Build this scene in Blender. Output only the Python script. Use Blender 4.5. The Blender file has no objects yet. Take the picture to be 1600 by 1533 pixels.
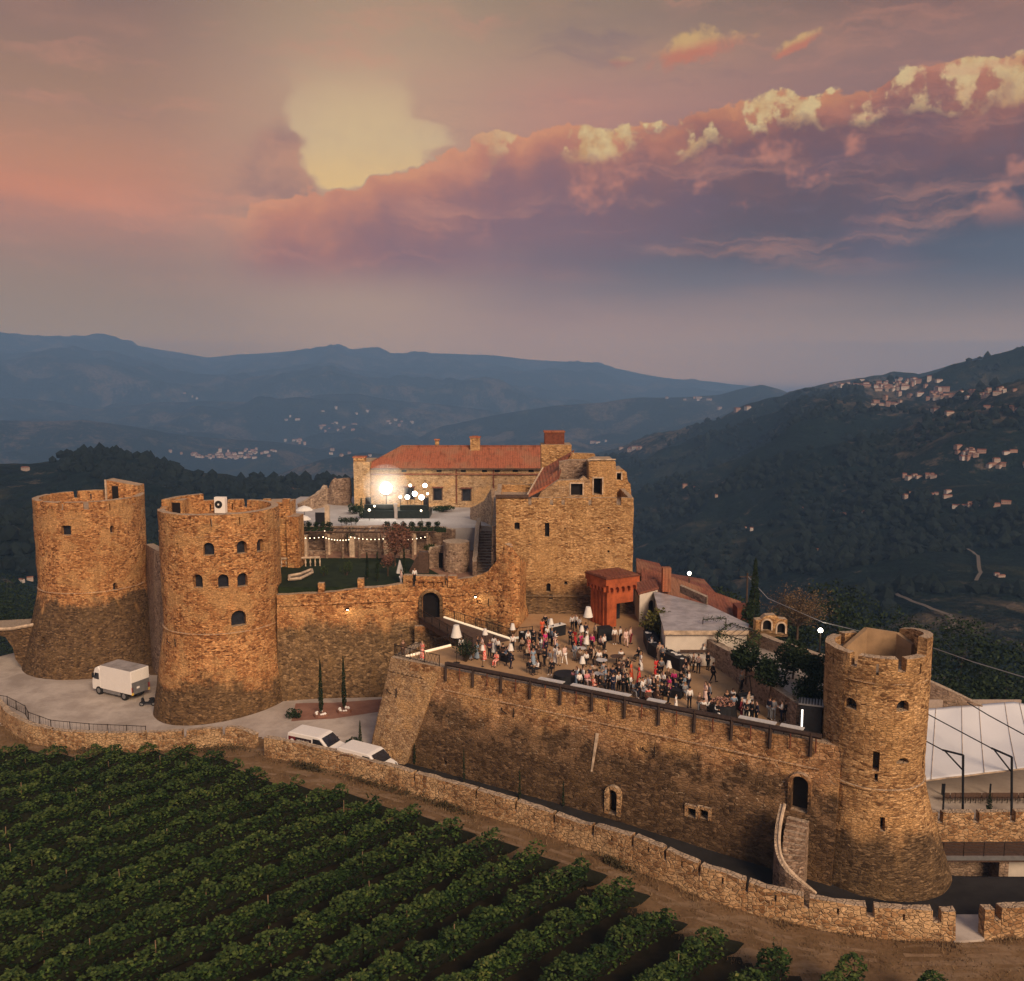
import bpy, bmesh, math, random
from math import sin, cos, tan, pi, radians, atan2, sqrt, hypot
from mathutils import Vector, Matrix, noise
sc = bpy.context.scene
COL = sc.collection
R = random.Random(7)

# ---------------------------------------------------------------- camera
PITCH = radians(7.19); CZ = 25.0; FPX = 1400.0; YH = 590.0
cam = bpy.data.cameras.new('camera'); camo = bpy.data.objects.new('camera', cam); COL.objects.link(camo)
camo.location = (0, 0, CZ); camo.rotation_euler = (pi/2 - PITCH, 0, 0)
cam.sensor_width = 36; cam.lens = FPX/1600*36; cam.clip_start = 0.5; cam.clip_end = 40000
sc.camera = camo

# ---------------------------------------------------------------- view transform
sc.view_settings.view_transform = 'Standard'; sc.view_settings.look = 'None'
sc.view_settings.exposure = 0.0; sc.view_settings.gamma = 1.0; sc.view_settings.use_curve_mapping = False
sc.cycles.use_denoising = True
sc.cycles.max_bounces = 5; sc.cycles.diffuse_bounces = 3; sc.cycles.glossy_bounces = 2
sc.cycles.transmission_bounces = 2; sc.cycles.volume_bounces = 1; sc.cycles.transparent_max_bounces = 6
sc.cycles.caustics_reflective = False; sc.cycles.caustics_refractive = False
sc.cycles.sample_clamp_indirect = 4.0

# ---------------------------------------------------------------- pixel <-> world (photo pixels 1600 x 1533)
def pdir(px, py):
    dx = (px-800)/FPX; u = (766.5-py)/FPX
    return Vector((dx, cos(PITCH)+u*sin(PITCH), -sin(PITCH)+u*cos(PITCH)))
def G(px, py, z=0.0):
    d = pdir(px, py); t = (z-CZ)/d.z
    return Vector((d.x*t, d.y*t, z))
def D(px, py, y):
    d = pdir(px, py); t = y/d.y
    return Vector((d.x*t, y, CZ+d.z*t))
def px_of(x, y, z):
    z -= CZ
    f = y*cos(PITCH)-z*sin(PITCH); u = (y*sin(PITCH)+z*cos(PITCH))/f
    return 800+FPX*x/f, 766.5-FPX*u

# ---------------------------------------------------------------- node helper
class S:
    def __init__(s, nt, sock): s.nt = nt; s.k = sock
    def _m(s, op, *o, clamp=False):
        n = s.nt.nodes.new('ShaderNodeMath'); n.operation = op; n.use_clamp = clamp
        for i, v in enumerate((s,)+o):
            if isinstance(v, S): s.nt.links.new(v.k, n.inputs[i])
            else: n.inputs[i].default_value = v
        return S(s.nt, n.outputs[0])
    def __add__(s, o): return s._m('ADD', o)
    __radd__ = __add__
    def __mul__(s, o): return s._m('MULTIPLY', o)
    __rmul__ = __mul__
    def __sub__(s, o): return s._m('SUBTRACT', o)
    def __rsub__(s, o): return (s*-1.0)+o
    def __truediv__(s, o): return s._m('DIVIDE', o)
    def max(s, o): return s._m('MAXIMUM', o)
    def min(s, o): return s._m('MINIMUM', o)
    def pow(s, o): return s._m('POWER', o)
    def abs(s): return s._m('ABSOLUTE')
    def sat(s): return s._m('ADD', 0.0, clamp=True)
    def ss(s, a, b):
        n = s.nt.nodes.new('ShaderNodeMapRange'); n.interpolation_type = 'SMOOTHSTEP'; n.clamp = True
        s.nt.links.new(s.k, n.inputs[0])
        if a < b:
            n.inputs[1].default_value = a; n.inputs[2].default_value = b; n.inputs[3].default_value = 0; n.inputs[4].default_value = 1
        else:
            n.inputs[1].default_value = b; n.inputs[2].default_value = a; n.inputs[3].default_value = 1; n.inputs[4].default_value = 0
        return S(s.nt, n.outputs[0])
    def curve(s, pts):   # pts (x, y) any range, float curve
        xs = [p[0] for p in pts]; ys = [p[1] for p in pts]
        x0, x1, y0, y1 = min(xs), max(xs), min(ys), max(ys)
        if y1 == y0: y1 = y0+1
        t = ((s-x0)/(x1-x0)).sat()
        n = s.nt.nodes.new('ShaderNodeFloatCurve'); c = n.mapping.curves[0]
        pts = sorted(pts)
        for i, (x, y) in enumerate(pts):
            a, b = (x-x0)/(x1-x0), (y-y0)/(y1-y0)
            if i == 0: c.points[0].location = (a, b)
            elif i == len(pts)-1: c.points[-1].location = (a, b)
            else: c.points.new(a, b)
        for p in c.points: p.handle_type = 'AUTO_CLAMPED'
        n.mapping.update()
        s.nt.links.new(t.k, n.inputs['Value'])
        return S(s.nt, n.outputs[0])*(y1-y0)+y0
    def ramp(s, stops, interp='LINEAR'):
        n = s.nt.nodes.new('ShaderNodeValToRGB'); e = n.color_ramp.elements; n.color_ramp.interpolation = interp
        while len(e) < len(stops): e.new(0.5)
        for i, (p, c) in enumerate(sorted(stops, key=lambda q: q[0])):
            e[i].position = p; e[i].color = (c[0], c[1], c[2], 1)
        s.nt.links.new(s.k, n.inputs[0])
        return S(s.nt, n.outputs[0])

def mixc(f, a, b, mode='MIX'):
    nt = next(v.nt for v in (f, a, b) if isinstance(v, S))
    n = nt.nodes.new('ShaderNodeMix'); n.data_type = 'RGBA'; n.blend_type = mode
    for v, i in ((f, 0), (a, 6), (b, 7)):
        if isinstance(v, S): nt.links.new(v.k, n.inputs[i])
        elif i == 0: n.inputs[0].default_value = v
        else: n.inputs[i].default_value = (v[0], v[1], v[2], 1)
    return S(nt, n.outputs[2])
def nzs(nt, vec, scale, detail=3, rough=0.55, out='Fac', dist=0.0):
    n = nt.nodes.new('ShaderNodeTexNoise'); n.inputs['Scale'].default_value = scale
    n.inputs['Detail'].default_value = detail; n.inputs['Roughness'].default_value = rough; n.inputs['Distortion'].default_value = dist
    if vec is not None: nt.links.new(vec.k, n.inputs['Vector'])
    return S(nt, n.outputs[out])
def vmul(nt, v, sx, sy, sz, off=(0, 0, 0)):
    n = nt.nodes.new('ShaderNodeMapping'); n.inputs['Scale'].default_value = (sx, sy, sz); n.inputs['Location'].default_value = off
    nt.links.new(v.k, n.inputs['Vector']); return S(nt, n.outputs[0])
def comb(nt, x, y, z=0.0):
    n = nt.nodes.new('ShaderNodeCombineXYZ')
    for i, v in enumerate((x, y, z)):
        if isinstance(v, S): nt.links.new(v.k, n.inputs[i])
        else: n.inputs[i].default_value = v
    return S(nt, n.outputs[0])
def sep(nt, v):
    n = nt.nodes.new('ShaderNodeSeparateXYZ'); nt.links.new(v.k, n.inputs[0])
    return [S(nt, n.outputs[i]) for i in range(3)]
def lin(r, g, b):
    f = lambda c: c/255/12.92 if c <= 10 else ((c/255+0.055)/1.055)**2.4
    return (f(r), f(g), f(b))

HZ_TOP = 420.0; HZ_D = 0.00025
# ---------------------------------------------------------------- world: dusk sky with lit clouds
SUN_AZ = radians(26)   # sun stands behind the camera, to its right
SUN_EL = radians(31)
def ae(px, py):
    d = pdir(px, py); return atan2(d.x, d.y), atan2(d.z, hypot(d.x, d.y))
EL = lambda py, px=800: ae(px, py)[1]
AZ = lambda px: ae(px, 250)[0]
w = bpy.data.worlds.new('World'); sc.world = w; w.use_nodes = True
BANK = [(-200,380),(150,350),(340,335),(400,312),(450,300),(500,304),(545,298),(590,278),(640,250),(690,240),(740,226),(800,205),(860,196),(930,190),(1000,182),(1060,172),(1130,160),(1200,142),(1290,136),(1360,130),(1400,112),(1470,106),(1530,92),(1620,88),(2200,60)]
def build_sky():
    nt = w.node_tree; nt.nodes.clear()
    tc = nt.nodes.new('ShaderNodeTexCoord'); v = S(nt, tc.outputs['Generated'])
    x, y, z = sep(nt, v)
    A = x._m('ARCTAN2', y); E = z._m('ARCSINE')
    av = comb(nt, A, E)
    def grad(stops):    # (py, rgb)
        e0, e1 = EL(640), EL(-40)
        st = [((EL(p)-e0)/(e1-e0), lin(*c)) for p, c in stops]
        return ((E-e0)/(e1-e0)).sat().ramp(st, 'B_SPLINE')
    left = grad([(0,(138,108,98)),(90,(146,114,104)),(160,(160,124,104)),(225,(172,129,108)),(280,(190,132,106)),(325,(196,130,106)),(370,(172,124,112)),(430,(148,122,112)),(500,(142,122,114)),(600,(140,122,120))])
    mid = grad([(0,(150,126,108)),(80,(168,136,116)),(150,(184,136,122)),(230,(176,128,118)),(330,(158,120,118)),(400,(150,117,118)),(470,(150,122,122)),(540,(150,126,124)),(600,(146,125,126))])
    rgt = grad([(0,(122,94,92)),(60,(134,103,98)),(110,(146,112,106)),(200,(140,108,108)),(300,(110,95,108)),(400,(100,92,108)),(462,(120,108,114)),(520,(140,120,120)),(600,(134,120,126))])
    g = mixc(A.ss(AZ(80), AZ(700)), left, mid)
    g = mixc(A.ss(AZ(850), AZ(1500)), g, rgt)
    # soft streaks
    n1 = nzs(nt, vmul(nt, av, 3, 22, 1), 1.0, 4, 0.6)
    g = mixc(n1.ss(0.45, 0.75)*0.16, g, lin(120, 100, 112))
    n1b = nzs(nt, vmul(nt, av, 5, 14, 1, (3, 1, 0)), 1.0, 4, 0.6)
    g = mixc(n1b.ss(0.5, 0.8)*E.ss(0.03, 0.12)*0.25, g, lin(205, 145, 118))
    # salmon band, low left
    bl = (E-EL(335)+(A-AZ(100))*0.10)+(n1-0.5)*0.03
    g = mixc((bl*-1).ss(-0.022, 0.0)*bl.ss(-0.012, 0.004).max(0.0)*A.ss(AZ(330), AZ(120))*0.55, g, lin(208, 132, 104))
    # bright opening
    nb = nzs(nt, vmul(nt, av, 13, 15, 1, (5, 2, 0)), 1.0, 5, 0.6)
    nb2 = nzs(nt, vmul(nt, av, 34, 34, 1, (1, 7, 0)), 1.0, 4, 0.6)
    bill = nt.nodes.new('ShaderNodeTexVoronoi'); bill.feature = 'SMOOTH_F1'; bill.inputs['Scale'].default_value = 1.0
    bill.inputs['Smoothness'].default_value = 0.35
    nt.links.new(vmul(nt, mixv(nt, av, nb2, 0.02), 20, 26, 1).k, bill.inputs['Vector'])
    puff = 0.5-S(nt, bill.outputs['Distance'])
    gx = (A-AZ(570)); gy = (E-EL(215))
    rad = ((gx*gx)*1.5+(gy*gy)*1.0).pow(0.5)
    g = mixc(rad.ss(0.30, 0.02)*0.6, g, lin(196, 164, 132))
    ce = curveE(A, BANK)
    nb3 = nzs(nt, vmul(nt, av, 80, 70, 1, (3, 3, 0)), 1.0, 4, 0.65)
    d = ce-E+(nb-0.5)*0.050+(nb2-0.5)*0.026+(nb3-0.5)*0.010+puff*0.022
    Ex = lambda pts: E.curve([(EL(py), ae(px, py)[0]) for px, py in pts])
    aL = Ex([(452,20),(455,110),(452,160),(444,190),(452,212),(476,232),(480,262),(492,285),(504,312),(512,340)])
    aR = Ex([(640,0),(642,110),(640,178),(668,190),(698,205),(704,222),(668,240),(700,260),(720,340)])
    jit = (nb-0.5)*0.035+(nb2-0.5)*0.022+(nb3-0.5)*0.010
    lw = E.ss(EL(80), EL(190)); dL = A-aL+jit; dR = aR-A+jit
    mL = mixf(lw, dL.ss(-0.05, 0.05), dL.ss(-0.006, 0.009)); mR = mixf(E.ss(EL(70), EL(150)), dR.ss(-0.06, 0.05), dR.ss(-0.012, 0.014))
    hole = d.ss(0.002, -0.004)*mL*mR*E.ss(EL(62), EL(235))*((nb*0.6+nb3*0.4).ss(0.25, 0.62)*0.35+0.65)
    g = mixc(hole*0.7, g, lin(208, 180, 142))
    g = mixc((rad.ss(0.15, 0.0)*hole)*0.7, g, lin(216, 186, 138))
    g = mixc(hole*E.ss(EL(215), EL(300))*0.7, g, lin(230, 188, 124))
    # left grey-mauve cloud beside the opening
    le = curveE(A, [(120,330),(230,300),(320,262),(390,215),(425,182),(448,175),(466,205),(474,232),(490,252),(494,290),(505,308),(520,340)])
    dl = le-E+(nb-0.5)*0.09+(nb2-0.5)*0.02+puff*0.03
    ml = (aL-A-jit).ss(-0.004, 0.006)*dl.ss(-0.02, 0.03)*E.ss(EL(372), EL(310))*A.ss(AZ(260), AZ(450))
    lc = mixc((nb2*0.6+nb*0.5).ss(0.42, 0.66), lin(150,112,110), lin(186,134,114))
    g = mixc(ml*0.75, g, lc)
    # main bank
    bank = d.ss(0.0, 0.004)*E.ss(EL(480), EL(400))*A.ss(AZ(300), AZ(440))*A.ss(1.4, 0.8)
    rgtm = A.ss(AZ(700), AZ(1250))
    nn = nzs(nt, vmul(nt, av, 7, 9, 1, (9, 4, 0)), 1.0, 5, 0.6)
    ny = nzs(nt, vmul(nt, av, 15, 8, 1, (2, 11, 0)), 1.0, 2, 0.5)
    dd = d+(nn-0.5)*0.10+(ny-0.5)*0.03
    body_l = (dd*5.0).sat().ramp([(0.0, lin(208,142,110)), (0.10, lin(188,124,106)), (0.26, lin(150,106,108)), (0.5, lin(138,104,112)), (1.0, lin(140,114,118))])
    body_r = (dd*5.0).sat().ramp([(0.0, lin(200,134,98)), (0.10, lin(170,108,92)), (0.24, lin(122,86,90)), (0.5, lin(94,78,92)), (0.8, lin(82,80,98)), (1.0, lin(92,90,106))])
    body = mixc(rgtm, body_l, body_r)
    # dark violet depth at the middle and the far right
    body = mixc(nn.ss(0.42, 0.6)*d.ss(0.03, 0.08)*0.35, body, lin(112,88,106))
    body = mixc(A.ss(AZ(1350), AZ(1640))*d.ss(0.05, 0.14)*0.85, body, lin(62,68,90))
    # salmon billows inside
    sal = nzs(nt, vmul(nt, av, 11, 12, 1, (20, 3, 0)), 1.0, 4, 0.62)
    body = mixc(sal.ss(0.54, 0.70)*d.ss(0.015, 0.05)*E.ss(EL(400), EL(320))*0.8, body, lin(206,134,112))
    # yellow sun-struck caps
    cap = (d+(nb3-0.5)*0.012).ss(0.042, 0.024)*(ny+(nb2-0.5)*0.5+(nb3-0.5)*0.2).ss(0.47, 0.55)*A.ss(AZ(690), AZ(860))
    capc = mixc((nb2*0.6+nb3*0.4).ss(0.38, 0.62), lin(196,150,104), lin(216,190,138))
    body = mixc(cap*0.92, body, capc)
    g = mixc(bank*0.97, g, body)
    # small detached salmon clouds
    for (cx, cy, rx, ry, s_) in ((1085, 76, 62, 20, -0.12), (1243, 70, 34, 11, -0.35), (968, 96, 20, 8, 0.0)):
        a0, e0 = ae(cx, cy); ux = (A-a0)/(rx/1400); uy = (E-e0+(A-a0)*s_)/(ry/1400)
        dd2 = (ux*ux+uy*uy).pow(0.5)+(nb2-0.5)*2.2+(nb3-0.5)*1.2
        cc = mixc((uy*-1+(nb2-0.5)*1.5).ss(-0.7, 0.3), lin(208,168,112), lin(194,118,96))
        g = mixc(dd2.ss(1.15, 0.45)*(0.85 if rx > 25 else 0.4), g, cc)
    # torn wisps over everything
    ws = nzs(nt, vmul(nt, mixv(nt, av, nb, 0.05), 4, 26, 1, (8, 8, 0)), 1.0, 6, 0.66)
    g = mixc(ws.ss(0.50, 0.72)*(1-hole)*E.ss(EL(470), EL(380))*0.42, g, lin(208, 142, 118))
    g = mixc(ws.ss(0.46, 0.28)*(1-hole)*E.ss(EL(500), EL(420))*A.ss(AZ(500), AZ(900))*0.32, g, lin(112, 96, 112))
    # low smoky layer
    sm = nzs(nt, vmul(nt, av, 2.2, 16, 1, (0, 5, 3)), 1.0, 3, 0.5)
    low = E.ss(EL(520), EL(455))*E.ss(EL(360), EL(410))
    g = mixc(low*sm.ss(0.35, 0.6)*A.ss(AZ(500), AZ(1200))*0.6, g, lin(92,98,114))
    g = mixc(low*A.ss(AZ(1250), AZ(1600))*0.4, g, lin(82,88,108))
    # the air between here and the sky dims it: the sky itself is that much brighter
    tau = ((E.max(0.004)*0+HZ_TOP-CZ)/E.max(0.035)).min(10500.0)*HZ_D
    T = (tau*1.4427)._m('MULTIPLY', 1.0); T2 = S(nt, nt.nodes.new('ShaderNodeMath').outputs[0]); n_ = T2.k.node; n_.operation = 'POWER'; n_.inputs[0].default_value = 2.0; nt.links.new(T.k, n_.inputs[1])
    r_, g_, b_ = sep(nt, g); hz = lin(86, 99, 122)
    fix = comb(nt, (r_*T2-(T2-1.0)*hz[0]).max(0.02), (g_*T2-(T2-1.0)*hz[1]).max(0.02), (b_*T2-(T2-1.0)*hz[2]).max(0.02))
    g = mixc(E.ss(-0.02, 0.0)*(1-y.ss(0.0, -0.4)), g, mixc(1.0, fix, (0.90, 0.90, 0.92), 'MULTIPLY'))
    # behind the camera: sunset side, brighter and warmer; high sky soft mauve
    back = y.ss(0.15, -0.6)
    g = mixc(back*E.ss(-0.05, 0.05), g, mixc(E.ss(0.05, 0.5), lin(215,165,130), lin(128,130,145)))
    g = mixc(E.ss(0.42, 0.8)*(1-back), g, lin(122,126,142))
    g = mixc(E.ss(-0.02, -0.12), g, lin(60, 62, 66))
    sky = nt.nodes.new('ShaderNodeTexSky'); sky.sky_type = 'NISHITA'; sky.sun_disc = False
    sky.sun_elevation = SUN_EL; sky.sun_rotation = pi-SUN_AZ; sky.altitude = 400
    bg = nt.nodes.new('ShaderNodeBackground'); bg.inputs['Strength'].default_value = 0.1
    k = nt.nodes.new('ShaderNodeMix'); k.data_type = 'RGBA'; k.blend_type = 'ADD'; k.inputs[0].default_value = 1.0
    g10 = mixc(1.0, g, (10.0, 10.0, 10.0), 'MULTIPLY'); sk = mixc(1.0, S(nt, sky.outputs[0]), (0.012,)*3, 'MULTIPLY')
    nt.links.new(g10.k, k.inputs[6]); nt.links.new(sk.k, k.inputs[7])
    nt.links.new(k.outputs[2], bg.inputs['Color'])
    out = nt.nodes.new('ShaderNodeOutputWorld'); nt.links.new(bg.outputs[0], out.inputs[0])
def mixf(f, a, b): return a+(b-a)*f
def mixv(nt, v, f, amt):
    n = nt.nodes.new('ShaderNodeVectorMath'); n.operation = 'ADD'; nt.links.new(v.k, n.inputs[0])
    c = comb(nt, (f-0.5)*amt, (f-0.5)*amt*-1.0); nt.links.new(c.k, n.inputs[1]); return S(nt, n.outputs[0])
def curveE(A, pts):
    return A.curve([(ae(px, py)[0], ae(px, py)[1]) for px, py in pts])
build_sky()

# ---------------------------------------------------------------- sun
sl = bpy.data.lights.new('sun', 'SUN'); so = bpy.data.objects.new('sun', sl); COL.objects.link(so)
sl.energy = 4.3; sl.angle = radians(24); sl.color = (1.0, 0.72, 0.48)
sd = Vector((sin(SUN_AZ)*cos(SUN_EL), -cos(SUN_AZ)*cos(SUN_EL), sin(SUN_EL)))
so.rotation_euler = sd.to_track_quat('Z', 'Y').to_euler(); so.location = (20, -30, 80)

# ---------------------------------------------------------------- tagging / linking
def tag(o, label=None, cat=None, group=None, kind=None):
    if label: o['label'] = label
    if cat: o['category'] = cat
    if group: o['group'] = group
    if kind: o['kind'] = kind
    return o
def empty(name, loc=(0, 0, 0), rz=0.0, label=None, cat=None, group=None):
    o = bpy.data.objects.new(name, None); COL.objects.link(o); o.location = loc; o.rotation_euler = (0, 0, rz)
    o.empty_display_size = 0.3
    return tag(o, label, cat, group)
class MB:
    def __init__(s): s.v = []; s.f = []
    def add(s, vs, fs):
        b = len(s.v); s.v += [tuple(v) for v in vs]; s.f += [tuple(b+i for i in f) for f in fs]; return s
    def quad(s, a, b, c, d): return s.add([a, b, c, d], [(0, 1, 2, 3)])
    def box(s, x0, x1, y0, y1, z0, z1, M=None):
        vs = [(x, y, z) for z in (z0, z1) for y in (y0, y1) for x in (x0, x1)]
        if M is not None: vs = [M@Vector(v) for v in vs]
        return s.add(vs, [(0, 2, 3, 1), (4, 5, 7, 6), (0, 1, 5, 4), (2, 6, 7, 3), (0, 4, 6, 2), (1, 3, 7, 5)])
    def cbox(s, c, sx, sy, sz, M=None):
        return s.box(c[0]-sx/2, c[0]+sx/2, c[1]-sy/2, c[1]+sy/2, c[2]-sz/2, c[2]+sz/2, M)
    def bar(s, a, b, r, n=6, r2=None, cap=True):
        a = Vector(a); b = Vector(b); d = (b-a)
        if d.length < 1e-6: return s
        q = d.to_track_quat('Z', 'Y'); r2 = r if r2 is None else r2
        vs = [a+q@Vector((r*cos(2*pi*i/n), r*sin(2*pi*i/n), 0)) for i in range(n)]
        vs += [b+q@Vector((r2*cos(2*pi*i/n), r2*sin(2*pi*i/n), 0)) for i in range(n)]
        fs = [(i, (i+1) % n, n+(i+1) % n, n+i) for i in range(n)]
        if cap: fs += [tuple(range(n))[::-1], tuple(range(n, 2*n))]
        return s.add(vs, fs)
    def tube(s, pts, r, n=6):
        for a, b in zip(pts, pts[1:]): s.bar(a, b, r, n)
        return s
    def lathe(s, prof, n=24, c=(0, 0, 0), cap=True, a0=0, a1=2*pi):
        full = abs(a1-a0-2*pi) < 1e-6; m = n if full else n+1
        vs = []
        for r, z in prof:
            for i in range(m):
                a = a0+(a1-a0)*i/n; vs.append((c[0]+r*cos(a), c[1]+r*sin(a), c[2]+z))
        fs = []
        for k in range(len(prof)-1):
            for i in range(n):
                j = (i+1) % m if full else i+1
                fs.append((k*m+i, k*m+j, (k+1)*m+j, (k+1)*m+i))
        if cap and full:
            fs.append(tuple(range(m))[::-1]); fs.append(tuple((len(prof)-1)*m+i for i in range(m)))
        return s.add(vs, fs)
    def prism(s, poly, z0, z1, M=None):
        n = len(poly); vs = [(p[0], p[1], z0) for p in poly]+[(p[0], p[1], z1) for p in poly]
        if M is not None: vs = [M@Vector(v) for v in vs]
        return s.add(vs, [tuple(range(n))[::-1], tuple(range(n, 2*n))]+[(i, (i+1) % n, n+(i+1) % n, n+i) for i in range(n)])
    def ball(s, c, r, n=10, m=6, sz=1.0):
        prof = [(max(1e-3, r*sin(pi*k/m)), -r*sz*cos(pi*k/m)) for k in range(m+1)]
        return s.lathe(prof, n, c)
    def build(s, name, mat, parent=None, smooth=False, loc=None, fix=False):
        me = bpy.data.meshes.new(name); me.from_pydata(s.v, [], s.f)
        if fix:
            bm = bmesh.new(); bm.from_mesh(me); bmesh.ops.remove_doubles(bm, verts=bm.verts, dist=1e-4)
            bmesh.ops.recalc_face_normals(bm, faces=bm.faces); bm.to_mesh(me); bm.free()
        if smooth: me.polygons.foreach_set('use_smooth', [True]*len(me.polygons))
        if mat is not None: me.materials.append(mat)
        me.update()
        o = bpy.data.objects.new(name, me); COL.objects.link(o)
        if parent is not None: o.parent = parent
        if loc is not None: o.location = loc
        return o
def TR(x, y, z, rz=0.0): return Matrix.Translation((x, y, z))@Matrix.Rotation(rz, 4, 'Z')

# ---------------------------------------------------------------- materials
def new_mat(name):
    m = bpy.data.materials.new(name); m.use_nodes = True; nt = m.node_tree
    b = nt.nodes['Principled BSDF']; b.inputs['Specular IOR Level'].default_value = 0.25
    return m, nt, b
def pos(nt):
    g = nt.nodes.new('ShaderNodeNewGeometry'); return S(nt, g.outputs['Position'])
def objc(nt):
    g = nt.nodes.new('ShaderNodeTexCoord'); return S(nt, g.outputs['Object'])
def bump(nt, b, h, strength, dist):
    n = nt.nodes.new('ShaderNodeBump'); n.inputs['Strength'].default_value = strength; n.inputs['Distance'].default_value = dist
    nt.links.new(h.k, n.inputs['Height']); nt.links.new(n.outputs[0], b.inputs['Normal'])
def plain(name, col, rough=0.6, metal=0.0, var=0.12, scale=3.0, spec=0.25):
    m, nt, b = new_mat(name); b.inputs['Roughness'].default_value = rough; b.inputs['Metallic'].default_value = metal
    b.inputs['Specular IOR Level'].default_value = spec
    n = nzs(nt, objc(nt), scale, 6, 0.68)
    c = mixc(n.ss(0.3, 0.7), [max(0, k*(1-var)) for k in col], [min(1, k*(1+var)) for k in col])
    nt.links.new(c.k, b.inputs['Base Color']); return m
def emis(name, col, st):
    m, nt, b = new_mat(name); b.inputs['Base Color'].default_value = (*col, 1)
    b.inputs['Emission Color'].default_value = (*col, 1); b.inputs['Emission Strength'].default_value = st; return m
def stone(name, pal, scale=2.4, zs=2.0, mortar=(0.55, 0.345, 0.165), zdark=None, dark=None, seed=0.0, patch=None, bumpd=0.06, mw=0.05, darkw=2.5):
    """rubble masonry: cells cut through a 3-D voronoi; pal = 4 stone colours dark to light"""
    m, nt, b = new_mat(name); b.inputs['Roughness'].default_value = 0.92; b.inputs['Specular IOR Level'].default_value = 0.15
    p = vmul(nt, pos(nt), 1, 1, 1, (seed*3.1, seed*1.7, 0))
    wn = nzs(nt, p, 1.3, 2, 0.5, 'Color')
    a = nt.nodes.new('ShaderNodeVectorMath'); a.operation = 'MULTIPLY_ADD'
    nt.links.new(wn.k, a.inputs[0]); a.inputs[1].default_value = (0.35, 0.35, 0.2); nt.links.new(p.k, a.inputs[2])
    q = vmul(nt, S(nt, a.outputs[0]), scale*1.25, scale*1.25, scale*zs*1.25)
    v1 = nt.nodes.new('ShaderNodeTexVoronoi'); v1.inputs['Scale'].default_value = 1.0; nt.links.new(q.k, v1.inputs['Vector'])
    v2 = nt.nodes.new('ShaderNodeTexVoronoi'); v2.feature = 'DISTANCE_TO_EDGE'; v2.inputs['Scale'].default_value = 1.0; nt.links.new(q.k, v2.inputs['Vector'])
    cr, cg, cb = sep(nt, S(nt, v1.outputs['Color'])); ed = S(nt, v2.outputs['Distance'])
    col = cr.ramp([(0.0, pal[0]), (0.07, pal[0]), (0.24, pal[1]), (0.55, pal[2]), (0.88, pal[3]), (1.0, [min(1, c*1.2) for c in pal[3]])])
    col = mixc(ed.ss(mw, mw*0.3)*0.75, col, mortar)
    big = nzs(nt, p, 0.22, 4, 0.6)
    col = mixc(big.ss(0.35, 0.7)*0.5, col, [c*0.62 for c in pal[2]], 'MIX')
    med = nzs(nt, vmul(nt, p, 1, 1, 0.35), 0.9, 5, 0.65)
    col = mixc(med.ss(0.52, 0.72)*0.45, col, [c*1.35 for c in pal[3]])
    sm_ = nzs(nt, vmul(nt, p, 1, 1, 1.3, (7, 1, 0)), 0.38, 4, 0.62)
    col = mixc(sm_.ss(0.50, 0.60)*0.55, col, [mortar[0]*1.12, mortar[1]*1.05, mortar[2]*0.95])
    st = nzs(nt, vmul(nt, p, 1.6, 1.6, 0.12, (4, 4, 0)), 1.0, 3, 0.6)
    col = mixc(st.ss(0.56, 0.74)*0.45, col, [c*0.6 for c in pal[1]])
    fine = nzs(nt, vmul(nt, p, 1, 1, 1.7), 5.5, 4, 0.75)
    col = mixc(1.0, col, fine.ramp([(0.3, (0.55,)*3), (0.5, (0.95,)*3), (0.72, (1.5,)*3)]), 'MULTIPLY')
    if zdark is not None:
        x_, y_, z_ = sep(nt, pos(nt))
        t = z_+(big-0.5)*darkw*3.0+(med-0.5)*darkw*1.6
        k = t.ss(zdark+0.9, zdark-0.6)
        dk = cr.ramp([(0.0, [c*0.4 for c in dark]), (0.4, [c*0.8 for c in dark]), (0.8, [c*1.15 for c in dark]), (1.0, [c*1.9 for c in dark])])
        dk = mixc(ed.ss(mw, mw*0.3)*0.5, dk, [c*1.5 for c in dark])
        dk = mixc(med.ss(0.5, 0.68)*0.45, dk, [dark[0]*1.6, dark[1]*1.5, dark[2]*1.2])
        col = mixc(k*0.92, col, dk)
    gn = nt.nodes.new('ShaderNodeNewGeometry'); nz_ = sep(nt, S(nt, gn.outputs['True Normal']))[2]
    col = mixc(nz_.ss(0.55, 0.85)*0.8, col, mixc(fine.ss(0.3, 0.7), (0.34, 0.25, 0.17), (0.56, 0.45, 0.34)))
    if patch is not None: col = patch(nt, col, p)
    nt.links.new(col.k, b.inputs['Base Color'])
    h = ed.ss(0.0, 0.12)+cg*0.5+fine*0.5+nzs(nt, p, 3.0, 3, 0.6)*0.6
    bump(nt, b, h, 0.9, bumpd)
    return m
PAL = [(0.15, 0.055, 0.020), (0.36, 0.148, 0.054), (0.54, 0.245, 0.092), (0.70, 0.365, 0.150)]
DK = (0.115, 0.075, 0.042)
M = {}
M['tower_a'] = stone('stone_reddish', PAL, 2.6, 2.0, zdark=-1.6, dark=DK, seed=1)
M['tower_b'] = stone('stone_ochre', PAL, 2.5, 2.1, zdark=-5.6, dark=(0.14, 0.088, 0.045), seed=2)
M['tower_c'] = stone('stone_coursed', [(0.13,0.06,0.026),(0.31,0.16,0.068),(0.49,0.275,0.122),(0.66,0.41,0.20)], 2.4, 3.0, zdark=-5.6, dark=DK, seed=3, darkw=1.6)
M['keep'] = stone('stone_keep', [(0.20,0.092,0.036),(0.38,0.195,0.080),(0.54,0.305,0.130),(0.68,0.42,0.20)], 2.4, 2.6, zdark=2.6, dark=(0.14, 0.09, 0.05), seed=4, darkw=1.0)
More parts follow.
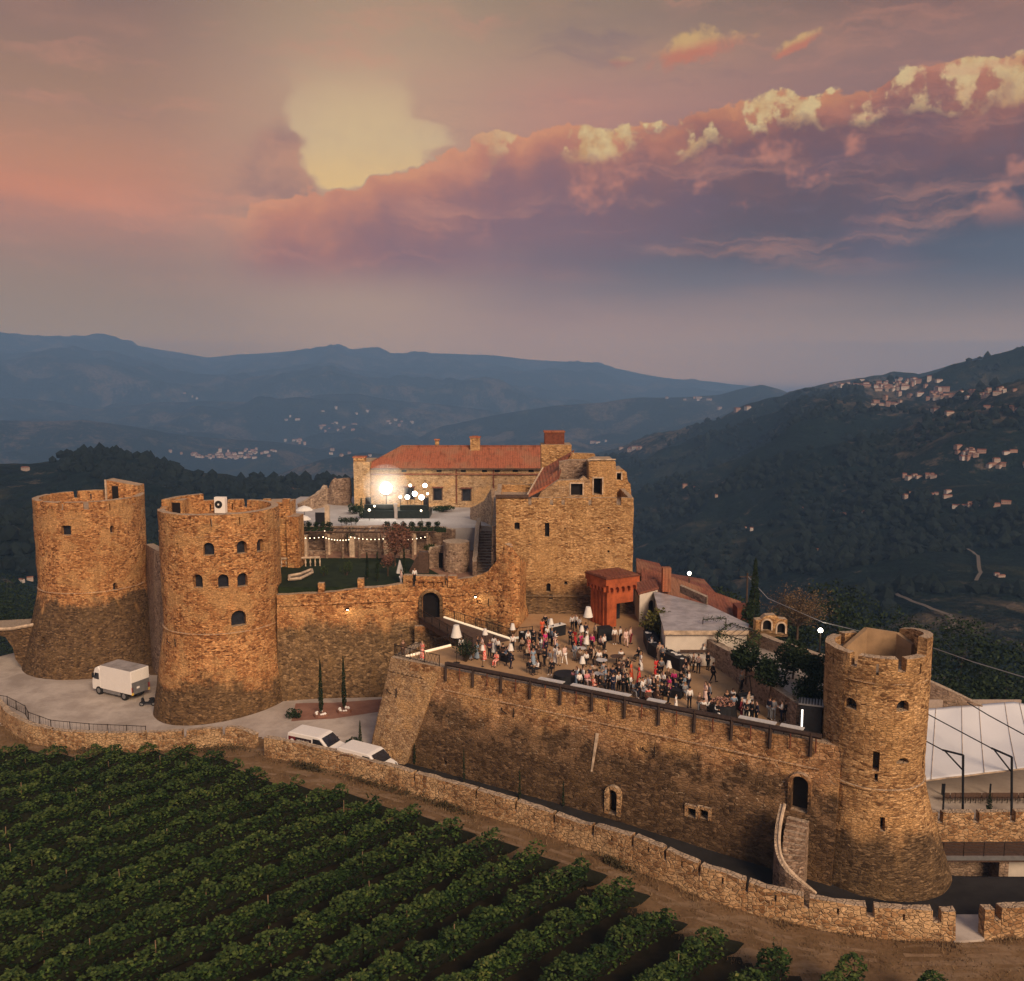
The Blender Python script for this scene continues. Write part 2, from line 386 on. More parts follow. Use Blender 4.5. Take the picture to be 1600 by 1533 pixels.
M['gatewall'] = stone('stone_gatewall', PAL, 2.6, 1.6, zdark=-0.6, dark=(0.19, 0.125, 0.066), seed=5, darkw=1.8)
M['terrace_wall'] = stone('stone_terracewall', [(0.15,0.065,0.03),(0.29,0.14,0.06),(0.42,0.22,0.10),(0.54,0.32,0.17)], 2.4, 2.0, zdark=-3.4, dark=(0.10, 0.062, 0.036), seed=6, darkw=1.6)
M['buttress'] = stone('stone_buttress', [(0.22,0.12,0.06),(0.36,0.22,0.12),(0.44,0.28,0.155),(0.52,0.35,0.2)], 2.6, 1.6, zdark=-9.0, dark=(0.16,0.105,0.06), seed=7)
M['outer'] = stone('stone_outerwall', [(0.17,0.08,0.035),(0.33,0.17,0.075),(0.47,0.27,0.13),(0.58,0.37,0.20)], 2.1, 1.6, mortar=(0.60,0.43,0.26), seed=8, mw=0.10, bumpd=0.10)
M['palace'] = stone('stone_palace', [(0.24,0.14,0.075),(0.38,0.24,0.13),(0.46,0.30,0.17),(0.52,0.36,0.22)], 2.4, 2.2, seed=9)
M['garden_stone'] = stone('stone_garden', [(0.14,0.085,0.055),(0.24,0.155,0.105),(0.33,0.22,0.155),(0.44,0.31,0.22)], 2.4, 1.8, seed=10, mortar=(0.38,0.29,0.22))
M['cap'] = plain('cap_stone', (0.50, 0.38, 0.27), 0.9, var=0.35, scale=2.0)
M['dark_hole'] = plain('dark_interior', (0.012, 0.010, 0.010), 0.4, var=0.2)
M['glass'] = plain('window_glass', (0.02, 0.022, 0.03), 0.12, var=0.3, spec=0.6)
M['black'] = plain('black_cloth', (0.014, 0.014, 0.017), 0.7, var=0.3)
M['iron'] = plain('wrought_iron', (0.03, 0.022, 0.018), 0.5, 0.3)
M['rust'] = plain('rusty_steel', (0.16, 0.05, 0.028), 0.7, 0.2, var=0.3)
M['wood'] = plain('dark_timber', (0.085, 0.05, 0.035), 0.7, var=0.35, scale=6)
M['white'] = plain('white_paint', (0.80, 0.76, 0.72), 0.4, var=0.03)
M['cream'] = plain('cream_render', (0.62, 0.55, 0.47), 0.85, var=0.08, scale=1.0)
M['greyroof'] = plain('grey_coating', (0.36, 0.34, 0.34), 0.25, var=0.28, scale=0.7, spec=0.6)
M['orange'] = plain('orange_render', (0.36, 0.085, 0.030), 0.85, var=0.38, scale=0.8)
M['cloth'] = plain('white_cloth', (0.78, 0.74, 0.68), 0.8, var=0.05)
M['bulb'] = emis('warm_bulb', (1.0, 0.82, 0.55), 4.0)
M['flood'] = emis('flood_lamp_lens', (1.0, 0.95, 0.84), 14.0)
M['lampglass'] = emis('lamp_glass', (1.0, 0.86, 0.62), 3.5)
M['rubber'] = plain('tyre_rubber', (0.018, 0.018, 0.018), 0.8)
M['steel'] = plain('grey_steel', (0.32, 0.32, 0.33), 0.4, 0.6)
M['red'] = plain('red_lacquer', (0.45, 0.04, 0.03), 0.4)
M['yellow'] = plain('yellow_marking', (0.7, 0.45, 0.08), 0.5)
# ================================================================ TERRAIN
def lerp_tab(tab, x):
    if x <= tab[0][0]: return tab[0][1]
    for (a, b), (c, d) in zip(tab, tab[1:]):
        if x <= c: return b+(d-b)*(x-a)/(c-a)
    return tab[-1][1]
def sst(a, b, x):
    t = min(1, max(0, (x-a)/(b-a))); return t*t*(3-2*t)
# crests: (distance, front slope, back slope, [(px, py)...]) read off the photo, at real distance
CRESTS = [
 (7000, 0.09, 0.12, [(-900,560),(-300,540),(0,525),(40,526),(100,527),(180,534),(230,543),(290,552),(330,560),(380,556),(440,553),(490,548),(520,542),(550,550),(620,552),(700,553),(760,557),(830,563),(930,570),(1000,584),(1050,590),(1110,594),(1180,603),(1260,625),(1400,640),(2200,640)]),
 (5200, 0.10, 0.2, [(-900,600),(0,605),(120,606),(240,590),(330,600),(450,612),(600,622),(760,628),(900,640),(1100,640),(1300,650),(2200,650)]),
 (4000, 0.12, 0.2, [(-900,630),(0,622),(90,627),(150,640),(250,630),(330,628),(430,632),(500,618),(560,616),(620,626),(700,634),(800,650),(900,660),(2200,680)]),
 (3300, 0.15, 0.25, [(-900,700),(500,720),(640,690),(690,665),(760,652),(820,640),(870,632),(930,628),(990,620),(1060,617),(1120,612),(1150,604),(1187,596),(1215,604),(1250,618),(1330,640),(1500,660),(2200,680)]),
 (2700, 0.16, 0.25, [(-900,640),(0,655),(60,658),(130,654),(200,664),(260,676),(330,684),(420,690),(480,700),(560,712),(700,730),(900,740),(2200,800)]),
 (1900, 0.2, 0.3, [(-900,800),(300,790),(420,745),(500,716),(570,704),(660,712),(760,722),(850,728),(960,700),(1050,720),(1150,740),(1300,760),(2200,800)]),
]
RIGHT = [(500,900),(800,800),(880,735),(960,702),(1040,680),(1130,655),(1200,632),(1240,614),(1300,606),(1340,600),(1400,594),(1440,583),(1480,571),(1520,560),(1560,551),(1590,545),(1650,540),(1800,530),(2200,540)]
LEFT = [(-900,740),(-200,730),(0,722),(60,722),(95,718),(130,708),(160,707),(200,712),(230,718),(300,735),(360,745),(430,752),(480,750),(540,752),(600,772),(700,800),(900,850),(1100,900),(2200,1000)]
def crest_z(px, py, r):
    d = pdir(px, py); return CZ+d.z/hypot(d.x, d.y)*r
def fbm(x, y, s, o=5): return noise.fractal(Vector((x*s, y*s, 3.3)), 1.0, 2.0, o)
def land(x, y):
    r = hypot(x, y); az = atan2(x, y)
    px = 800+FPX*tan(max(-1.05, min(1.05, az)))
    floor_ = lerp_tab([(0,-60),(150,-62),(400,-110),(900,-190),(1800,-250),(3000,-290),(10000,-330)], r)
    h = floor_+fbm(x, y, 0.004)*12
    rg = abs(noise.fractal(Vector((x*0.0016, y*0.0016, 1)), 1.0, 2.1, 5))
    for Rk, sf, sb, tab in CRESTS:
        t = r-Rk
        if -2600 < t < 2600:
            zc = crest_z(px, lerp_tab(tab, px), Rk)
            wv = fbm(x, y, 0.0011, 5)*min(1, abs(t)/300)*90*min(1.0, Rk/4000+0.25)-abs(noise.fractal(Vector((x*0.0019, y*0.0019, 2)), 1.0, 2.1, 5))*90*min(1, abs(t)/250)
            k = zc-(sf*-t if t < 0 else sb*t)+wv+fbm(x, y, 2.5/Rk*2, 4)*0.0035*Rk
            h = max(h, k)
    # right-hand mountain, from the foot of the castle hill to a crest at 2200
    if px > 400:
        Rk = 2200; zc = crest_z(px, lerp_tab(RIGHT, px), Rk); zf = -75-(1-sst(700, 1500, px))*60
        t = (r-230)/(Rk-230)
        if t < 1.0: k = zf+(zc-zf)*max(-0.2, t)**(0.8) if t > 0 else zf
        else: k = zc-(r-Rk)*0.22
        env = max(0, min(1, t*3))*max(0.05, min(1, abs(1-t)*4))
        k += (0.35-rg)*150*env*0.8+fbm(x, y, 0.006, 5)*12*env+fbm(x, y, 0.02, 3)*2.2
        h = max(h, k-(1-sst(380, 700, px))*120)
    # left-hand near hill, crest at 620
    if px < 1300:
        Rk = 620; zc = crest_z(px, lerp_tab(LEFT, px), Rk); zf = -75
        t = (r-160)/(Rk-160)
        if t < 1.0: k = zf+(zc-zf)*max(0, t)**0.75
        else: k = zc-(r-Rk)*0.35
        env = max(0, min(1, t*3))*max(0.06, min(1, abs(1-t)*3))
        k += (0.3-abs(noise.fractal(Vector((x*0.005, y*0.005, 7)), 1.0, 2.1, 5)))*34*env+fbm(x, y, 0.03, 4)*2.0
        h = max(h, k)
    return h
def landscape():
    na, nr = 520, 330
    rs = [120*(9800/120)**(j/(nr-1)) for j in range(nr)]
    azs = [radians(-58)+radians(116)*i/(na-1) for i in range(na)]
    vs = []
    for r in rs:
        for a in azs:
            x, y = r*sin(a), r*cos(a); vs.append((x, y, land(x, y)))
    fs = [(j*na+i, j*na+i+1, (j+1)*na+i+1, (j+1)*na+i) for j in range(nr-1) for i in range(na-1)]
    m, nt, b = new_mat('wooded_hillside'); b.inputs['Roughness'].default_value = 1.0; b.inputs['Specular IOR Level'].default_value = 0.05
    p = pos(nt)
    n1 = nzs(nt, p, 0.012, 6, 0.65); n2 = nzs(nt, p, 0.09, 5, 0.7); n3 = nzs(nt, p, 0.0035, 5, 0.6)
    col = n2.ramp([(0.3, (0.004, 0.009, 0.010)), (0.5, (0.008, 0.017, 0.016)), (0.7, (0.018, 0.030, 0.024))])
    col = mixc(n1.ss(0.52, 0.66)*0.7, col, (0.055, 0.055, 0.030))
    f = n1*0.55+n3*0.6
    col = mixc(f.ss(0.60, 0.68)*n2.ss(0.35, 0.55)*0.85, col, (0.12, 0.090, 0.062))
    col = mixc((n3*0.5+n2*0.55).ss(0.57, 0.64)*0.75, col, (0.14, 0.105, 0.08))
    nt.links.new(col.k, b.inputs['Base Color'])
    bump(nt, b, n2*1.0+nzs(nt, p, 0.35, 4, 0.7)*0.25, 1.0, 9.0)
    mb = MB(); mb.v = vs; mb.f = fs
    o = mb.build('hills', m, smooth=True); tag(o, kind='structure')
landscape()

# haze: one even volume round everything
hz = MB().box(-10500, 10500, -900, 10500, -700, HZ_TOP)
hm = bpy.data.materials.new('haze_air'); hm.use_nodes = True; hnt = hm.node_tree; hnt.nodes.clear()
pv = hnt.nodes.new('ShaderNodeVolumePrincipled'); pv.inputs['Color'].default_value = (0.34, 0.60, 1.0, 1); pv.inputs['Density'].default_value = HZ_D
pv.inputs['Anisotropy'].default_value = 0.1
ho = hnt.nodes.new('ShaderNodeOutputMaterial'); hnt.links.new(pv.outputs[0], ho.inputs['Volume'])
hzo = hz.build('haze', hm); tag(hzo, kind='stuff')

# ---------------------------------------------------------------- castle hill ground
def zg(x, y):
    z = -8.4-1.7*sst(-18, -42, x)-0.6*sst(2, 22, x)
    z -= 2.6*sst(29.5, 31.5, x)*sst(57.5, 60, y)
    # falls away outside the castle
    e = hypot((x+4)/(54 if x > -4 else 66), (y-92)/46)
    if y > 60 or True:
        k = max(0, e-1.0)
        back = sst(60, 95, y)+sst(-62, -85, x)*sst(60, 80, y)+sst(36, 55, x)*sst(50, 70, y)
        z -= min(70, 60*k*k*3+k*14)*min(1, back)
    return z
def Gg(px, py, dz=0.0):
    z = -9
    for _ in range(12):
        p = G(px, py, z+dz); z = zg(p.x, p.y)
    return Vector((p.x, p.y, z))
def ground():
    n = 150; mb = MB(); X0, X1, Y0, Y1 = -150, 150, 8, 230
    mb.v = [(X0+(X1-X0)*i/n, Y0+(Y1-Y0)*j/n, zg(X0+(X1-X0)*i/n, Y0+(Y1-Y0)*j/n)) for j in range(n+1) for i in range(n+1)]
    mb.f = [(j*(n+1)+i, j*(n+1)+i+1, (j+1)*(n+1)+i+1, (j+1)*(n+1)+i) for j in range(n) for i in range(n)]
    m, nt, b = new_mat('dry_earth'); b.inputs['Roughness'].default_value = 1.0; b.inputs['Specular IOR Level'].default_value = 0.05
    p = pos(nt); n1 = nzs(nt, p, 0.35, 6, 0.7); n2 = nzs(nt, p, 3.0, 5, 0.75); n3 = nzs(nt, vmul(nt, p, 0.25, 1.2, 1), 0.8, 4, 0.6)
    col = n1.ramp([(0.3, (0.105, 0.062, 0.032)), (0.5, (0.19, 0.115, 0.060)), (0.7, (0.26, 0.165, 0.092))])
    col = mixc(n2.ss(0.45, 0.7)*0.55, col, (0.11, 0.075, 0.035))
    col = mixc(n3.ss(0.52, 0.62)*0.4, col, (0.30, 0.21, 0.135))
    x, y, z = sep(nt, p)
    col = mixc((y.ss(104, 116)).max(x.ss(34, 40)*y.ss(52, 60)), col, mixc(n1, (0.012, 0.017, 0.010), (0.04, 0.05, 0.025)))
    nt.links.new(col.k, b.inputs['Base Color']); bump(nt, b, n1+n2*0.6, 0.8, 0.12)
    o = mb.build('ground', m, smooth=True); tag(o, kind='structure')
ground()
# ================================================================ masonry builders
def hull(loops, name, mat, parent=None, jit=0.05, smooth=False, caps=True):
    """closed solid from a stack of equal-length loops; noise roughens the faces"""
    n = len(loops[0]); vs = []; fs = []
    for L in loops: vs += [Vector(p) for p in L]
    for k in range(len(loops)-1):
        for i in range(n):
            j = (i+1) % n; fs.append((k*n+i, k*n+j, (k+1)*n+j, (k+1)*n+i))
    if caps:
        fs.append(tuple(range(n))[::-1]); fs.append(tuple((len(loops)-1)*n+i for i in range(n)))
    if jit:
        for k, v in enumerate(vs):
            d = noise.noise_vector(v*0.9)*jit+noise.noise_vector(v*2.7)*jit*0.6
            vs[k] = v+Vector((d.x, d.y, d.z*0.5))
    mb = MB(); mb.add(vs, fs); return mb.build(name, mat, parent, smooth)
def cut(o, cm):
    if not cm.v: return
    t = cm.build('cutter', None, o.parent, fix=True)
    md = o.modifiers.new('b', 'BOOLEAN'); md.object = t; md.operation = 'DIFFERENCE'; md.solver = 'EXACT'
    dg = bpy.context.evaluated_depsgraph_get(); dg.update()
    me = bpy.data.meshes.new_from_object(o.evaluated_get(dg))
    o.modifiers.clear()
    if len(me.polygons) >= 6: o.data = me
    bpy.data.objects.remove(t)
def arch_prof(w, h, kind):
    if kind == 'sq': return [(-w/2, 0), (w/2, 0), (w/2, h), (-w/2, h)]
    r = w/2; hs = max(0.05, h-r); ry = h-hs
    return [(-w/2, 0), (w/2, 0)]+[(r*cos(a), hs+ry*sin(a)) for a in [pi*i/10 for i in range(11)]]
def opening(cm, p, nrm, w, h, kind='arch', depth=0.9, out=0.6):
    """cutter prism at p (bottom centre on the face), nrm points outward"""
    n = Vector((nrm[0], nrm[1], 0)).normalized(); u = Vector((-n.y, n.x, 0)); pr = arch_prof(w, h, kind); m = len(pr)
    vs = [p+u*a+Vector((0, 0, b))+n*out for a, b in pr]+[p+u*a+Vector((0, 0, b))-n*depth for a, b in pr]
    cm.add(vs, [tuple(range(m)), tuple(range(m, 2*m))[::-1]]+[(i, m+i, m+(i+1) % m, (i+1) % m) for i in range(m)])
def pane(parent, p, nrm, w, h, kind='arch', depth=0.85, name='window', mat=None, frame=None):
    n = Vector((nrm[0], nrm[1], 0)).normalized(); u = Vector((-n.y, n.x, 0)); pr = arch_prof(w*1.02, h*1.01, kind); m = len(pr)
    mb = MB(); vs = [p+u*a+Vector((0, 0, b))-n*(depth-0.12) for a, b in pr]+[p+u*a+Vector((0, 0, b))-n*(depth+0.1) for a, b in pr]
    mb.add(vs, [tuple(range(m)), tuple(range(m, 2*m))[::-1]]+[(i, m+i, m+(i+1) % m, (i+1) % m) for i in range(m)])
    o = mb.build(name, mat or M['glass'], parent)
    if frame is not None:      # stone surround, proud of the face
        fw, fm = frame; mb = MB(); pi_ = arch_prof(w, h, kind); cx, cy = 0, h*0.5
        po = arch_prof(w+2*fw, h+fw, kind); po = [(a, b) for a, b in po]
        vs = []
        for a, b in pi_: vs.append(p+u*a+Vector((0, 0, b))+n*0.07)
        for a, b in po: vs.append(p+u*a+Vector((0, 0, b))+n*0.07)
        for a, b in pi_: vs.append(p+u*a+Vector((0, 0, b))-n*0.3)
        for a, b in po: vs.append(p+u*a+Vector((0, 0, b))-n*0.3)
        f = []
        for i in range(1, m):
            j = (i+1) % m
            f += [(i, j, m+j, m+i), (m+i, m+j, 3*m+j, 3*m+i), (i, 2*m+i, 2*m+j, j), (2*m+i, 3*m+i, 3*m+j, 2*m+j)]
        mb.add(vs, f); mb.build('frame', fm, o)
    return o
def brk(cols, eps=0.004):
    out = []
    for c in cols: out += [c-eps, c+eps]
    return out
def rayhit(px, py, c, r):
    d = pdir(px, py); o = Vector((0, 0, CZ)); a = d.x**2+d.y**2; b = 2*((o.x-c[0])*d.x+(o.y-c[1])*d.y)
    cc = (o.x-c[0])**2+(o.y-c[1])**2-r*r; q = max(0, b*b-4*a*cc); t = (-b-sqrt(q))/(2*a); return o+d*t
IRON = []
def tower(name, label, c, rs, rb, zb, zbelt, zt, mat, gaps, wins, gapw=0.09, zin=1.5, thick=0.75, raise_=None, slits=(), shift=(0, 0), pw=1.05, belt_r=0.14, cornice=None):
    """gaps, slits: angles (radians, 0 = toward the camera, + = to the right)"""
    base_a = atan2(-c[1], -c[0])
    angs = [2*pi*i/112 for i in range(112)]
    for g in gaps: angs += [(g-gapw+e) % (2*pi) for e in (-.004, .004)]+[(g+gapw+e) % (2*pi) for e in (-.004, .004)]
    if raise_:
        for a_, b_, _ in raise_: angs += [(a_+e) % (2*pi) for e in (-.004, .004)]+[(b_+e) % (2*pi) for e in (-.004, .004)]
    angs = sorted(set(angs))
    def ingap(a): return any(abs(((a-g+pi) % (2*pi))-pi) < gapw for g in gaps)
    def top(a):
        h = zt
        if raise_:
            for a_, b_, dz in raise_:
                t = ((a-a_) % (2*pi))/((b_-a_) % (2*pi))
                if 0 <= t <= 1: h = zt+(dz(t) if callable(dz) else dz)
        if ingap(a) and h < zt+0.3: return zt-0.85
        return h
    P = lambda r, a, z, k=0.0: (c[0]+shift[0]*k+r*cos(base_a+a), c[1]+shift[1]*k+r*sin(base_a+a), z)
    loops = []
    z = zb-1.6; zs = []
    nb = 14
    for k in range(nb+1):
        t = k/nb; zs.append((zb-1.6+(zbelt-zb+1.6)*t, rs+(rb-rs)*(1-t)**pw, (1-t)))
    zp = zt-zin; ns = max(6, int((zp-zbelt)/0.7))
    for k in range(1, ns+1): zs.append((zbelt+(zp-zbelt)*k/ns, rs, 0))
    for z, r, k in zs: loops.append([P(r, a, z, k) for a in angs])
    loops.append([P(rs, a, (zp+top(a))/2) for a in angs]); loops.append([P(rs, a, top(a)) for a in angs])
    ri = rs-thick
    loops.append([P(ri, a, top(a)+0.02) for a in angs]); loops.append([P(ri, a, zp+0.12) for a in angs]); loops.append([P(ri*0.5, a, zp+0.1) for a in angs])
    root = empty(name, (0, 0, 0)); tag(root, label, 'tower')
    wallo = hull(loops, 'wall', mat, root, jit=0.085)
    cm = MB()
    for (px, py, w, h, kind) in wins:
        p = rayhit(px, py, c, rs)
        if p.z < zbelt:
            for _ in range(6):
                t = (p.z-zb+1.6)/(zbelt-zb+1.6); p = rayhit(px, py, (c[0]+shift[0]*(1-t), c[1]+shift[1]*(1-t)), rs+(rb-rs)*(1-t)**pw)
        n = Vector((p.x-c[0], p.y-c[1], 0)); p.z -= h/2
        opening(cm, p, n, w, h, kind, 1.0, 1.0)
        pane(root, p, n, w, h, kind, 0.75, 'window', M['glass'])
    for a in slits:
        p = Vector(P(rs, a, zt-1.15)); n = Vector((p.x-c[0], p.y-c[1], 0)); opening(cm, p, n, 0.16, 0.75, 'sq', 1.2, 0.5)
    cut(wallo, cm)
    for zz, rr in [(zbelt, belt_r)]+([(cornice, 0.06)] if cornice else []):
        mb = MB(); n = 72
        loop = []
        for i in range(n):
            a = 2*pi*i/n; wob = 0.05*noise.noise(Vector((a*3, zz, 1)))
            for q in range(7):
                b = -pi/2+pi*q/6; loop.append(P(rs-0.1+(rr+0.08)*cos(b)+wob*0.5, a, zz+rr*sin(b)+wob))
        mb.add(loop, [(i*7+q, ((i+1) % n)*7+q, ((i+1) % n)*7+q+1, i*7+q+1) for i in range(n) for q in range(6)])
        mb.build('string_course', mat, root, smooth=True)
    return root, P
# ---------------------------------------------------------------- towers
c1 = D(141, 800, 109.6); z1t = D(141, 787, 102.6).z; z1b = D(141, 931, 102.6).z
t1, P1 = tower('round_tower', 'reddish round stone tower at the left, behind the parked truck, with a stair turret', (c1.x, c1.y), 6.25, 9.0, -10.1, z1b, z1t, M['tower_a'],
  [radians(a) for a in (-4, 52, 128, 160, 196, 228, 300, 330)], [(103,829,1.15,1.15,'sq'),(175,827,0.45,0.9,'arch'),(68,863,0.55,1.1,'arch'),(180,918,0.45,1.15,'arch'),(66,752+250,0.5,1.0,'sq')],
  gapw=0.05, slits=[radians(a) for a in (-40, 20, 35, 178)], cornice=z1t-1.9)
tz = z1t-1.4
mb = MB(); q = D(196, 770, 112.6); mb.prism([(q.x-1.9, q.y-1.2), (q.x+2.0, q.y-1.0), (q.x+2.0, q.y+1.0), (q.x-1.9, q.y+1.0)], tz, z1t+1.0)
for i in (4, 7): mb.v[i] = (mb.v[i][0], mb.v[i][1], z1t+1.75)
mb.build('stair_turret', M['tower_a'], t1)
MB().box(q.x-1.1, q.x-0.35, q.y-1.32, q.y-1.22, z1t-0.9, z1t+1.0).build('door', M['dark_hole'], t1)
MB().box(q.x-1.95, q.x-1.75, q.y-1.4, q.y-1.2, tz, z1t+1.8).build('door_frame', M['cap'], t1)
c2 = D(343, 800, 92.9); z2t = D(343, 806, 86.6).z; z2b = D(343, 994, 86.6).z
t2, P2 = tower('round_tower', 'tall ochre round stone tower with three rows of dark arched windows', (c2.x, c2.y), 6.02, 7.5, -8.7, z2b, z2t, M['tower_b'],
  [radians(a) for a in (150, 174, 205, 262)], [(277,857,0.3,1.1,'sq'),(326,858,1.05,1.3,'arch'),(378,855,1.0,1.3,'arch'),(407,852,1.0,1.3,'arch'),(309,908,1.0,1.4,'arch'),(349,908,1.0,1.4,'arch'),(379,906,1.05,1.4,'arch'),(373,966,1.5,1.6,'arch')],
  gapw=0.07, slits=[radians(a) for a in (-55, -8, 18, 50, 165, 190)], cornice=z2t-2.2, raise_=[(radians(198), radians(252), 0.75)])
tz = z2t-1.4
q = D(276, 806, 94.5); mb = MB().box(q.x-1.1, q.x+1.0, q.y-0.8, q.y+0.8, tz, z2t+0.55); mb.build('stair_hut', M['tower_b'], t2)
MB().box(q.x-0.1, q.x+0.75, q.y-0.9, q.y-0.81, tz+0.1, z2t+0.3).build('door', M['dark_hole'], t2)
# air-conditioning unit
q = D(345, 790, 97.2); au = empty('air_conditioner', (q.x, q.y, z2t-0.35), radians(-6), 'white box air conditioner with round black fan on the top of the ochre round tower', 'air conditioner')
MB().box(-0.6, 0.6, -0.3, 0.3, -0.95, 0.8).build('casing', M['white'], au)
mb = MB(); mb.lathe([(0.02, 0), (0.42, 0), (0.42, 0.05), (0.02, 0.06)], 20); mb.v = [(v[0]-0.12, -0.3-v[2], v[1]) for v in mb.v]; mb.build('fan', M['black'], au)
mb = MB(); mb.lathe([(0.02, 0.06), (0.12, 0.06), (0.1, 0.1), (0.02, 0.1)], 12); mb.v = [(v[0]-0.12, -0.3-v[2], v[1]) for v in mb.v]; mb.build('fan_hub', M['white'], au)
c3 = D(1372, 1000, 59.5); z3t = D(1372, 1030, 56.2).z; z3b = D(1372, 1236, 56.2).z
t3, P3 = tower('round_tower', 'round tower of thin coursed stone with flared foot at the long wall right end', (c3.x, c3.y), 3.36, 5.35, -9.0, z3b, z3t, M['tower_c'],
  [radians(a) for a in (-25, 27, 148, 205, 236)], [(1329,1099,0.85,0.75,'arch'),(1411,1103,0.9,0.75,'arch'),(1369,1190,0.42,1.35,'sq'),(1411,1189,0.9,0.38,'arch'),(1369,1215,0.22,0.5,'sq'),(1379,1288,0.3,0.9,'sq'),(1297,1172,0.22,1.5,'sq'),(1443,1185,0.22,1.5,'sq')],
  gapw=0.085, zin=1.7, thick=0.6, slits=[radians(a) for a in (-55, 1, 52)], raise_=[(radians(62), radians(150), lambda t: 1.15-0.55*t*t)], shift=(0.75, 0.0), pw=1.2, cornice=z3t-1.75)
# putlog holes and the plastered ruin inside the crown
cx, cy = c3.x, c3.y
mb = MB(); pts = [(-1.9, 1.0, -0.5), (0.0, 2.1, 0.55), (2.0, 1.6, 0.35), (2.6, 0.4, -0.1)]
for (x0, y0, h0), (x1, y1, h1) in zip(pts, pts[1:]):
    a = Vector((cx+x0, cy+y0, 0)); b2 = Vector((cx+x1, cy+y1, 0)); t = (b2-a).normalized(); nn = Vector((-t.y, t.x, 0))*0.16
    vs = [a-nn, b2-nn, b2+nn, a+nn]; vs = [Vector((v.x, v.y, z3t-1.6)) for v in vs]+[Vector((vs[0].x, vs[0].y, z3t+h0)), Vector((vs[1].x, vs[1].y, z3t+h1)), Vector((vs[2].x, vs[2].y, z3t+h1)), Vector((vs[3].x, vs[3].y, z3t+h0))]
    mb.add(vs, [(3, 2, 1, 0), (4, 5, 6, 7), (0, 1, 5, 4), (1, 2, 6, 5), (2, 3, 7, 6), (3, 0, 4, 7)])
mb.build('plastered_inner_wall', plain('brown_plaster', (0.33, 0.215, 0.12), 0.9, var=0.2, scale=0.8), t3)
q = P3(3.2, radians(120), z3t-1.5); MB().box(q[0]-0.55, q[0]+0.45, q[1]-0.75, q[1]-0.6, z3t-1.5, z3t+0.45).build('doorway', M['dark_hole'], t3)

# small square turret behind the ochre tower
q = D(440, 800, 103); tt = empty('square_turret', (0, 0, 0), 0, 'small square stone turret just behind the ochre round tower', 'turret')
h = D(440, 783, 103).z
def rect(x0, x1, y0, y1, n=10):
    out = []
    for a, b in (((x0, y0), (x1, y0)), ((x1, y0), (x1, y1)), ((x1, y1), (x0, y1)), ((x0, y1), (x0, y0))):
        out += [(a[0]+(b[0]-a[0])*i/n, a[1]+(b[1]-a[1])*i/n) for i in range(n)]
    return out
rp = rect(q.x-1.6, q.x+1.2, 102, 105.0, 8)
hull([[(x, y, z) for x, y in rp] for z in [-6+(h+6)*k/14 for k in range(15)]], 'wall', M['tower_b'], tt, 0.07)
for k in (-1.3, 0.9): MB().cbox((q.x+k-0.1, 102.2, h+0.15), 0.8, 0.5, 0.5).build('merlon', M['tower_b'], tt)
rp = rect(q.x+0.9, q.x+2.3, 101.5, 104.0, 6)
hull([[(x, y, z) for x, y in rp] for z in [-6+(h-1.6+6)*k/12 for k in range(13)]], 'annex', M['tower_a'], tt, 0.07)

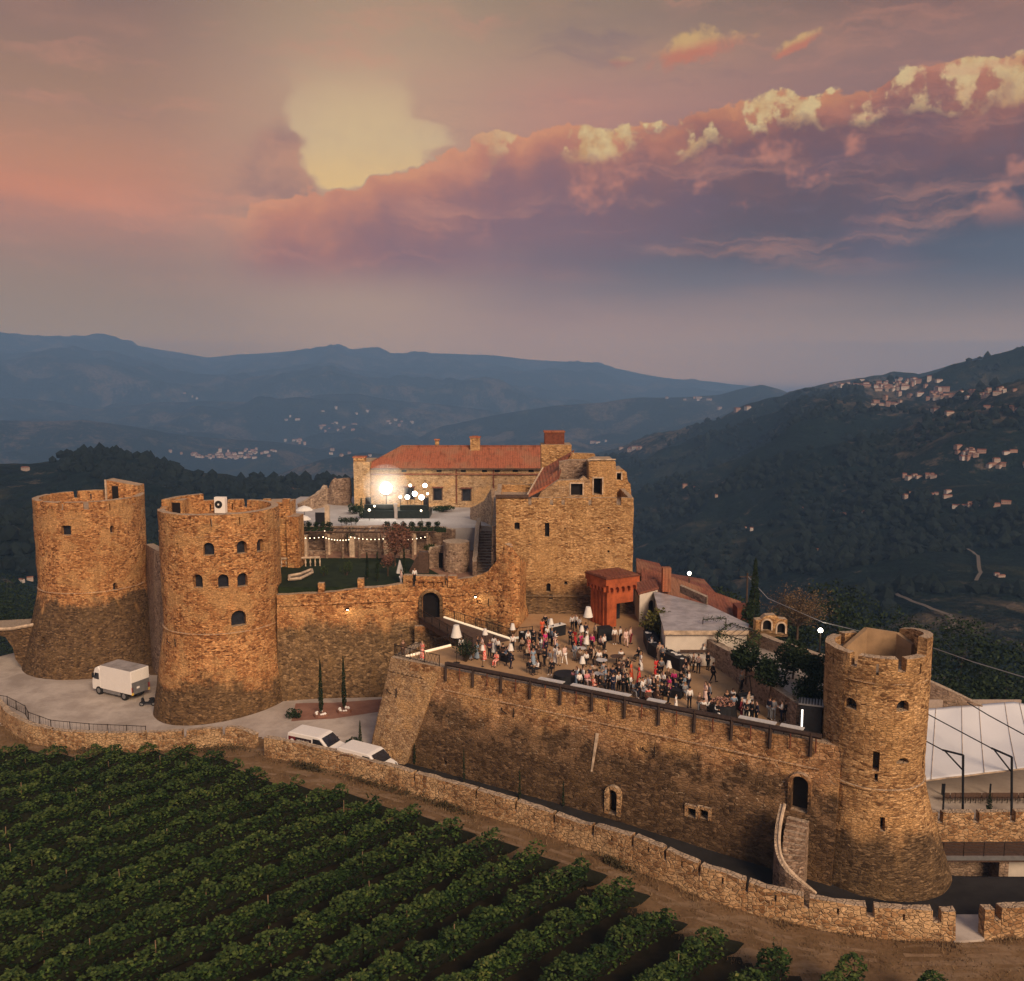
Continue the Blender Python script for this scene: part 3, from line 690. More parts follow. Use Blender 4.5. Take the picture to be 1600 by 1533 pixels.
# ---------------------------------------------------------------- general wall along a plan line
def wall(name, label, nodes, mat, thick=0.8, batter=0.0, zbat=None, rows=12, step=0.55, gaps=(), gapd=0.6, jit=0.06, cat='wall', openings=(), parent=None, slits=(), slit=(0.16, 0.7, 1.0), shear=0.0, kind=None, group=None, zb=None):
    """nodes: (x, y, ztop, zbot); outward is to the RIGHT of travel. gaps: (s0, s1) lowered by gapd"""
    L = [0.0]
    for a, b in zip(nodes, nodes[1:]): L.append(L[-1]+hypot(b[0]-a[0], b[1]-a[1]))
    n = max(2, int(L[-1]/step)); ss = [L[-1]*i/n for i in range(n+1)]+[l for l in L]
    for g in gaps: ss += [g[0]-.01, g[0]+.01, g[1]-.01, g[1]+.01]
    ss = sorted({round(min(L[-1], max(0, s)), 4) for s in ss})
    def at(s):
        for i in range(len(L)-1):
            if s <= L[i+1]+1e-6:
                t = (s-L[i])/max(1e-9, L[i+1]-L[i]); a, b = nodes[i], nodes[i+1]
                return [a[k]+(b[k]-a[k])*t for k in range(4)], i
        return list(nodes[-1]), len(nodes)-2
    def nrm(s):
        e = 0.35; (a, _), (b, _) = at(max(0, s-e)), at(min(L[-1], s+e)); d = Vector((b[0]-a[0], b[1]-a[1], 0)).normalized(); return Vector((d.y, -d.x, 0))
    front, back = [], []
    for s in ss:
        (x, y, zt, zb_), _ = at(s)
        if any(g[0] < s < g[1] for g in gaps): zt -= gapd
        nn = nrm(s); col = []; colb = []
        zbt = zt if zbat is None else zbat
        for k in range(rows+1):
            z = zb_+(zt-zb_)*k/rows; off = batter*max(0, (zbt-z)/max(0.1, zbt-zb_)) if z < zbt else 0
            if shear: sh_ = shear*(s/L[-1])**3*(1-(z-zb_)/(zt-zb_)); x_, y_ = x+nn.y*sh_, y-nn.x*sh_
            else: x_, y_ = x, y
            col.append(Vector((x_+nn.x*off, y_+nn.y*off, z))); colb.append(Vector((x_-nn.x*thick, y_-nn.y*thick, z)))
        front.append(col); back.append(colb)
    if jit:
        for grid in (front, back):
            for col in grid:
                for k in range(len(col)):
                    v = col[k]; d = noise.noise_vector(v*0.9)*jit+noise.noise_vector(v*2.9)*jit*0.6; col[k] = v+Vector((d.x, d.y, d.z*(0.9 if k == rows else 0.3)))
    mb = MB(); m = len(ss); r1 = rows+1
    for col in front: mb.v += [tuple(v) for v in col]
    for col in back: mb.v += [tuple(v) for v in col]
    B = m*r1; F = mb.f
    for i in range(m-1):
        for k in range(rows):
            F.append((i*r1+k, (i+1)*r1+k, (i+1)*r1+k+1, i*r1+k+1)); F.append((B+i*r1+k, B+i*r1+k+1, B+(i+1)*r1+k+1, B+(i+1)*r1+k))
        F.append((i*r1+rows, (i+1)*r1+rows, B+(i+1)*r1+rows, B+i*r1+rows)); F.append((i*r1, B+i*r1, B+(i+1)*r1, (i+1)*r1))
    for i in (0, m-1):
        for k in range(rows):
            f = (i*r1+k, i*r1+k+1, B+i*r1+k+1, B+i*r1+k); F.append(f if i == 0 else f[::-1])
    has = bool(openings or slits)
    if has and parent is None:
        root = empty(name, (0, 0, 0)); tag(root, label, cat, group, kind); o = mb.build('masonry', mat, root)
    else:
        root = None; o = mb.build(name, mat, parent)
        if parent is None: tag(o, label, cat, group, kind)
    cm = MB()
    for (s, zz, w, h, kd, dep, fr) in openings:
        (x, y, zt, zb_), _ = at(s); nn = nrm(s); zbt = zt if zbat is None else zbat
        off = batter*max(0, (zbt-zz)/max(0.1, zbt-zb_)); p = Vector((x, y, zz))+nn*off
        opening(cm, p, nn, w, h, kd, dep+0.1, 1.0); pane(root or parent, p-nn*0.0, nn, w, h, kd, dep, 'doorway' if h > 1.7 else 'window', M['dark_hole'], fr)
    for s in slits:
        (x, y, zt, zb_), _ = at(s); nn = nrm(s); opening(cm, Vector((x, y, zt-slit[2])), nn, slit[0], slit[1], 'sq', thick+0.4, 0.6)
    cut(o, cm)
    return root or o, at, nrm, L
def node(px, y, ytop, zb=None):
    p = D(px, ytop, y); return (p.x, p.y, p.z, zg(p.x, p.y)-1.2 if zb is None else zb)
def s_of(nodes, px):      # arc length at which the wall's top line passes photo column px
    L = 0.0; prev = None
    for a, b in zip(nodes, nodes[1:]):
        pa = px_of(*a[:3])[0]; pb = px_of(*b[:3])[0]; l = hypot(b[0]-a[0], b[1]-a[1])
        if (pa <= px <= pb) or (pb <= px <= pa):
            lo, hi = 0.0, 1.0
            for _ in range(30):
                t = (lo+hi)/2; q = px_of(a[0]+(b[0]-a[0])*t, a[1]+(b[1]-a[1])*t, a[2]+(b[2]-a[2])*t)[0]
                if (q < px) == (pb > pa): lo = t
                else: hi = t
            return L+l*lo
        L += l
    return L

# gate wall between the ochre tower and the keep
gn = [node(432, 91.0, 930), node(500, 91.2, 927), node(560, 91.4, 920), node(600, 91.6, 917), node(655, 91.8, 908), node(700, 91.6, 907), node(735, 91.0, 903), node(762, 90.2, 893), node(778, 89.6, 874), node(788, 89.0, 850), node(800, 88.6, 856), node(812, 88.8, 872), node(822, 92.5, 880, -3)]
sg = s_of(gn, 673)
gw, gat, gnr, gL = wall('curtain_wall', 'long ochre curtain wall from the round tower past the arched gate to the keep', gn, M['gatewall'], 0.9, 0.9, 1.5, 20,
   openings=[(sg, -0.35, 1.9, 3.1, 'arch', 0.8, (0.30, M['keep']))], gaps=[(s_of(gn, 641), s_of(gn, 650)), (s_of(gn, 693), s_of(gn, 697))], gapd=0.5)
def course(parent, pts, r, mat): MB().tube([Vector(p) for p in pts], r, 6).build('string_course', mat, parent, smooth=True)
course(gw, [Vector((gat(s)[0][0], gat(s)[0][1], lerp_tab([(0, 1.4), (sg, 1.9), (gL[-2], 3.9)], s)))+gnr(s)*0.05 for s in [sg+1.6+i*0.6 for i in range(int((gL[-2]-sg-1.6)/0.6))]], 0.09, M['gatewall'])
course(gw, [Vector((gat(s)[0][0], gat(s)[0][1], 1.4+0.03*s))+gnr(s)*0.05 for s in [0.3+i*0.6 for i in range(int((sg-2)/0.6))]], 0.09, M['gatewall'])
# crenellated gatehouse crown with three machicolation arches
(gx, gy, gzt, _), _ = gat(sg); gN = gnr(sg); ga = atan2(gN.y, gN.x)+pi/2
gm = MB(); T_ = TR(gx, gy, 0, ga)
gm.box(-1.5, 1.5, -0.32, 0.6, 3.9, gzt+0.55, T_)
for k in (-1, 0, 1): gm.box(k*0.98-0.14-0.49, k*0.98+0.14-0.49, -0.3, 0.0, 3.45, 3.9, T_)
gm.box(1.34, 1.5, -0.3, 0.0, 3.45, 3.9, T_)
gm.build('gate_crown', M['gatewall'], gw)
for k in (-2.4, 2.3): hull([[((T_@Vector((x, y, z))).to_tuple()) for x, y in rect(k-0.45, k+0.45, -0.25, 0.5, 4)] for z in (gzt-0.6, gzt+0.0, gzt+0.35, gzt+0.6)], 'merlon', M['gatewall'], gw, 0.05)
for px in (501, 563):
    s = s_of(gn, px); (x, y, zt, _), _ = gat(s); MB().cbox((x, y+0.5, zt+0.45), 0.62, 0.6, 1.1).build('pier', M['gatewall'], gw)

# keep
kz = D(880, 778, 93.5).z; kA, kB = D(775, 800, 93.5).x, D(990, 800, 93.5).x; kzs = D(880, 932, 93.5).z
def off_rect(x0, x1, y0, y1, o, n=22): return rect(x0-o, x1+o, y0-o, y1+o, n)
kr = empty('keep', (0, 0, 0), 0, 'square ochre stone keep rising behind the orange pavilion', 'keep')
loops = [[(x, y, z) for x, y in off_rect(kA, kB, 93.5, 106, 0.9*max(0, (kzs-z)/(kzs+2)))] for z in [-2+(kzs+2)*k/6 for k in range(7)]+[kzs+(kz-kzs)*k/18 for k in range(1, 19)]]
loops.append([(x, y, kz) for x, y in off_rect(kA, kB, 93.5, 106, -0.5)]); loops.append([(x, y, kz-0.9) for x, y in off_rect(kA, kB, 93.5, 106, -0.5)])
kw = hull(loops, 'wall', M['keep'], kr, 0.06)
cm = MB()
for px, py, w_, h_, kd in ((808,822,0.55,0.75,'sq'),(855,828,0.48,1.5,'sq'),(857,918,0.45,0.95,'arch'),(884,911,0.3,0.35,'sq'),(951,825,0.22,0.22,'sq'),(951,862,0.25,0.25,'sq'),(883,826,0.15,0.15,'sq'),(861,934,0.4,0.5,'sq')):
    p = D(px, py, 93.5 if py < 932 else 93.2); p.z -= h_/2; opening(cm, p, (0, -1), w_, h_, kd, 0.8, 1.2); pane(kr, p, (0, -1), w_, h_, kd, 0.6, 'window', M['dark_hole'])
for px in (828, 862, 880, 922, 967):
    p = D(px, 786, 93.5); opening(cm, Vector((p.x, 93.5, kz-0.75)), (0, -1), 0.35 if px != 967 else 0.5, 1.2, 'sq', 0.9, 0.6)
p = D(801, 905, 93.0); opening(cm, Vector((p.x, 93.0, p.z-0.2)), (0, -1), 0.8, 2.2, 'arch', 1.4, 2.0); pane(kr, Vector((p.x, 93.4, p.z-0.2)), (0, -1), 0.8, 2.2, 'arch', 0.8, 'doorway', M['dark_hole'])
cut(kw, cm)
MB().tube([Vector((kA-0.05, 93.45, kzs)), Vector((kB+0.05, 93.45, kzs))], 0.11, 6).build('string_course', M['keep'], kr)
MB().box(kA-0.05, D(826, 778, 93.5).x, 93.3, 93.9, kz+0.02, kz+0.3).build('roof_rail', M['wood'], kr)

# ruined house standing on the back of the keep
rh = empty('ruined_house', (0, 0, 0), 0, 'roofless stone house with a dark doorway and square window on top of the keep', 'house')
def facade(name, poly, y, th, mat, parent, holes=()):
    """poly of photo points at depth y extruded back by th"""
    vs = [D(px, py, y) for px, py in poly]; n = len(vs); mb = MB()
    back = [v+Vector((0, th, 0)) for v in vs]
    mb.add(vs+back, [tuple(range(n)), tuple(range(n, 2*n))[::-1]]+[(i, n+i, n+(i+1) % n, (i+1) % n) for i in range(n)])
    o = mb.build(name, mat, parent, fix=True); cm = MB()
    for (px, py, w_, h_, kd) in holes:
        p = D(px, py, y); opening(cm, p, (0, -1), w_, h_, kd, th*0.7, 0.4)
    cut(o, cm)
    for (px, py, w_, h_, kd) in holes:
        p = D(px, py, y); pane(parent, p, (0, -1), w_, h_, kd, th*0.6, 'doorway' if h_ > 2 else 'window', M['dark_hole'], (0.14, M['cap']))
    return o
facade('gable_wall', [(838,782),(846,768),(872,751),(905,750),(912,744),(922,752),(924,782)], 98.5, 1.0, M['palace'], rh, [(901,774,1.3,1.3,'sq')])
facade('front_wall', [(920,782),(920,722),(929,717),(957,717),(962,722),(964,782)], 99.5, 3.0, M['keep'], rh, [(934,773,0.95,1.85,'sq')])
facade('curved_wall', [(874,760),(874,722),(890,719),(925,719),(925,760)], 103.0, 1.2, M['garden_stone'], rh)
facade('side_wall', [(962,782),(962,735),(973,733),(979,738),(981,752),(985,756),(987,782)], 101.5, 4.0, M['keep'], rh, [(967,750,0.5,0.8,'sq')])
facade('brick_parapet', [(893,722),(893,708),(929,709),(933,722)], 107.0, 1.0, M['keep'], rh)
MB().box(D(918,720,99.4).x, D(962,720,99.4).x, 99.3, 99.42, D(940,719,99.4).z, D(940,717,99.4).z).build('coping', M['cap'], rh)

# ---------------------------------------------------------------- roof tiles
def tiles(name, c0, c1, s=1.0):
    m, nt, b = new_mat(name); b.inputs['Roughness'].default_value = 0.85
    p = pos(nt); x, y, z = sep(nt, p)
    wv = nt.nodes.new('ShaderNodeTexWave'); wv.inputs['Scale'].default_value = 0.9*s; wv.inputs['Distortion'].default_value = 0.4; nt.links.new(p.k, wv.inputs['Vector'])
    n1 = nzs(nt, p, 1.2, 5, 0.7); n2 = nzs(nt, p, 7.0, 3, 0.7); n3 = nzs(nt, p, 0.3, 4, 0.6)
    col = mixc(n2.ss(0.3, 0.7), c0, c1); col = mixc(n1.ss(0.5, 0.7)*0.5, col, [k*0.45 for k in c0]); col = mixc(n3.ss(0.45, 0.62)*0.55, col, (0.30, 0.16, 0.09)); col = mixc(nzs(nt, vmul(nt, p, 2.2, 0.5, 0.5), 1.0, 3, 0.6).ss(0.52, 0.66)*0.5, col, [k*0.5 for k in c0])
    nt.links.new(col.k, b.inputs['Base Color']); bump(nt, b, S(nt, wv.outputs['Fac'])+n2*0.6, 0.8, 0.05); return m
M['tile'] = tiles('terracotta_tiles', (0.26, 0.075, 0.038), (0.44, 0.15, 0.075))
M['tile_dark'] = tiles('old_terracotta_tiles', (0.13, 0.045, 0.03), (0.26, 0.09, 0.055))

# palace
pal = empty('palace', (0, 0, 0), 0, 'long two-storey stone palace with red hipped tile roof behind the upper terrace', 'palace')
PY = 130.0; zpe = D(700, 733, PY).z; zpb = 4.0; xl = D(571, 760, PY).x; xr = D(858, 760, PY).x
rp = rect(xl, xr, PY, PY+11, 26)
pw_ = hull([[(x, y, z) for x, y in rp] for z in [zpb+(zpe-zpb)*k/10 for k in range(11)]], 'wall', M['palace'], pal, 0.04)
cm = MB()
wl = [(684,782,1.15,1.7),(729,783,1.15,1.7),(640,781,1.15,1.7)]
for px, py, w_, h_ in wl: opening(cm, D(px, py, PY), (0, -1), w_, h_, 'sq', 0.6, 0.5)
for px in (631,686,724,757,777,805,830): opening(cm, D(px, 738, PY), (0, -1), 0.75, 0.35, 'sq', 0.5, 0.5)
cut(pw_, cm)
for px, py, w_, h_ in wl:
    o = pane(pal, D(px, py, PY), (0, -1), w_, h_, 'sq', 0.45, 'window', M['glass'], (0.15, M['wood'])); p = D(px, py, PY)
    MB().box(p.x-0.85, p.x+0.85, PY-0.5, PY+0.02, p.z+h_+0.2, p.z+h_+0.32).build('hood', M['tile_dark'], o)
for px in (631,686,724,757,777,805,830): pane(pal, D(px, 738, PY), (0, -1), 0.75, 0.35, 'sq', 0.35, 'attic_opening', M['dark_hole'])
MB().box(xl, xr, PY-0.25, PY-0.02, D(700,742,PY).z, D(700,740,PY).z).build('cornice', M['tile_dark'], pal)
MB().box(xl-0.3, xr+0.2, PY-0.55, PY+0.3, zpe-0.02, zpe+0.16).build('eave', M['wood'], pal)
zr = D(740, 697, PY+5.5).z; xh = D(628, 697, PY+5.5).x; e = 0.5
mb = MB(); v = [(xl-e, PY-e, zpe+0.17), (xr+0.3, PY-e, zpe+0.17), (xr+0.3, PY+11+e, zpe+0.17), (xl-e, PY+11+e, zpe+0.17), (xh, PY+5.5, zr), (xr+0.3, PY+5.5, zr)]
mb.add(v, [(0, 1, 5, 4), (3, 0, 4), (2, 3, 4, 5), (1, 2, 5), (0, 3, 2, 1)]); mb.build('roof', M['tile'], pal)
MB().tube([v[4], v[5]], 0.16, 6).tube([v[0], v[4]], 0.13, 6).build('ridge_tiles', M['tile_dark'], pal)
def chimney(px0, px1, py0, py1, y, mat, parent, cap=True, name='chimney'):
    a, b = D(px0, py1, y), D(px1, py0, y); wd = b.x-a.x
    o = MB().box(a.x, b.x, y-wd/2, y+wd/2, a.z-0.6, b.z).build(name, mat, parent)
    if cap: MB().box(a.x-0.12, b.x+0.12, y-wd/2-0.12, y+wd/2+0.12, b.z+0.002, b.z+0.2).build('cap', M['tile'], o)
    return o
ch = chimney(735, 750, 684, 699, PY+5, M['keep'], pal); chimney(738, 747, 681, 684, PY+5, M['tile'], ch, False, 'flue')
chimney(680, 686, 688, 698, PY+6, M['keep'], pal)
for px in (713, 771): p = D(px, 755, PY-0.12); MB().bar((p.x, PY-0.12, zpe), (p.x, PY-0.12, D(px, 786, PY).z), 0.09, 6).build('drainpipe', M['rust'], pal)
# tower-like left end of the palace
rp = rect(D(553,760,129).x, D(575,760,129).x+0.3, 129, 136, 8); zt_ = D(560, 722, 129).z
hull([[(x, y, z) for x, y in rp] for z in [4+(zt_-4)*k/8 for k in range(9)]], 'side_tower', M['palace'], pal, 0.05)
chimney(554, 571, 715, 724, 130.5, M['keep'], pal)
# tall block and water cistern at the right end
a = D(846, 720, 112); b_ = D(893, 695, 112)
rp = rect(a.x, b_.x, 112, 116, 6); hull([[(x, y, z) for x, y in rp] for z in [8+(b_.z-8)*k/8 for k in range(9)]], 'chimney_block', M['keep'], pal, 0.05)
a = D(851, 695, 113); b_ = D(882, 676, 113)
mb = MB().box(a.x, b_.x, 113, 115.4, a.z, b_.z); mb.build('rusty_chimney_box', M['rust'], pal)
MB().box(a.x-0.1, b_.x+0.1, 112.9, 115.5, b_.z+0.004, b_.z+0.16).build('chimney_rim', M['tile'], pal)
rr = [D(824,774,97.5), D(872,749,100), D(880,722,105), D(897,703,111), D(848,732,110)]
mb = MB(); mb.add(rr+[v-Vector((0, 0, 0.3)) for v in rr], [(0, 1, 4), (1, 2, 4), (2, 3, 4), (7, 6, 5, 9, 8)[::1]]+[(i, 5+i, 5+(i+1) % 5, (i+1) % 5) for i in range(5)]); mb.build('wing_roof', M['tile'], pal, fix=True)
MB().tube([rr[0]+Vector((0,0,.05)), rr[4]+Vector((0,0,.05))], 0.12, 5).build('ridge_tiles', M['cap'], pal)
wr = [D(826,778,99.5), D(872,755,101.5), D(895,725,108), D(850,735,112), D(826,780,112)]
mb = MB(); mb.prism([(v.x, v.y+0.4) for v in wr], 8, 10); 
for i, v in enumerate(wr): mb.v[5+i] = (v.x, v.y+0.4, v.z-0.35)
mb.build('wing_wall', M['palace'], pal)
# ================================================================ SITE: terraces, roads, outer wall
def slab(name, poly, z0, z1, mat, kind='structure', label=None, cat=None, parent=None):
    mb = MB(); mb.prism([(p[0], p[1]) for p in poly], z0, z1); o = mb.build(name, mat, parent, fix=True)
    if parent is None: tag(o, label, cat, None, kind)
    return o
def surf(name, c0, c1, sc=0.6, rough=0.9, bd=0.02, spot=None, spec=0.2):
    m, nt, b = new_mat(name); b.inputs['Roughness'].default_value = rough; b.inputs['Specular IOR Level'].default_value = spec
    p = pos(nt); n1 = nzs(nt, p, sc, 5, 0.65); n2 = nzs(nt, p, sc*9, 4, 0.7)
    col = mixc(n1.ss(0.35, 0.65), c0, c1); col = mixc(n2.ss(0.5, 0.75)*0.3, col, [k*0.7 for k in c0])
    if spot: col = mixc(nzs(nt, p, sc*0.5, 3, 0.5).ss(0.6, 0.7)*0.6, col, spot)
    nt.links.new(col.k, b.inputs['Base Color']); bump(nt, b, n1+n2, 0.5, bd); return m
M['sand'] = surf('terrace_sand', (0.37, 0.225, 0.115), (0.45, 0.28, 0.15), 0.35)
M['concrete'] = surf('pale_concrete', (0.37, 0.31, 0.265), (0.52, 0.45, 0.39), 0.3, spot=(0.22, 0.175, 0.145))
M['asphalt'] = surf('asphalt', (0.020, 0.018, 0.017), (0.032, 0.028, 0.026), 0.5)
M['paving_red'] = surf('red_paving', (0.24, 0.115, 0.08), (0.30, 0.16, 0.115), 0.6)
M['lawn'] = surf('lawn_grass', (0.009, 0.018, 0.007), (0.020, 0.032, 0.011), 0.8, bd=0.06)
M['pave_pale'] = surf('pale_paving', (0.36, 0.33, 0.32), (0.43, 0.395, 0.38), 0.3)
M['garden_floor'] = surf('garden_terracotta', (0.24, 0.13, 0.085), (0.31, 0.18, 0.12), 0.6)

# party terrace
A_ = G(613, 1031); B_ = G(692, 1047); C_ = G(1287, 1166)
n0 = Vector((C_.x-B_.x, C_.y-B_.y, 0)).normalized(); nrm0 = Vector((n0.y, -n0.x, 0))
terr = [A_, B_, C_+n0*1.0, (c3.x-1.5, c3.y), (D(1262,1150,63).x, 63), G(1245,1130), G(1180,1088), G(1140,1052), G(1090,1020), G(1050,985), G(1030,968), (G(1010,960).x, 95), (G(820,985).x, 93.5), (G(812,990).x, 88.2), G(797,1001), G(738,1012), G(705,1009.5)]
slab('terrace', terr, -9.5, 0.0, M['sand'])
# long retaining wall of the terrace
zl = -0.02
n0 = Vector((C_.x-B_.x, C_.y-B_.y, 0)).normalized(); nrm0 = Vector((n0.y, -n0.x, 0))
def twn(p): return (p.x+nrm0.x*0.15, p.y+nrm0.y*0.15, zl+0.28, zg(p.x, p.y)-0.8)
tn = [twn(B_-n0*3.4), twn(B_.lerp(C_, 0.5)), twn(C_+n0*1.2)]
ds = s_of(tn, 957); 
def zfor(px, py, nodes, batter=1.25):
    d = pdir(px, py); s = s_of(nodes, px); return s
op = []
def wallpt(px, py, batter, ztop):     # where the ray of a photo point meets the battered wall
    best = None
    for i in range(400):
        z = -11+i*0.03; q = G(px, py, z); zb_ = zg(q.x, q.y)-0.8
        off = batter*max(0, (ztop-z)/(ztop-zb_)); dist = (Vector((q.x, q.y, 0))-Vector((tn[0][0], tn[0][1], 0))).dot(nrm0)-off
        if best is None or abs(dist) < best[0]: best = (abs(dist), z, (Vector((q.x, q.y, 0))-Vector((tn[0][0], tn[0][1], 0))).dot(n0))
    return best[2], best[1]
TB = 1.7
for px, py, w_, h_, kd, fr in ((957,1273,0.72,2.0,'arch',(0.30, M['outer'])),(1081,1277,0.62,0.7,'sq',(0.22, M['outer'])),(1100,1280,0.62,0.7,'sq',(0.22, M['outer'])),(1248,1268,1.15,2.55,'arch',(0.2, M['terrace_wall'])),(695,1196,0.3,0.4,'sq',None)):
    s, z = wallpt(px, py, TB, 0.26); op.append((s, z, w_, h_, kd, 0.8, fr))
def lime(nt, col, p):
    x, y, z = sep(nt, p); d = nzs(nt, vmul(nt, p, 0.35, 0.35, 1.9), 1.0, 2, 0.4); n = nzs(nt, p, 1.6, 3, 0.6)
    k = ((d-0.52).abs()).ss(0.010, 0.003)*n.ss(0.52, 0.6)*z.ss(-5.8, -5.2)*z.ss(-1.4, -2.0)
    col = mixc(nzs(nt, p, 0.5, 3, 0.6).ss(0.5, 0.56)*z.ss(-5.5, -4.5)*0.30, col, (0.46, 0.27, 0.14))
    return mixc(k*0.8, col, (0.62, 0.46, 0.30))
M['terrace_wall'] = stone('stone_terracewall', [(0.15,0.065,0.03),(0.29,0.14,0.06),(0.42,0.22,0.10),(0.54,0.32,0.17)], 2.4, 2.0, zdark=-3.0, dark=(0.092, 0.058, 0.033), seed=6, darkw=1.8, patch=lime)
tLen = (Vector(tn[2][:3])-Vector(tn[0][:3])).length
tw, tat, tnr, tL = wall('retaining_wall', 'long battered retaining wall under the party terrace, orange above and dark below', tn, M['terrace_wall'], 0.9, TB, 0.26, 20, 0.5, openings=op)
# pale limewash streak on the wall
p0s, p0z = wallpt(934, 1145, TB, 0.26); p1s, p1z = wallpt(925, 1205, TB, 0.26)
def onwall(s, z, o=0.06):
    (x, y, zt, zb_), _ = tat(s); nn = tnr(s); return Vector((x, y, z))+nn*(TB*max(0, (0.26-z)/(0.26-zb_))+o)
mb = MB(); 
for k in range(8):
    t = k/7; s = p0s+(p1s-p0s)*t; z = p0z+(p1z-p0z)*t; w2 = 0.13*(1-0.5*t)
    mb.v += [tuple(onwall(s-w2, z, 0.09)), tuple(onwall(s+w2, z, 0.09)), tuple(onwall(s+w2, z, -0.15)), tuple(onwall(s-w2, z, -0.15))]
for k in range(7):
    a = k*4; mb.f += [(a, a+4, a+5, a+1), (a+1, a+5, a+6, a+2), (a+3, a+7, a+4, a)]
mb.build('lime_streak', M['cap'], tw)
# ledge course below the parapet and little drain stones
MB().tube([onwall(s, -1.55, 0.03) for s in [3.9+i*1.0 for i in range(int(tLen)-4)]], 0.07, 5).build('string_course', M['terrace_wall'], tw)
# corner buttress face, paler and battered to the left
bn = [(A_.x+1.6, A_.y+4.6, 0.25, -9.6), (A_.x-0.1, A_.y-0.05, 0.25, -9.6), (B_.x+nrm0.x*0.12-0.02, B_.y+nrm0.y*0.12, 0.27, -9.6)]
bw, bat_, bnr_, bL = wall('corner_bastion', 'pale battered corner of the terrace, left of the long retaining wall', bn, M['buttress'], 0.9, 2.35, 0.25, 18, 0.5, shear=3.0)
course(bw, [Vector((bat_(s)[0][0], bat_(s)[0][1], -0.9))+bnr_(s)*0.32 for s in [4.9+i*0.5 for i in range(9)]], 0.07, M['buttress'])

# garden: lawn level and upper terrace, behind the curtain wall
gl = [(D(436,925,92).x, 91.8), (D(600,925,92.4).x, 92.3), (D(655,925,92.6).x, 92.6), (D(735,925,92).x, 91.8), (D(785,925,90).x, 90.3), (kA-0.05, 94.5), (kA-0.05, 112), (D(430,870,112).x, 112)]
slab('garden_lawn', gl, -9, 3.2, M['lawn'])
lz = 3.2
slab('garden_path', [G(450,872,lz), G(640,872,lz), G(700,905,lz), G(735,905,lz), G(757,905,lz)]+[(kA-0.1, 111.9), (D(430,870,111.9).x, 111.9)], 3.0, 3.204, M['garden_floor'])
up = [(D(440,835,112).x, 112), (kA-0.06, 112), (kA-0.06, 129.0), (D(850,800,129.9).x, 129.9), (D(850,800,142).x, 142), (D(470,800,142).x, 142), (D(430,800,128).x, 126)]
slab('upper_terrace', up, -9, 6.1, M['pave_pale'])
slab('upper_terrace_bed', [(G(510,829,6.1).x, 112.2), G(545,822,6.1), G(603,820,6.1), (G(618,829,6.1).x, 112.2)], 6.0, 6.104, M['garden_floor'])
wall('garden_wall', 'low brown retaining wall behind the pergola below the white terrace', [(D(436,860,111.5).x, 111.5, 6.3, 2.5), (D(560,860,111.5).x, 111.5, 6.4, 2.5), (D(690,860,111.5).x, 111.5, 6.3, 2.5), (D(706,860,110).x, 110, 6.2, 2.5)], M['garden_stone'], 0.6, 0.1, jit=0.05)

# right-hand courtyard and its buildings
cy_ = [(G(1050,985,0).x+0.6, G(1050,985,0).y), G(1092,1018,0), G(1142,1050,0), G(1182,1086,0), G(1247,1128,0), (D(1262,1150,62).x+1, 62.4), (D(1300,1100,64).x, 66), (D(1320,1060,71).x, 70.5), G(1215,1000,2), (G(1130,965,2).x+1, 84), (G(1060,940,0).x, 94), (G(1030,960,0).x, 95)]
cyo = slab('courtyard', cy_, -9, 1.4, M['concrete'])
for v in cyo.data.vertices:
    if v.co.z > 0: v.co.z = lerp_tab([(11, 0.12), (17, 0.5), (21, 1.3)], v.co.x)
# boundary wall between terrace and courtyard
def nd(px, py, z, zt, zb=-1): p = G(px, py, z); return (p.x, p.y, zt, zb)
bwn = [nd(1028,968,0,1.7), nd(1050,988,0,2.0), nd(1090,1024,0,2.0), nd(1140,1056,0,2.0), nd(1168,1080,0,2.0), nd(1190,1100,0,1.9), nd(1244,1140,0,1.9), (c3.x-2.2, c3.y+2.2, 1.9, -1)]
wall('boundary_wall', 'rough stone wall with pale coping between the party terrace and the courtyard', bwn, M['garden_stone'], 0.7, 0.15, rows=5, jit=0.09)
# flat-roofed white building
za = 2.75
wb = empty('flat_roofed_building', (0, 0, 0), 0, 'low white building with flat grey roof right of the orange pavilion', 'building')
f0 = G(1040,986,za); f1 = G(1165,986,za); b0 = G(1026,927,za); b1 = G(1108,946,za); b2 = G(1160,975,za)
mb = MB(); mb.prism([(f0.x, f0.y), (f1.x, f1.y), (b2.x+0.5, b2.y), (b1.x, b1.y), (b0.x, b0.y+1)], -0.5, za-0.15); mb.build('wall', M['cream'], wb)
mb = MB(); mb.prism([(f0.x-0.15, f0.y-0.15), (f1.x+0.15, f1.y-0.15), (b2.x+0.6, b2.y), (b1.x, b1.y+0.2), (b0.x-0.2, b0.y+1.1)], za-0.148, za); mb.build('roof', M['greyroof'], wb)
MB().box(f0.x-0.2, f1.x+0.2, f0.y-0.35, f0.y-0.152, za-0.25, za+0.1).build('roof_edge', M['cap'], wb)
a = G(1062,926,za); b_ = G(1104,945,za); MB().prism([(a.x, a.y), (b_.x, b_.y), (b_.x+0.25, b_.y+0.6), (a.x+0.25, a.y+0.6)], za+0.004, za+0.75).build('roof_wall', M['garden_stone'], wb)
p = G(1080,1014,1.4); MB().box(G(1078,1013,1.4).x, G(1165,1013,1.4).x, f0.y-1.6, f0.y-0.36, 0.1, 0.75).build('plinth', M['cream'], wb)
MB().box(G(1064,1013,1.4).x, G(1165,1013,1.4).x, f0.y-0.5, f0.y-0.353, 0.95, 1.15).build('ledge', M['wood'], wb)
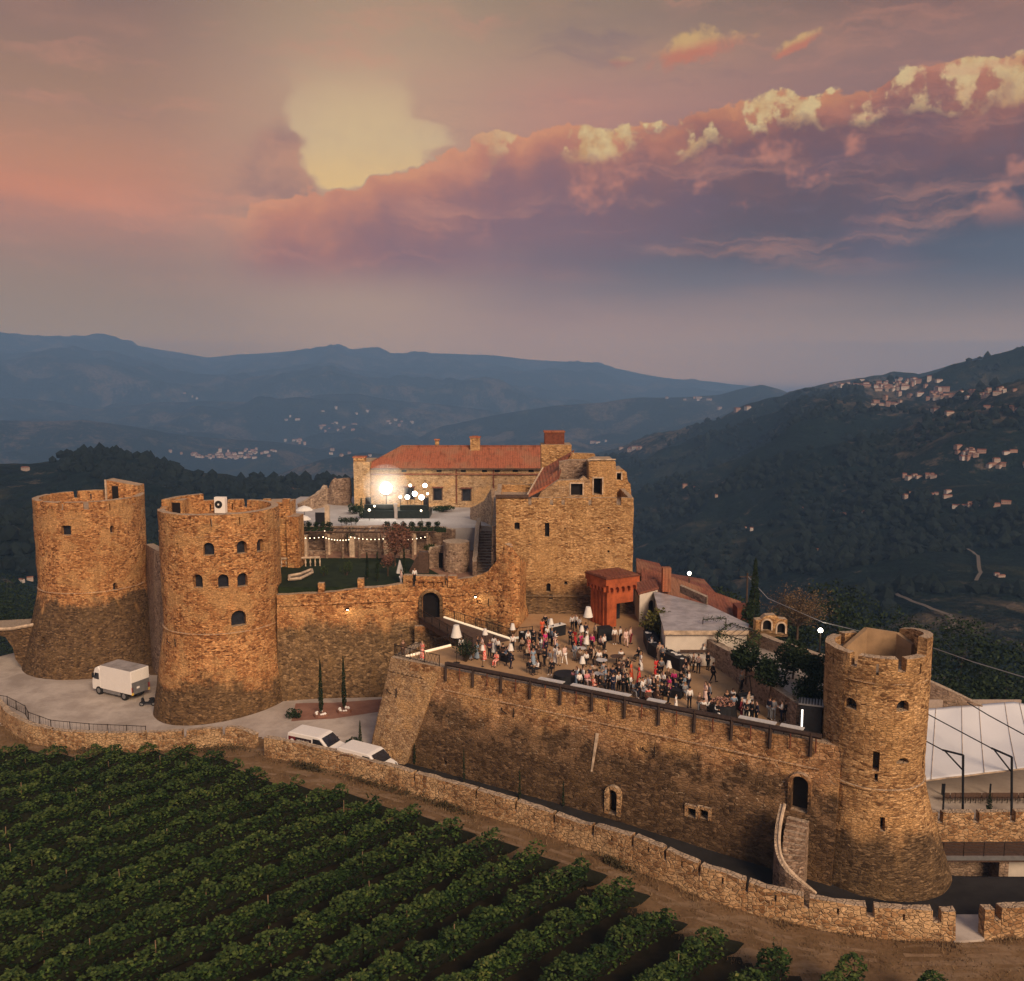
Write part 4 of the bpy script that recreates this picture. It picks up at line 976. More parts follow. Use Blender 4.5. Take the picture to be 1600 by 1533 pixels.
# small grey annexe next to the pavilion with a dark arched door
an = empty('annexe', (0, 0, 0), 0, 'small grey rendered annexe with a dark arched door right of the orange pavilion', 'annexe')
a0 = G(1000,975,0); a1 = G(1030,968,0)
mb = MB(); mb.prism([(a0.x, a0.y+0.6), (a1.x, a1.y+1.4), (a1.x+0.2, a1.y+5), (a0.x, a0.y+5)], 0, 2.9); mb.build('wall', M['cream'], an)
mb = MB(); mb.prism([(a0.x-0.2, a0.y+0.4), (a1.x+0.1, a1.y+1.25), (a1.x+0.3, a1.y+5.1), (a0.x-0.2, a0.y+5.1)], 2.904, 3.15); mb.build('roof', M['tile_dark'], an)
dd = Vector((a1.x-a0.x, a1.y-a0.y+0.8, 0)).normalized(); dp = Vector((a0.x, a0.y+0.6, 0)).lerp(Vector((a1.x, a1.y+1.4, 0)), 0.62)
pane(an, dp+Vector((0, 0, 0.02)), (dd.y, -dd.x), 0.8, 1.9, 'arch', 0.08, 'door', M['dark_hole'])
# old tiled roofs running down behind
def roofblock(label, pts, z0, name='tiled_house'):
    """pts: two eave points and two ridge points as (px, py, depth)"""
    r_ = empty(name, (0, 0, 0), 0, label, 'house'); P = [D(*q) for q in pts]
    mb = MB(); mb.add(P+[v-Vector((0, 0, 0.25)) for v in P], [(0, 1, 2, 3), (7, 6, 5, 4)]+[(i, 4+i, 4+(i+1) % 4, (i+1) % 4) for i in range(4)]); mb.build('roof', M['tile_dark'], r_, fix=True)
    mb = MB(); mb.prism([(v.x, v.y+0.3) for v in P], z0, z0+1)
    for i, v in enumerate(P): mb.v[4+i] = (v.x, v.y+0.3, v.z-0.35)
    mb.build('wall', M['garden_stone'], r_); return r_
r1 = roofblock('long brown tiled house stepping down right of the keep', [(1003,948,92),(1150,985,90),(1158,940,97),(1002,884,99)], -2)
p = D(1041, 905, 95); MB().cbox((p.x, 95, p.z), 0.9, 0.9, 2.6).build('chimney', M['tile'], r1)
r2 = roofblock('bright red gable roof peeping out right of the keep', [(995,895,100),(1045,905,100),(1030,880,106),(994,872,106)], -2)
r3 = roofblock('farther reddish tiled house below the lit street lamp', [(1040,912,112),(1130,940,112),(1100,905,120),(1030,893,120)], -8)
mb = MB(); p = D(1160, 960, 93); MB().cbox((p.x, 93, p.z-1), 1.6, 2, 4).build('side_wall', M['rust'], r1)
# perimeter wall of the courtyard
pn = [D(1103,951,86), D(1130,965,82.5), D(1170,985,78.5), D(1215,1003,75), D(1250,1015,72.5), D(1298,1031,70.0), D(1330,1042,69.0)]
pn = [(v.x, v.y, v.z, -4) for v in pn]
wall('perimeter_wall', 'weathered stone wall closing the far side of the courtyard', [n_ for n_ in pn], M['garden_stone'], 0.7, 0.1, rows=8, jit=0.08)
# bell-gable ruin with two arches
bg_ = empty('arched_ruin', (0, 0, 0), 0, 'small stone ruin with two round arches beyond the courtyard wall', 'ruin')
facade('wall', [(1180,995),(1181,969),(1190,968),(1197,962),(1212,961),(1218,967),(1230,968),(1231,995)], 77.5, 0.8, M['keep'], bg_, [(1198,985,0.75,0.95,'arch'),(1220,990,0.7,0.95,'arch')])

# ---------------------------------------------------------------- orange pavilion
co = G(948, 981); th = radians(28)
ex = Vector((cos(th), sin(th), 0)); ey = Vector((-sin(th), cos(th), 0))     # ex along the right face, ey along the left face
pz = D(946, 906, co.y).z
pv_ = empty('pavilion', (co.x, co.y, 0), th, 'orange rendered pavilion with arcaded cornice and dark doorway against the keep', 'pavilion')
W1, W2 = 3.2, 3.0
mb = MB().box(0, W1, 0, W2, 0, pz); body = mb.build('wall', M['orange'], pv_)
cm = MB(); cm.box(W1*0.36, W1*1.2, -1, 2.6, -0.5, 2.35); cut(body, cm)
MB().box(W1*0.37, W1-0.02, 2.3, 2.58, 0.01, 2.34).build('door', M['glass'], pv_)
MB().box(W1*0.62, W1*0.66, 2.2, 2.29, 0.01, 2.3).build('door_frame', M['steel'], pv_)
mb = MB(); c0 = pz-1.25
for k in range(5):   # little arches on corbels: front
    x0 = -0.12+(W1+0.24)*k/5; x1 = -0.12+(W1+0.24)*(k+1)/5; r_ = (x1-x0)/2-0.1; xm = (x0+x1)/2
    prof = [(x0, 0.75), (x0, 0.0), (xm-r_, 0.0), (xm-r_, 0.25)]+[(xm+r_*cos(pi-pi*i/8), 0.25+r_*sin(pi-pi*i/8)) for i in range(9)]+[(xm+r_, 0.0), (x1, 0.0), (x1, 0.75)]
    n = len(prof); vs = [(a, -0.42, c0+b) for a, b in prof]+[(a, -0.002, c0+b) for a, b in prof]
    mb.add(vs, [tuple(range(n)), tuple(range(n, 2*n))[::-1]]+[(i, n+i, n+(i+1) % n, (i+1) % n) for i in range(n)])
    y0 = (W2+0.1)*k/5; y1 = (W2+0.1)*(k+1)/5; ym = (y0+y1)/2; r2_ = (y1-y0)/2-0.1
    prof = [(y0, 0.75), (y0, 0.0), (ym-r2_, 0.0), (ym-r2_, 0.25)]+[(ym+r2_*cos(pi-pi*i/8), 0.25+r2_*sin(pi-pi*i/8)) for i in range(9)]+[(ym+r2_, 0.0), (y1, 0.0), (y1, 0.75)]
    vs = [(-0.42, a, c0+b) for a, b in prof]+[(-0.002, a, c0+b) for a, b in prof]
    mb.add(vs, [tuple(range(n))[::-1], tuple(range(n, 2*n))]+[(i, (i+1) % n, n+(i+1) % n, n+i) for i in range(n)])
mb.build('arcade', M['orange'], pv_, fix=True)
for k in range(1, 5): MB().box(-0.1, -0.002, W2*k/5-0.1, W2*k/5+0.1, 0, c0).build('pilaster', M['orange'], pv_)
MB().box(-0.44, W1+0.44, -0.44, W2+0.4, c0+0.752, pz+0.1).build('cornice', M['orange'], pv_)
MB().box(-0.5, W1+0.5, -0.5, W2+0.5, pz+0.102, pz+0.22).build('cornice_edge', M['rust'], pv_)
mb = MB(); mb.box(-0.35, W1+0.35, -0.35, W2+0.3, pz+0.222, pz+0.3); mb.build('roof', M['tile_dark'], pv_)
for k in range(7): MB().box(-0.3, W1+0.3, -0.25+k*0.5, -0.15+k*0.5, pz+0.302, pz+0.36).build('roof_batten', M['rust'], pv_)

# ---------------------------------------------------------------- ring road
def strip(name, top, bot, dz, mat, z=None):
    mb = MB(); n = len(top)
    def sub(a):
        out = []
        for p, q in zip(a, a[1:]):
            out += [p.lerp(q, k/6) for k in range(6)]
        return out+[a[-1]]
    T = sub([Gg(*p) for p in top]); B = sub([Gg(*p) for p in bot]); m = len(T); K = 10
    for i in range(m):
        for k in range(K+1):
            v = T[i].lerp(B[i], k/K); mb.v.append((v.x, v.y, zg(v.x, v.y)+dz))
    mb.f = [(i*(K+1)+k, i*(K+1)+k+1, (i+1)*(K+1)+k+1, (i+1)*(K+1)+k) for i in range(m-1) for k in range(K)]
    o = mb.build(name, mat, smooth=True); tag(o, kind='structure'); return o
def inpoly(x, y, P):
    c = False
    for (x0, y0), (x1, y1) in zip(P, P[1:]+P[:1]):
        if (y0 > y) != (y1 > y) and x < (x1-x0)*(y-y0)/(y1-y0)+x0: c = not c
    return c
def drape(name, pix, dz, mat, st=0.4):
    P = [(q.x, q.y) for q in (Gg(*p) for p in pix)]; x0, x1 = min(p[0] for p in P), max(p[0] for p in P); y0, y1 = min(p[1] for p in P), max(p[1] for p in P)
    mb = MB(); idx = {}
    def vid(i, j):
        if (i, j) not in idx: idx[(i, j)] = len(mb.v); x, y = x0+i*st, y0+j*st; mb.v.append((x, y, zg(x, y)+dz))
        return idx[(i, j)]
    for i in range(int((x1-x0)/st)+1):
        for j in range(int((y1-y0)/st)+1):
            if inpoly(x0+(i+.5)*st, y0+(j+.5)*st, P): mb.f.append((vid(i, j), vid(i+1, j), vid(i+1, j+1), vid(i, j+1)))
    o = mb.build(name, mat, smooth=True); tag(o, kind='structure'); return o
drape('road', [(-90,1000),(-20,1016),(60,1040),(150,1050),(260,1056),(340,1058),(440,1070),(600,1088),(640,1210),(400,1152),(330,1158),(240,1160),(120,1158),(20,1142),(-40,1110),(-130,1090)], 0.05, M['concrete'])
strip('forecourt', [(462,1100),(520,1099),(600,1093)], [(455,1128),(520,1124),(600,1112)], 0.062, M['paving_red'])
drape('service_lane_and_shade', [(600,1150),(700,1180),(900,1235),(1100,1300),(1260,1340),(1640,1350)]+[(560,1190),(650,1215),(850,1275),(1000,1340),(1180,1412),(1300,1436),(1490,1452),(1640,1440)][::-1], 0.056, M['asphalt'])  # dark lane, spread wider to paint the shade along the wall foot

# outer crenellated wall: foot points outside, read in the photo
OW = 1.75
o1 = [(-330,1085),(-160,1090),(-60,1098),(-8,1118),(12,1140),(45,1160),(90,1169),(160,1173),(240,1173),(320,1168),(372,1164),(398,1168)]
o2 = [(414,1182),(470,1192),(520,1203),(600,1226),(680,1250),(800,1287),(900,1320),(1000,1362),(1100,1403),(1200,1434),(1300,1455),(1400,1468),(1492,1472)]
o3 = [(1536,1468),(1600,1464),(1700,1458),(1850,1440)]
tops = [(-330,1040),(-60,1060),(-8,1088),(12,1112),(45,1130),(90,1140),(160,1144),(240,1143),(320,1137),(372,1135),(398,1146),(414,1150),(520,1171),(680,1214),(800,1247),(900,1281),(990,1302),(1050,1332),(1120,1358),(1180,1380),(1270,1402),(1360,1414),(1492,1420),(1536,1417),(1600,1413),(1850,1390)]
ring_s = 0
def outer(label, pts, gpx, first=False):
    nodes = []
    for px, py in pts:
        p = Gg(px, py); zt = D(px, lerp_tab(tops, px), p.y+0.3).z; nodes.append((p.x, p.y, zt, p.z-0.7))
    gaps = []
    for a, b in gpx:
        s0, s1 = s_of(nodes, a), s_of(nodes, b); gaps.append((s0, s1))
    L = sum(hypot(b[0]-a[0], b[1]-a[1]) for a, b in zip(nodes, nodes[1:]))
    ed = [0.0]+[e for g in gaps for e in g]+[L]; sl_ = []
    for a, b in zip(ed[::2], ed[1::2]):
        if b-a > 1.6: sl_ += [a+(b-a)*0.5]
    return wall('crenellated_wall', label, nodes, M['outer'], 0.55, 0.12, rows=7, step=0.4, gaps=gaps, gapd=0.75, jit=0.085, slits=sl_, slit=(0.14, 0.42, 0.75), cat='wall')
outer('low crenellated stone wall curving round the truck yard at the left', o1, [(76,79),(113,115),(163,167),(224,229),(283,291),(344,352)])
outer('long low crenellated stone wall along the dirt track, from the white vans to the gateway', o2, [(548,550),(645,649),(742,745),(803,807),(863,867),(923,928),(986,991),(1036,1041),(1090,1095),(1165,1170),(1256,1266),(1354,1367),(1458,1471)])
outer('low crenellated stone wall right of the gateway opening', o3, [(1555,1566),(1640,1650)])
# gateway threshold slab
mb = MB(); q0, q1 = Gg(1490,1474), Gg(1538,1471); q2, q3 = Gg(1536,1432), Gg(1494,1432)
mb.prism([(q0.x, q0.y), (q1.x, q1.y), (q2.x, q2.y), (q3.x, q3.y)], q0.z-0.4, q0.z+0.14); o = mb.build('threshold_slab', M['concrete']); tag(o, 'pale concrete slab filling the gateway opening in the low wall', 'slab')

# wheel ruts worn into the dirt track
M['rut'] = surf('worn_rut', (0.185, 0.115, 0.064), (0.265, 0.172, 0.10), 2.2)
for off, lab in ((24, 0), (37, 0)):
    pts = [Gg(px, py+off*min(1, 0.55+px/2600)) for px, py in [(250,1172),(330,1172),(398,1180)]+o2[:-1]+[(1520,1470),(1640,1462)]]; mb = MB(); Q = []
    for a, b_ in zip(pts, pts[1:]): Q += [a.lerp(b_, k/10) for k in range(10)]
    for k, v in enumerate(Q):
        d_ = Q[min(k+1, len(Q)-1)]-Q[max(k-1, 0)]; d_.z = 0; d_.normalize(); w_ = 0.16+0.10*noise.noise(Vector((k*0.31, off, 0))); cx_ = 0.12*noise.noise(Vector((k*0.1, off, 5)))
        for sg in (-1, 1): x_, y_ = v.x-d_.y*(w_*sg+cx_), v.y+d_.x*(w_*sg+cx_); mb.v.append((x_, y_, zg(x_, y_)+0.012))
    mb.f = [(2*k, 2*k+1, 2*k+3, 2*k+2) for k in range(len(Q)-1) if noise.noise(Vector((k*0.22, off*3, 1))) > -0.05]
    tag(mb.build('wheel_rut', M['rut']), kind='structure')
# wall between the two left towers
wall('link_wall', 'tall stone wall joining the two round towers at the left', [(c1.x+6, c1.y+1.5, D(235,860,107).z, -12), (D(240,855,104).x, 104, D(240,858,104).z, -12), (c2.x-4.5, c2.y+3, D(250,872,100).z, -12)], M['garden_stone'], 1.0, 0.6, rows=12)
# bridge at far left
bb = empty('arched_bridge', (0, 0, 0), 0, 'stone road bridge with a wide dark arch at the far left edge', 'bridge')
facade('wall', [(-160,1060),(-160,992),(-60,988),(20,984),(62,976),(62,1075)]+[(24,1030),(20,1012),(8,995),(-20,990),(-60,1000),(-80,1030),(-82,1060)], 105.0, 5.0, M['tower_a'], bb)
MB().tube([D(-160,990,104.9), D(-60,986,104.9), D(20,982,104.9), D(62,974,104.9)], 0.2, 6).build('coping', M['cap'], bb)

# ---------------------------------------------------------------- marquee and walkway on the right
DY = 60.5; dz_ = D(1540, 1336, DY).z
xw0 = D(1468, 1330, DY).x; xw1 = xw0+14
deck = empty('walkway', (0, 0, 0), 0, 'raised walkway with metal railing and crenellated stone parapet right of the flared tower', 'walkway')
MB().box(xw0-1.5, xw1, DY, DY+5.0, dz_-0.55, dz_-0.15).build('deck', M['wood'], deck)
MB().box(xw0-1.5, xw1, DY-0.12, DY-0.003, dz_-0.35, dz_-0.05).build('deck_edge', M['steel'], deck)
mb = MB(); x = xw0-1.2
while x < xw1: mb.bar((x, DY-0.06, dz_-0.05), (x, DY-0.06, dz_+1.0), 0.03, 5); x += 1.45
for zz in (1.0, 0.75, 0.5, 0.25): mb.bar((xw0-1.2, DY-0.06, dz_+zz), (xw1, DY-0.06, dz_+zz), 0.022 if zz < 1 else 0.035, 4)
mb.build('railing', M['iron'], deck)
pz0 = D(1540, 1270, DY+2).z
gp = []; x = 1.9
while x < 13: gp.append((x, x+0.42)); x += 2.7
wall('parapet', None, [(xw0-1.2, DY+2, pz0, dz_-0.2), (xw1, DY+2.2, pz0, dz_-0.2)], M['outer'], 0.5, 0.0, rows=5, gaps=gp, gapd=0.8, jit=0.07, parent=deck, step=0.4)
# undercroft wall below
uc = empty('undercroft', (0, 0, 0), 0, 'dark stone undercroft with arches beneath the walkway', 'arcade')
mb = MB(); xa = xw0-1.5; prof_x = [(xa, xa+0.9)]
mb.box(xa-2, xw1, DY+1.6, DY+2.2, -15, dz_-0.56); mb.build('back_wall', M['garden_stone'], uc)
for px0, px1 in ((1562, 1577),): MB().box(D(px0,1380,DY).x, D(px1,1380,DY).x, DY+0.2, DY+1.59, -15, dz_-0.56).build('pier', M['garden_stone'], uc)
MB().box(D(1577,1380,DY).x, xw1, DY+1.3, DY+1.58, -15, dz_-1.0).build('pale_infill', M['cream'], uc)

mq = empty('marquee', (0, 0, 0), 0, 'large white fabric marquee with black steel frames beside the right tower', 'marquee')
e0 = D(1452, 1219, 67.5); e1 = D(1610, 1200, 66.0); r0 = D(1452, 1107, 78.0); r1_ = D(1586, 1096, 78.0); r2_ = D(1680, 1122, 76.0); e2 = D(1760, 1185, 65.0)
e0 = e0+(e0-e1).normalized()*3.0; r0 = r0+(r0-r1_).normalized()*2.5
mb = MB(); N_ = 24
for j in range(N_+1):
    for i in range(N_+1):
        u, v = i/N_, j/N_; a = e0.lerp(e2, u) if False else (e0.lerp(e1, u/0.55) if u < 0.55 else e1.lerp(e2, (u-0.55)/0.45)); b_ = (r0.lerp(r1_, u/0.55) if u < 0.55 else r1_.lerp(r2_, (u-0.55)/0.45))
        p = a.lerp(b_, v); p.z += -0.35*sin(pi*v)*(0.6+0.4*cos(u*12))+0.03*noise.noise(p*0.8); mb.v.append(tuple(p))
mb.f = [(j*(N_+1)+i, j*(N_+1)+i+1, (j+1)*(N_+1)+i+1, (j+1)*(N_+1)+i) for j in range(N_) for i in range(N_)]
mf, nt_, bb_ = new_mat('marquee_fabric'); bb_.inputs['Roughness'].default_value = 0.6
nq = nzs(nt_, pos(nt_), 0.5, 4, 0.6); nt_.links.new(mixc(nq, (0.80, 0.78, 0.77), (0.90, 0.88, 0.87)).k, bb_.inputs['Base Color'])
ro = mb.build('canopy', mf, mq, smooth=True); sm_ = ro.modifiers.new('t', 'SOLIDIFY'); sm_.thickness = 0.04
for k in range(1, 10):
    i_ = int(N_*k/10); col_ = [Vector(ro.data.vertices[j*(N_+1)+i_].co)+Vector((0, 0, 0.025)) for j in range(N_+1)]; MB().tube(col_, 0.022, 4).build('seam', M['cap'], mq)
MB().tube([Vector(ro.data.vertices[i].co) for i in range(N_+1)], 0.06, 5).build('eave_hem', M['cap'], mq)
for px, ys, ye, px2, py2, pxt, pyt in ((1505,1180,1262,1473,1172,1505,1180),(1581,1183,1268,1549,1169,1581,1183)):
    mb = MB(); a = D(px, ye, 66.0); t_ = D(px, ys, 66.0); k_ = D(px2, py2, 67.6); a.z = -8.8
    mb.bar(a, t_, 0.09, 6).bar(t_, k_, 0.08, 6).bar(D(px, ys+24, 66.0), k_+Vector((0.2, 0, -0.1)), 0.06, 6)
    back = D(px2-75, py2-40, 73.5); b2_ = D(px2-140, py2-75, 78)
    mb.bar(k_, back, 0.05, 5).bar(back, b2_, 0.05, 5)
    mb.build('steel_frame', M['black'], mq)
mb = MB(); mb.tube([D(1512,1098,77.0), D(1545,1118,72), D(1600,1148,68.5), D(1680,1172,67)], 0.05, 5).build('ridge_cable', M['black'], mq)
for px in (1473, 1548, 1476): p = D(px, 1225, 69.5 if px != 1476 else 66.2); MB().bar((p.x, p.y, -8.8), (p.x, p.y, p.z), 0.08, 6).build('pole', M['black'], mq)
fl = D(1540, 1262, 68); slab('marquee_floor', [(xw0-3, DY+4), (xw1+3, DY+4), (xw1+3, 82), (xw0-3, 82)], -10.5, -8.8, M['concrete'])
MB().box(xw0-2, xw1+2, 79.0, 79.15, -8.79, -4.3).build('back_curtain', plain('marquee_curtain', (0.38, 0.30, 0.25), 0.9, var=0.15), mq)
wall('outer_bailey_wall', 'stone wall with pale coping running down behind the marquee', [(D(1440,1060,80).x, 80, D(1440,1060,80).z, -12), (D(1475,1075,79).x, 79, D(1475,1075,79).z, -12), (D(1540,1105,77).x, 77.5, D(1540,1104,77.5).z, -12)], M['garden_stone'], 0.6, 0.1)
# ================================================================ VEGETATION
def leafmat(name, stops, rough=0.7, sc=1.2):
    m, nt, b = new_mat(name); b.inputs['Roughness'].default_value = rough; b.inputs['Specular IOR Level'].default_value = 0.12
    g = nt.nodes.new('ShaderNodeNewGeometry'); r = S(nt, g.outputs['Random Per Island'])
    n = nzs(nt, pos(nt), sc, 3, 0.6); n2 = nzs(nt, pos(nt), sc*0.25, 2, 0.5)
    col = (r*0.5+n*0.55+(n2-0.5)*0.5).sat().ramp(stops); nt.links.new(col.k, b.inputs['Base Color']); return m
M['vine'] = leafmat('vine_leaves', [(0.15, (0.006,0.014,0.006)), (0.45, (0.014,0.030,0.010)), (0.64, (0.032,0.062,0.016)), (0.82, (0.085,0.13,0.028)), (1.0, (0.21,0.20,0.055))])
M['vine_lit_top'] = leafmat('sunlit_vine_leaves', [(0.15, (0.018,0.034,0.011)), (0.45, (0.042,0.068,0.018)), (0.75, (0.085,0.115,0.030)), (1.0, (0.19,0.18,0.055))])  # lighter green on the row tops paints sunlight into the leaf colour
M['leaf_dark'] = leafmat('dark_leaves', [(0.2, (0.008,0.015,0.008)), (0.6, (0.02,0.035,0.015)), (1.0, (0.05,0.07,0.03))])
M['leaf_green'] = leafmat('garden_leaves', [(0.2, (0.015,0.03,0.01)), (0.6, (0.04,0.06,0.02)), (1.0, (0.10,0.12,0.045))])
M['leaf_yellow'] = leafmat('bamboo_leaves', [(0.2, (0.04,0.045,0.012)), (0.6, (0.11,0.10,0.025)), (1.0, (0.22,0.19,0.06))])
M['leaf_red'] = leafmat('reddish_leaves', [(0.2, (0.08,0.035,0.022)), (0.6, (0.20,0.09,0.06)), (1.0, (0.34,0.2,0.14))])
M['dry'] = leafmat('dry_grass_blades', [(0.2, (0.10,0.06,0.03)), (0.6, (0.20,0.13,0.07)), (1.0, (0.32,0.23,0.13))])
M['bark'] = plain('bark', (0.07, 0.045, 0.03), 0.9, var=0.3)
def leaf(V, F, c, s, rnd, flat=False):
    a, b_ = rnd.uniform(0, 2*pi), rnd.uniform(-0.9, 0.9)*(0.5 if flat else 1); ca, sa, cb, sb = cos(a), sin(a), cos(b_), sin(b_)
    ux, uy, uz = ca*cb, sa*cb, sb; t = rnd.uniform(-0.6, 0.6) if flat else rnd.uniform(0, 2*pi); vx, vy, vz = -sa*cos(t)-ca*sb*sin(t), ca*cos(t)-sa*sb*sin(t), cb*sin(t)
    k = len(V); s2 = s*0.62; x, y, z = c
    V += [(x-ux*s, y-uy*s, z-uz*s), (x+vx*s2, y+vy*s2, z+vz*s2), (x+ux*s, y+uy*s, z+uz*s), (x-vx*s2, y-vy*s2, z-vz*s2)]
    F.append((k, k+1, k+2, k+3))
# ---- vineyard
VD = Vector((0.733, 0.680, 0)).normalized(); VN = Vector((VD.y, -VD.x, 0))
vtop = [(-200,1150),(0,1170),(110,1180),(230,1174),(330,1180),(370,1195),(440,1226),(580,1252),(680,1282),(760,1306),(850,1340),(920,1364),(1000,1402),(1060,1436),(1140,1470),(1200,1497),(1290,1513),(1450,1535),(1600,1560),(1800,1600)]
rowsegs = []
for k in range(-22, 34):
    off = VN*(k*3.35); seg = []
    for i in range(-150, 260):
        p = Vector((-14, 70, 0))+off+VD*(i*0.4)
        if p.y < 40: continue
        z = zg(p.x, p.y); px, py = px_of(p.x, p.y, z+1.7)
        edge = lerp_tab(vtop, px)-10+6*noise.noise(Vector((k*1.7, 0, 0)))
        if -110 < px < 1700 and edge < py < 1640: seg.append(Vector((p.x, p.y, z)))
    if len(seg) > 5: rowsegs.append((k, seg))
print('vine rows', len(rowsegs))
def vinerow(idx, seg):
    rnd = random.Random(100+idx); V, F, V2, F2 = [], [], [], []
    root = empty('vine_row', seg[-1]); L = len(seg)
    o3 = seg[-1]
    for i, p in enumerate(seg):
        pp = p-o3
        near = px_of(p.x, p.y, p.z)[1]
        gap = noise.noise(Vector((p.x*0.28, p.y*0.28, idx)))
        dens = 104
        dens = int(dens*(0.65+0.6*(gap+0.5)))
        h = 2.0+0.4*noise.noise(Vector((p.x*0.5, p.y*0.5, idx*3.0)))+0.25*noise.noise(Vector((p.x*1.7, p.y*1.7, idx)))
        wd = 0.32+0.10*noise.noise(Vector((p.x*0.8, p.y*0.8, 5+idx)))
        for _ in range(dens):
            al = rnd.uniform(-0.25, 0.25); cl = 1+0.05*sin((i*0.4+al)*(4.6+0.6*sin(idx*2.1))+idx)+0.26*noise.noise(Vector((p.x*1.1+al, p.y*1.1, idx*1.7)))+0.12*noise.noise(Vector((p.x*3.1, p.y*3.1+al, idx*0.7)))
            if rnd.random() < 0.72: ph = rnd.uniform(0.12, pi-0.12); k_ = rnd.uniform(0.82, 1.1); z = h*cl*(0.72+0.28*sin(ph)*k_); w_ = cos(ph)*wd*1.9*k_*cl
            else: z = h*rnd.uniform(0.25, 0.75); w_ = rnd.choice((-1, 1))*wd*rnd.uniform(1.0, 1.7)*cl
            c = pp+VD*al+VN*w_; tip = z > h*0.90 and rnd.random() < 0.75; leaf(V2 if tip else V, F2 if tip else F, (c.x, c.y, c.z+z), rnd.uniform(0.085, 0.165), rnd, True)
        if rnd.random() < 0.22:     # a long shoot
            c = pp+VN*rnd.uniform(-0.4, 0.4); dx = VN*rnd.uniform(-0.5, 0.5)+VD*rnd.uniform(-0.4, 0.4); hh = rnd.uniform(0.4, 0.8)
            for q in range(7): t = q/6; leaf(V, F, (c.x+dx.x*t, c.y+dx.y*t, c.z+h-0.1+hh*t-0.25*t*t), 0.11*(1.1-0.6*t), rnd)
    mb = MB(); mb.v = V; mb.f = F; mb.build('foliage', M['vine'], root)
    mb = MB(); mb.v = V2; mb.f = F2; mb.build('lit_top_leaves', M['vine_lit_top'], root)
    # near-black core: shade inside the hedge put into its colour
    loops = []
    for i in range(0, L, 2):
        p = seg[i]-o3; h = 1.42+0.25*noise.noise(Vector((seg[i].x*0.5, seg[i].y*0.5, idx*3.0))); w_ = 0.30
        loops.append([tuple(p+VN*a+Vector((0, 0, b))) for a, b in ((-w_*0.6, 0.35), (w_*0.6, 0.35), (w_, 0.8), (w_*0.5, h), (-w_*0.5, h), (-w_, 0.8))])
    if len(loops) > 2: hull(loops, 'shaded_row_core', M['row_shade'], root, 0.12)
    mb = MB(); step = 17
    for i in list(range(L-1, 0, -step))[:90]:
        p = seg[i]-o3; hh = rnd.uniform(1.8, 2.3)+(0.35 if rnd.random() < 0.12 else 0); lean = rnd.uniform(-0.1, 0.1)
        MB().bar(p-Vector((0, 0, 0.2)), p+Vector((lean, 0, hh)), 0.032, 5).build('post', M['post'], root)
    return root
M['row_shade'] = plain('painted_row_shade', (0.010, 0.011, 0.005), 0.95, var=0.4, scale=4)
M['post'] = plain('weathered_post', (0.22, 0.145, 0.09), 0.9, var=0.3)
ORD = ['first','second','third','fourth','fifth','sixth','seventh','eighth','ninth','tenth','eleventh','twelfth','thirteenth','fourteenth','fifteenth','sixteenth','seventeenth','eighteenth','nineteenth','twentieth']
def ordn(n):
    if n <= 20: return ORD[n-1]
    tens = {2:'twenty',3:'thirty',4:'forty',5:'fifty',6:'sixty',7:'seventy',8:'eighty'}[n//10]
    return (tens[:-1]+'ieth') if n % 10 == 0 else tens+'-'+ORD[n % 10-1]
rowsegs.sort(key=lambda q: px_of(*q[1][-1])[0])
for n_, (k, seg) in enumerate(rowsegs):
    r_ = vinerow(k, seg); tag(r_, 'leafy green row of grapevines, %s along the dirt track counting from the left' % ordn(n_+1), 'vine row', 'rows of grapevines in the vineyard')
# vineyard soil, its colour darkened to paint shade between the rows
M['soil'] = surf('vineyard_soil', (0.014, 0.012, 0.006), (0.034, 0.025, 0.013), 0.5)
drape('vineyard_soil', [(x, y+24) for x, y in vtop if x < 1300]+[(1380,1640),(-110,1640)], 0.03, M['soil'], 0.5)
mb = MB(); pts_ = [(-130,1160),(0,1183),(110,1193),(230,1187),(330,1193),(440,1240),(580,1268),(680,1300),(850,1362),(1000,1425),(1140,1495),(1300,1540)]
# dry weeds along the outer wall and the track: one mass nobody could count
rnd = random.Random(5); V, F = [], []
for _ in range(15000):
    px = rnd.uniform(-20, 1620); a = lerp_tab(o1[3:]+o2+o3, px); b_ = lerp_tab([(x, y+32) for x, y in vtop], px)
    t = rnd.random()**2.2*0.55 if rnd.random() < 0.7 else 1-rnd.random()**2*0.3
    nn = noise.noise(Vector((px*0.02, t*3, 0)))
    if nn < -0.05 and rnd.random() < 0.75: continue
    p = Gg(px, a+(b_-a)*t+3); h = rnd.uniform(0.05, 0.26)*(1.5 if nn > 0.15 and t < 0.2 else 0.8); d_ = rnd.uniform(0, pi); w_ = rnd.uniform(0.02, 0.05)
    k = len(V); ox, oy = rnd.uniform(-.12, .12), rnd.uniform(-.12, .12)
    V += [(p.x-cos(d_)*w_, p.y-sin(d_)*w_, p.z-0.03), (p.x+cos(d_)*w_, p.y+sin(d_)*w_, p.z-0.03), (p.x+ox, p.y+oy, p.z+h)]; F.append((k, k+1, k+2))
mb = MB(); mb.v = V; mb.f = F; o = mb.build('dry_grass', M['dry']); tag(o, 'dry brown grass and weeds along the foot of the low wall', 'grass', None, 'stuff')
V, F = [], []
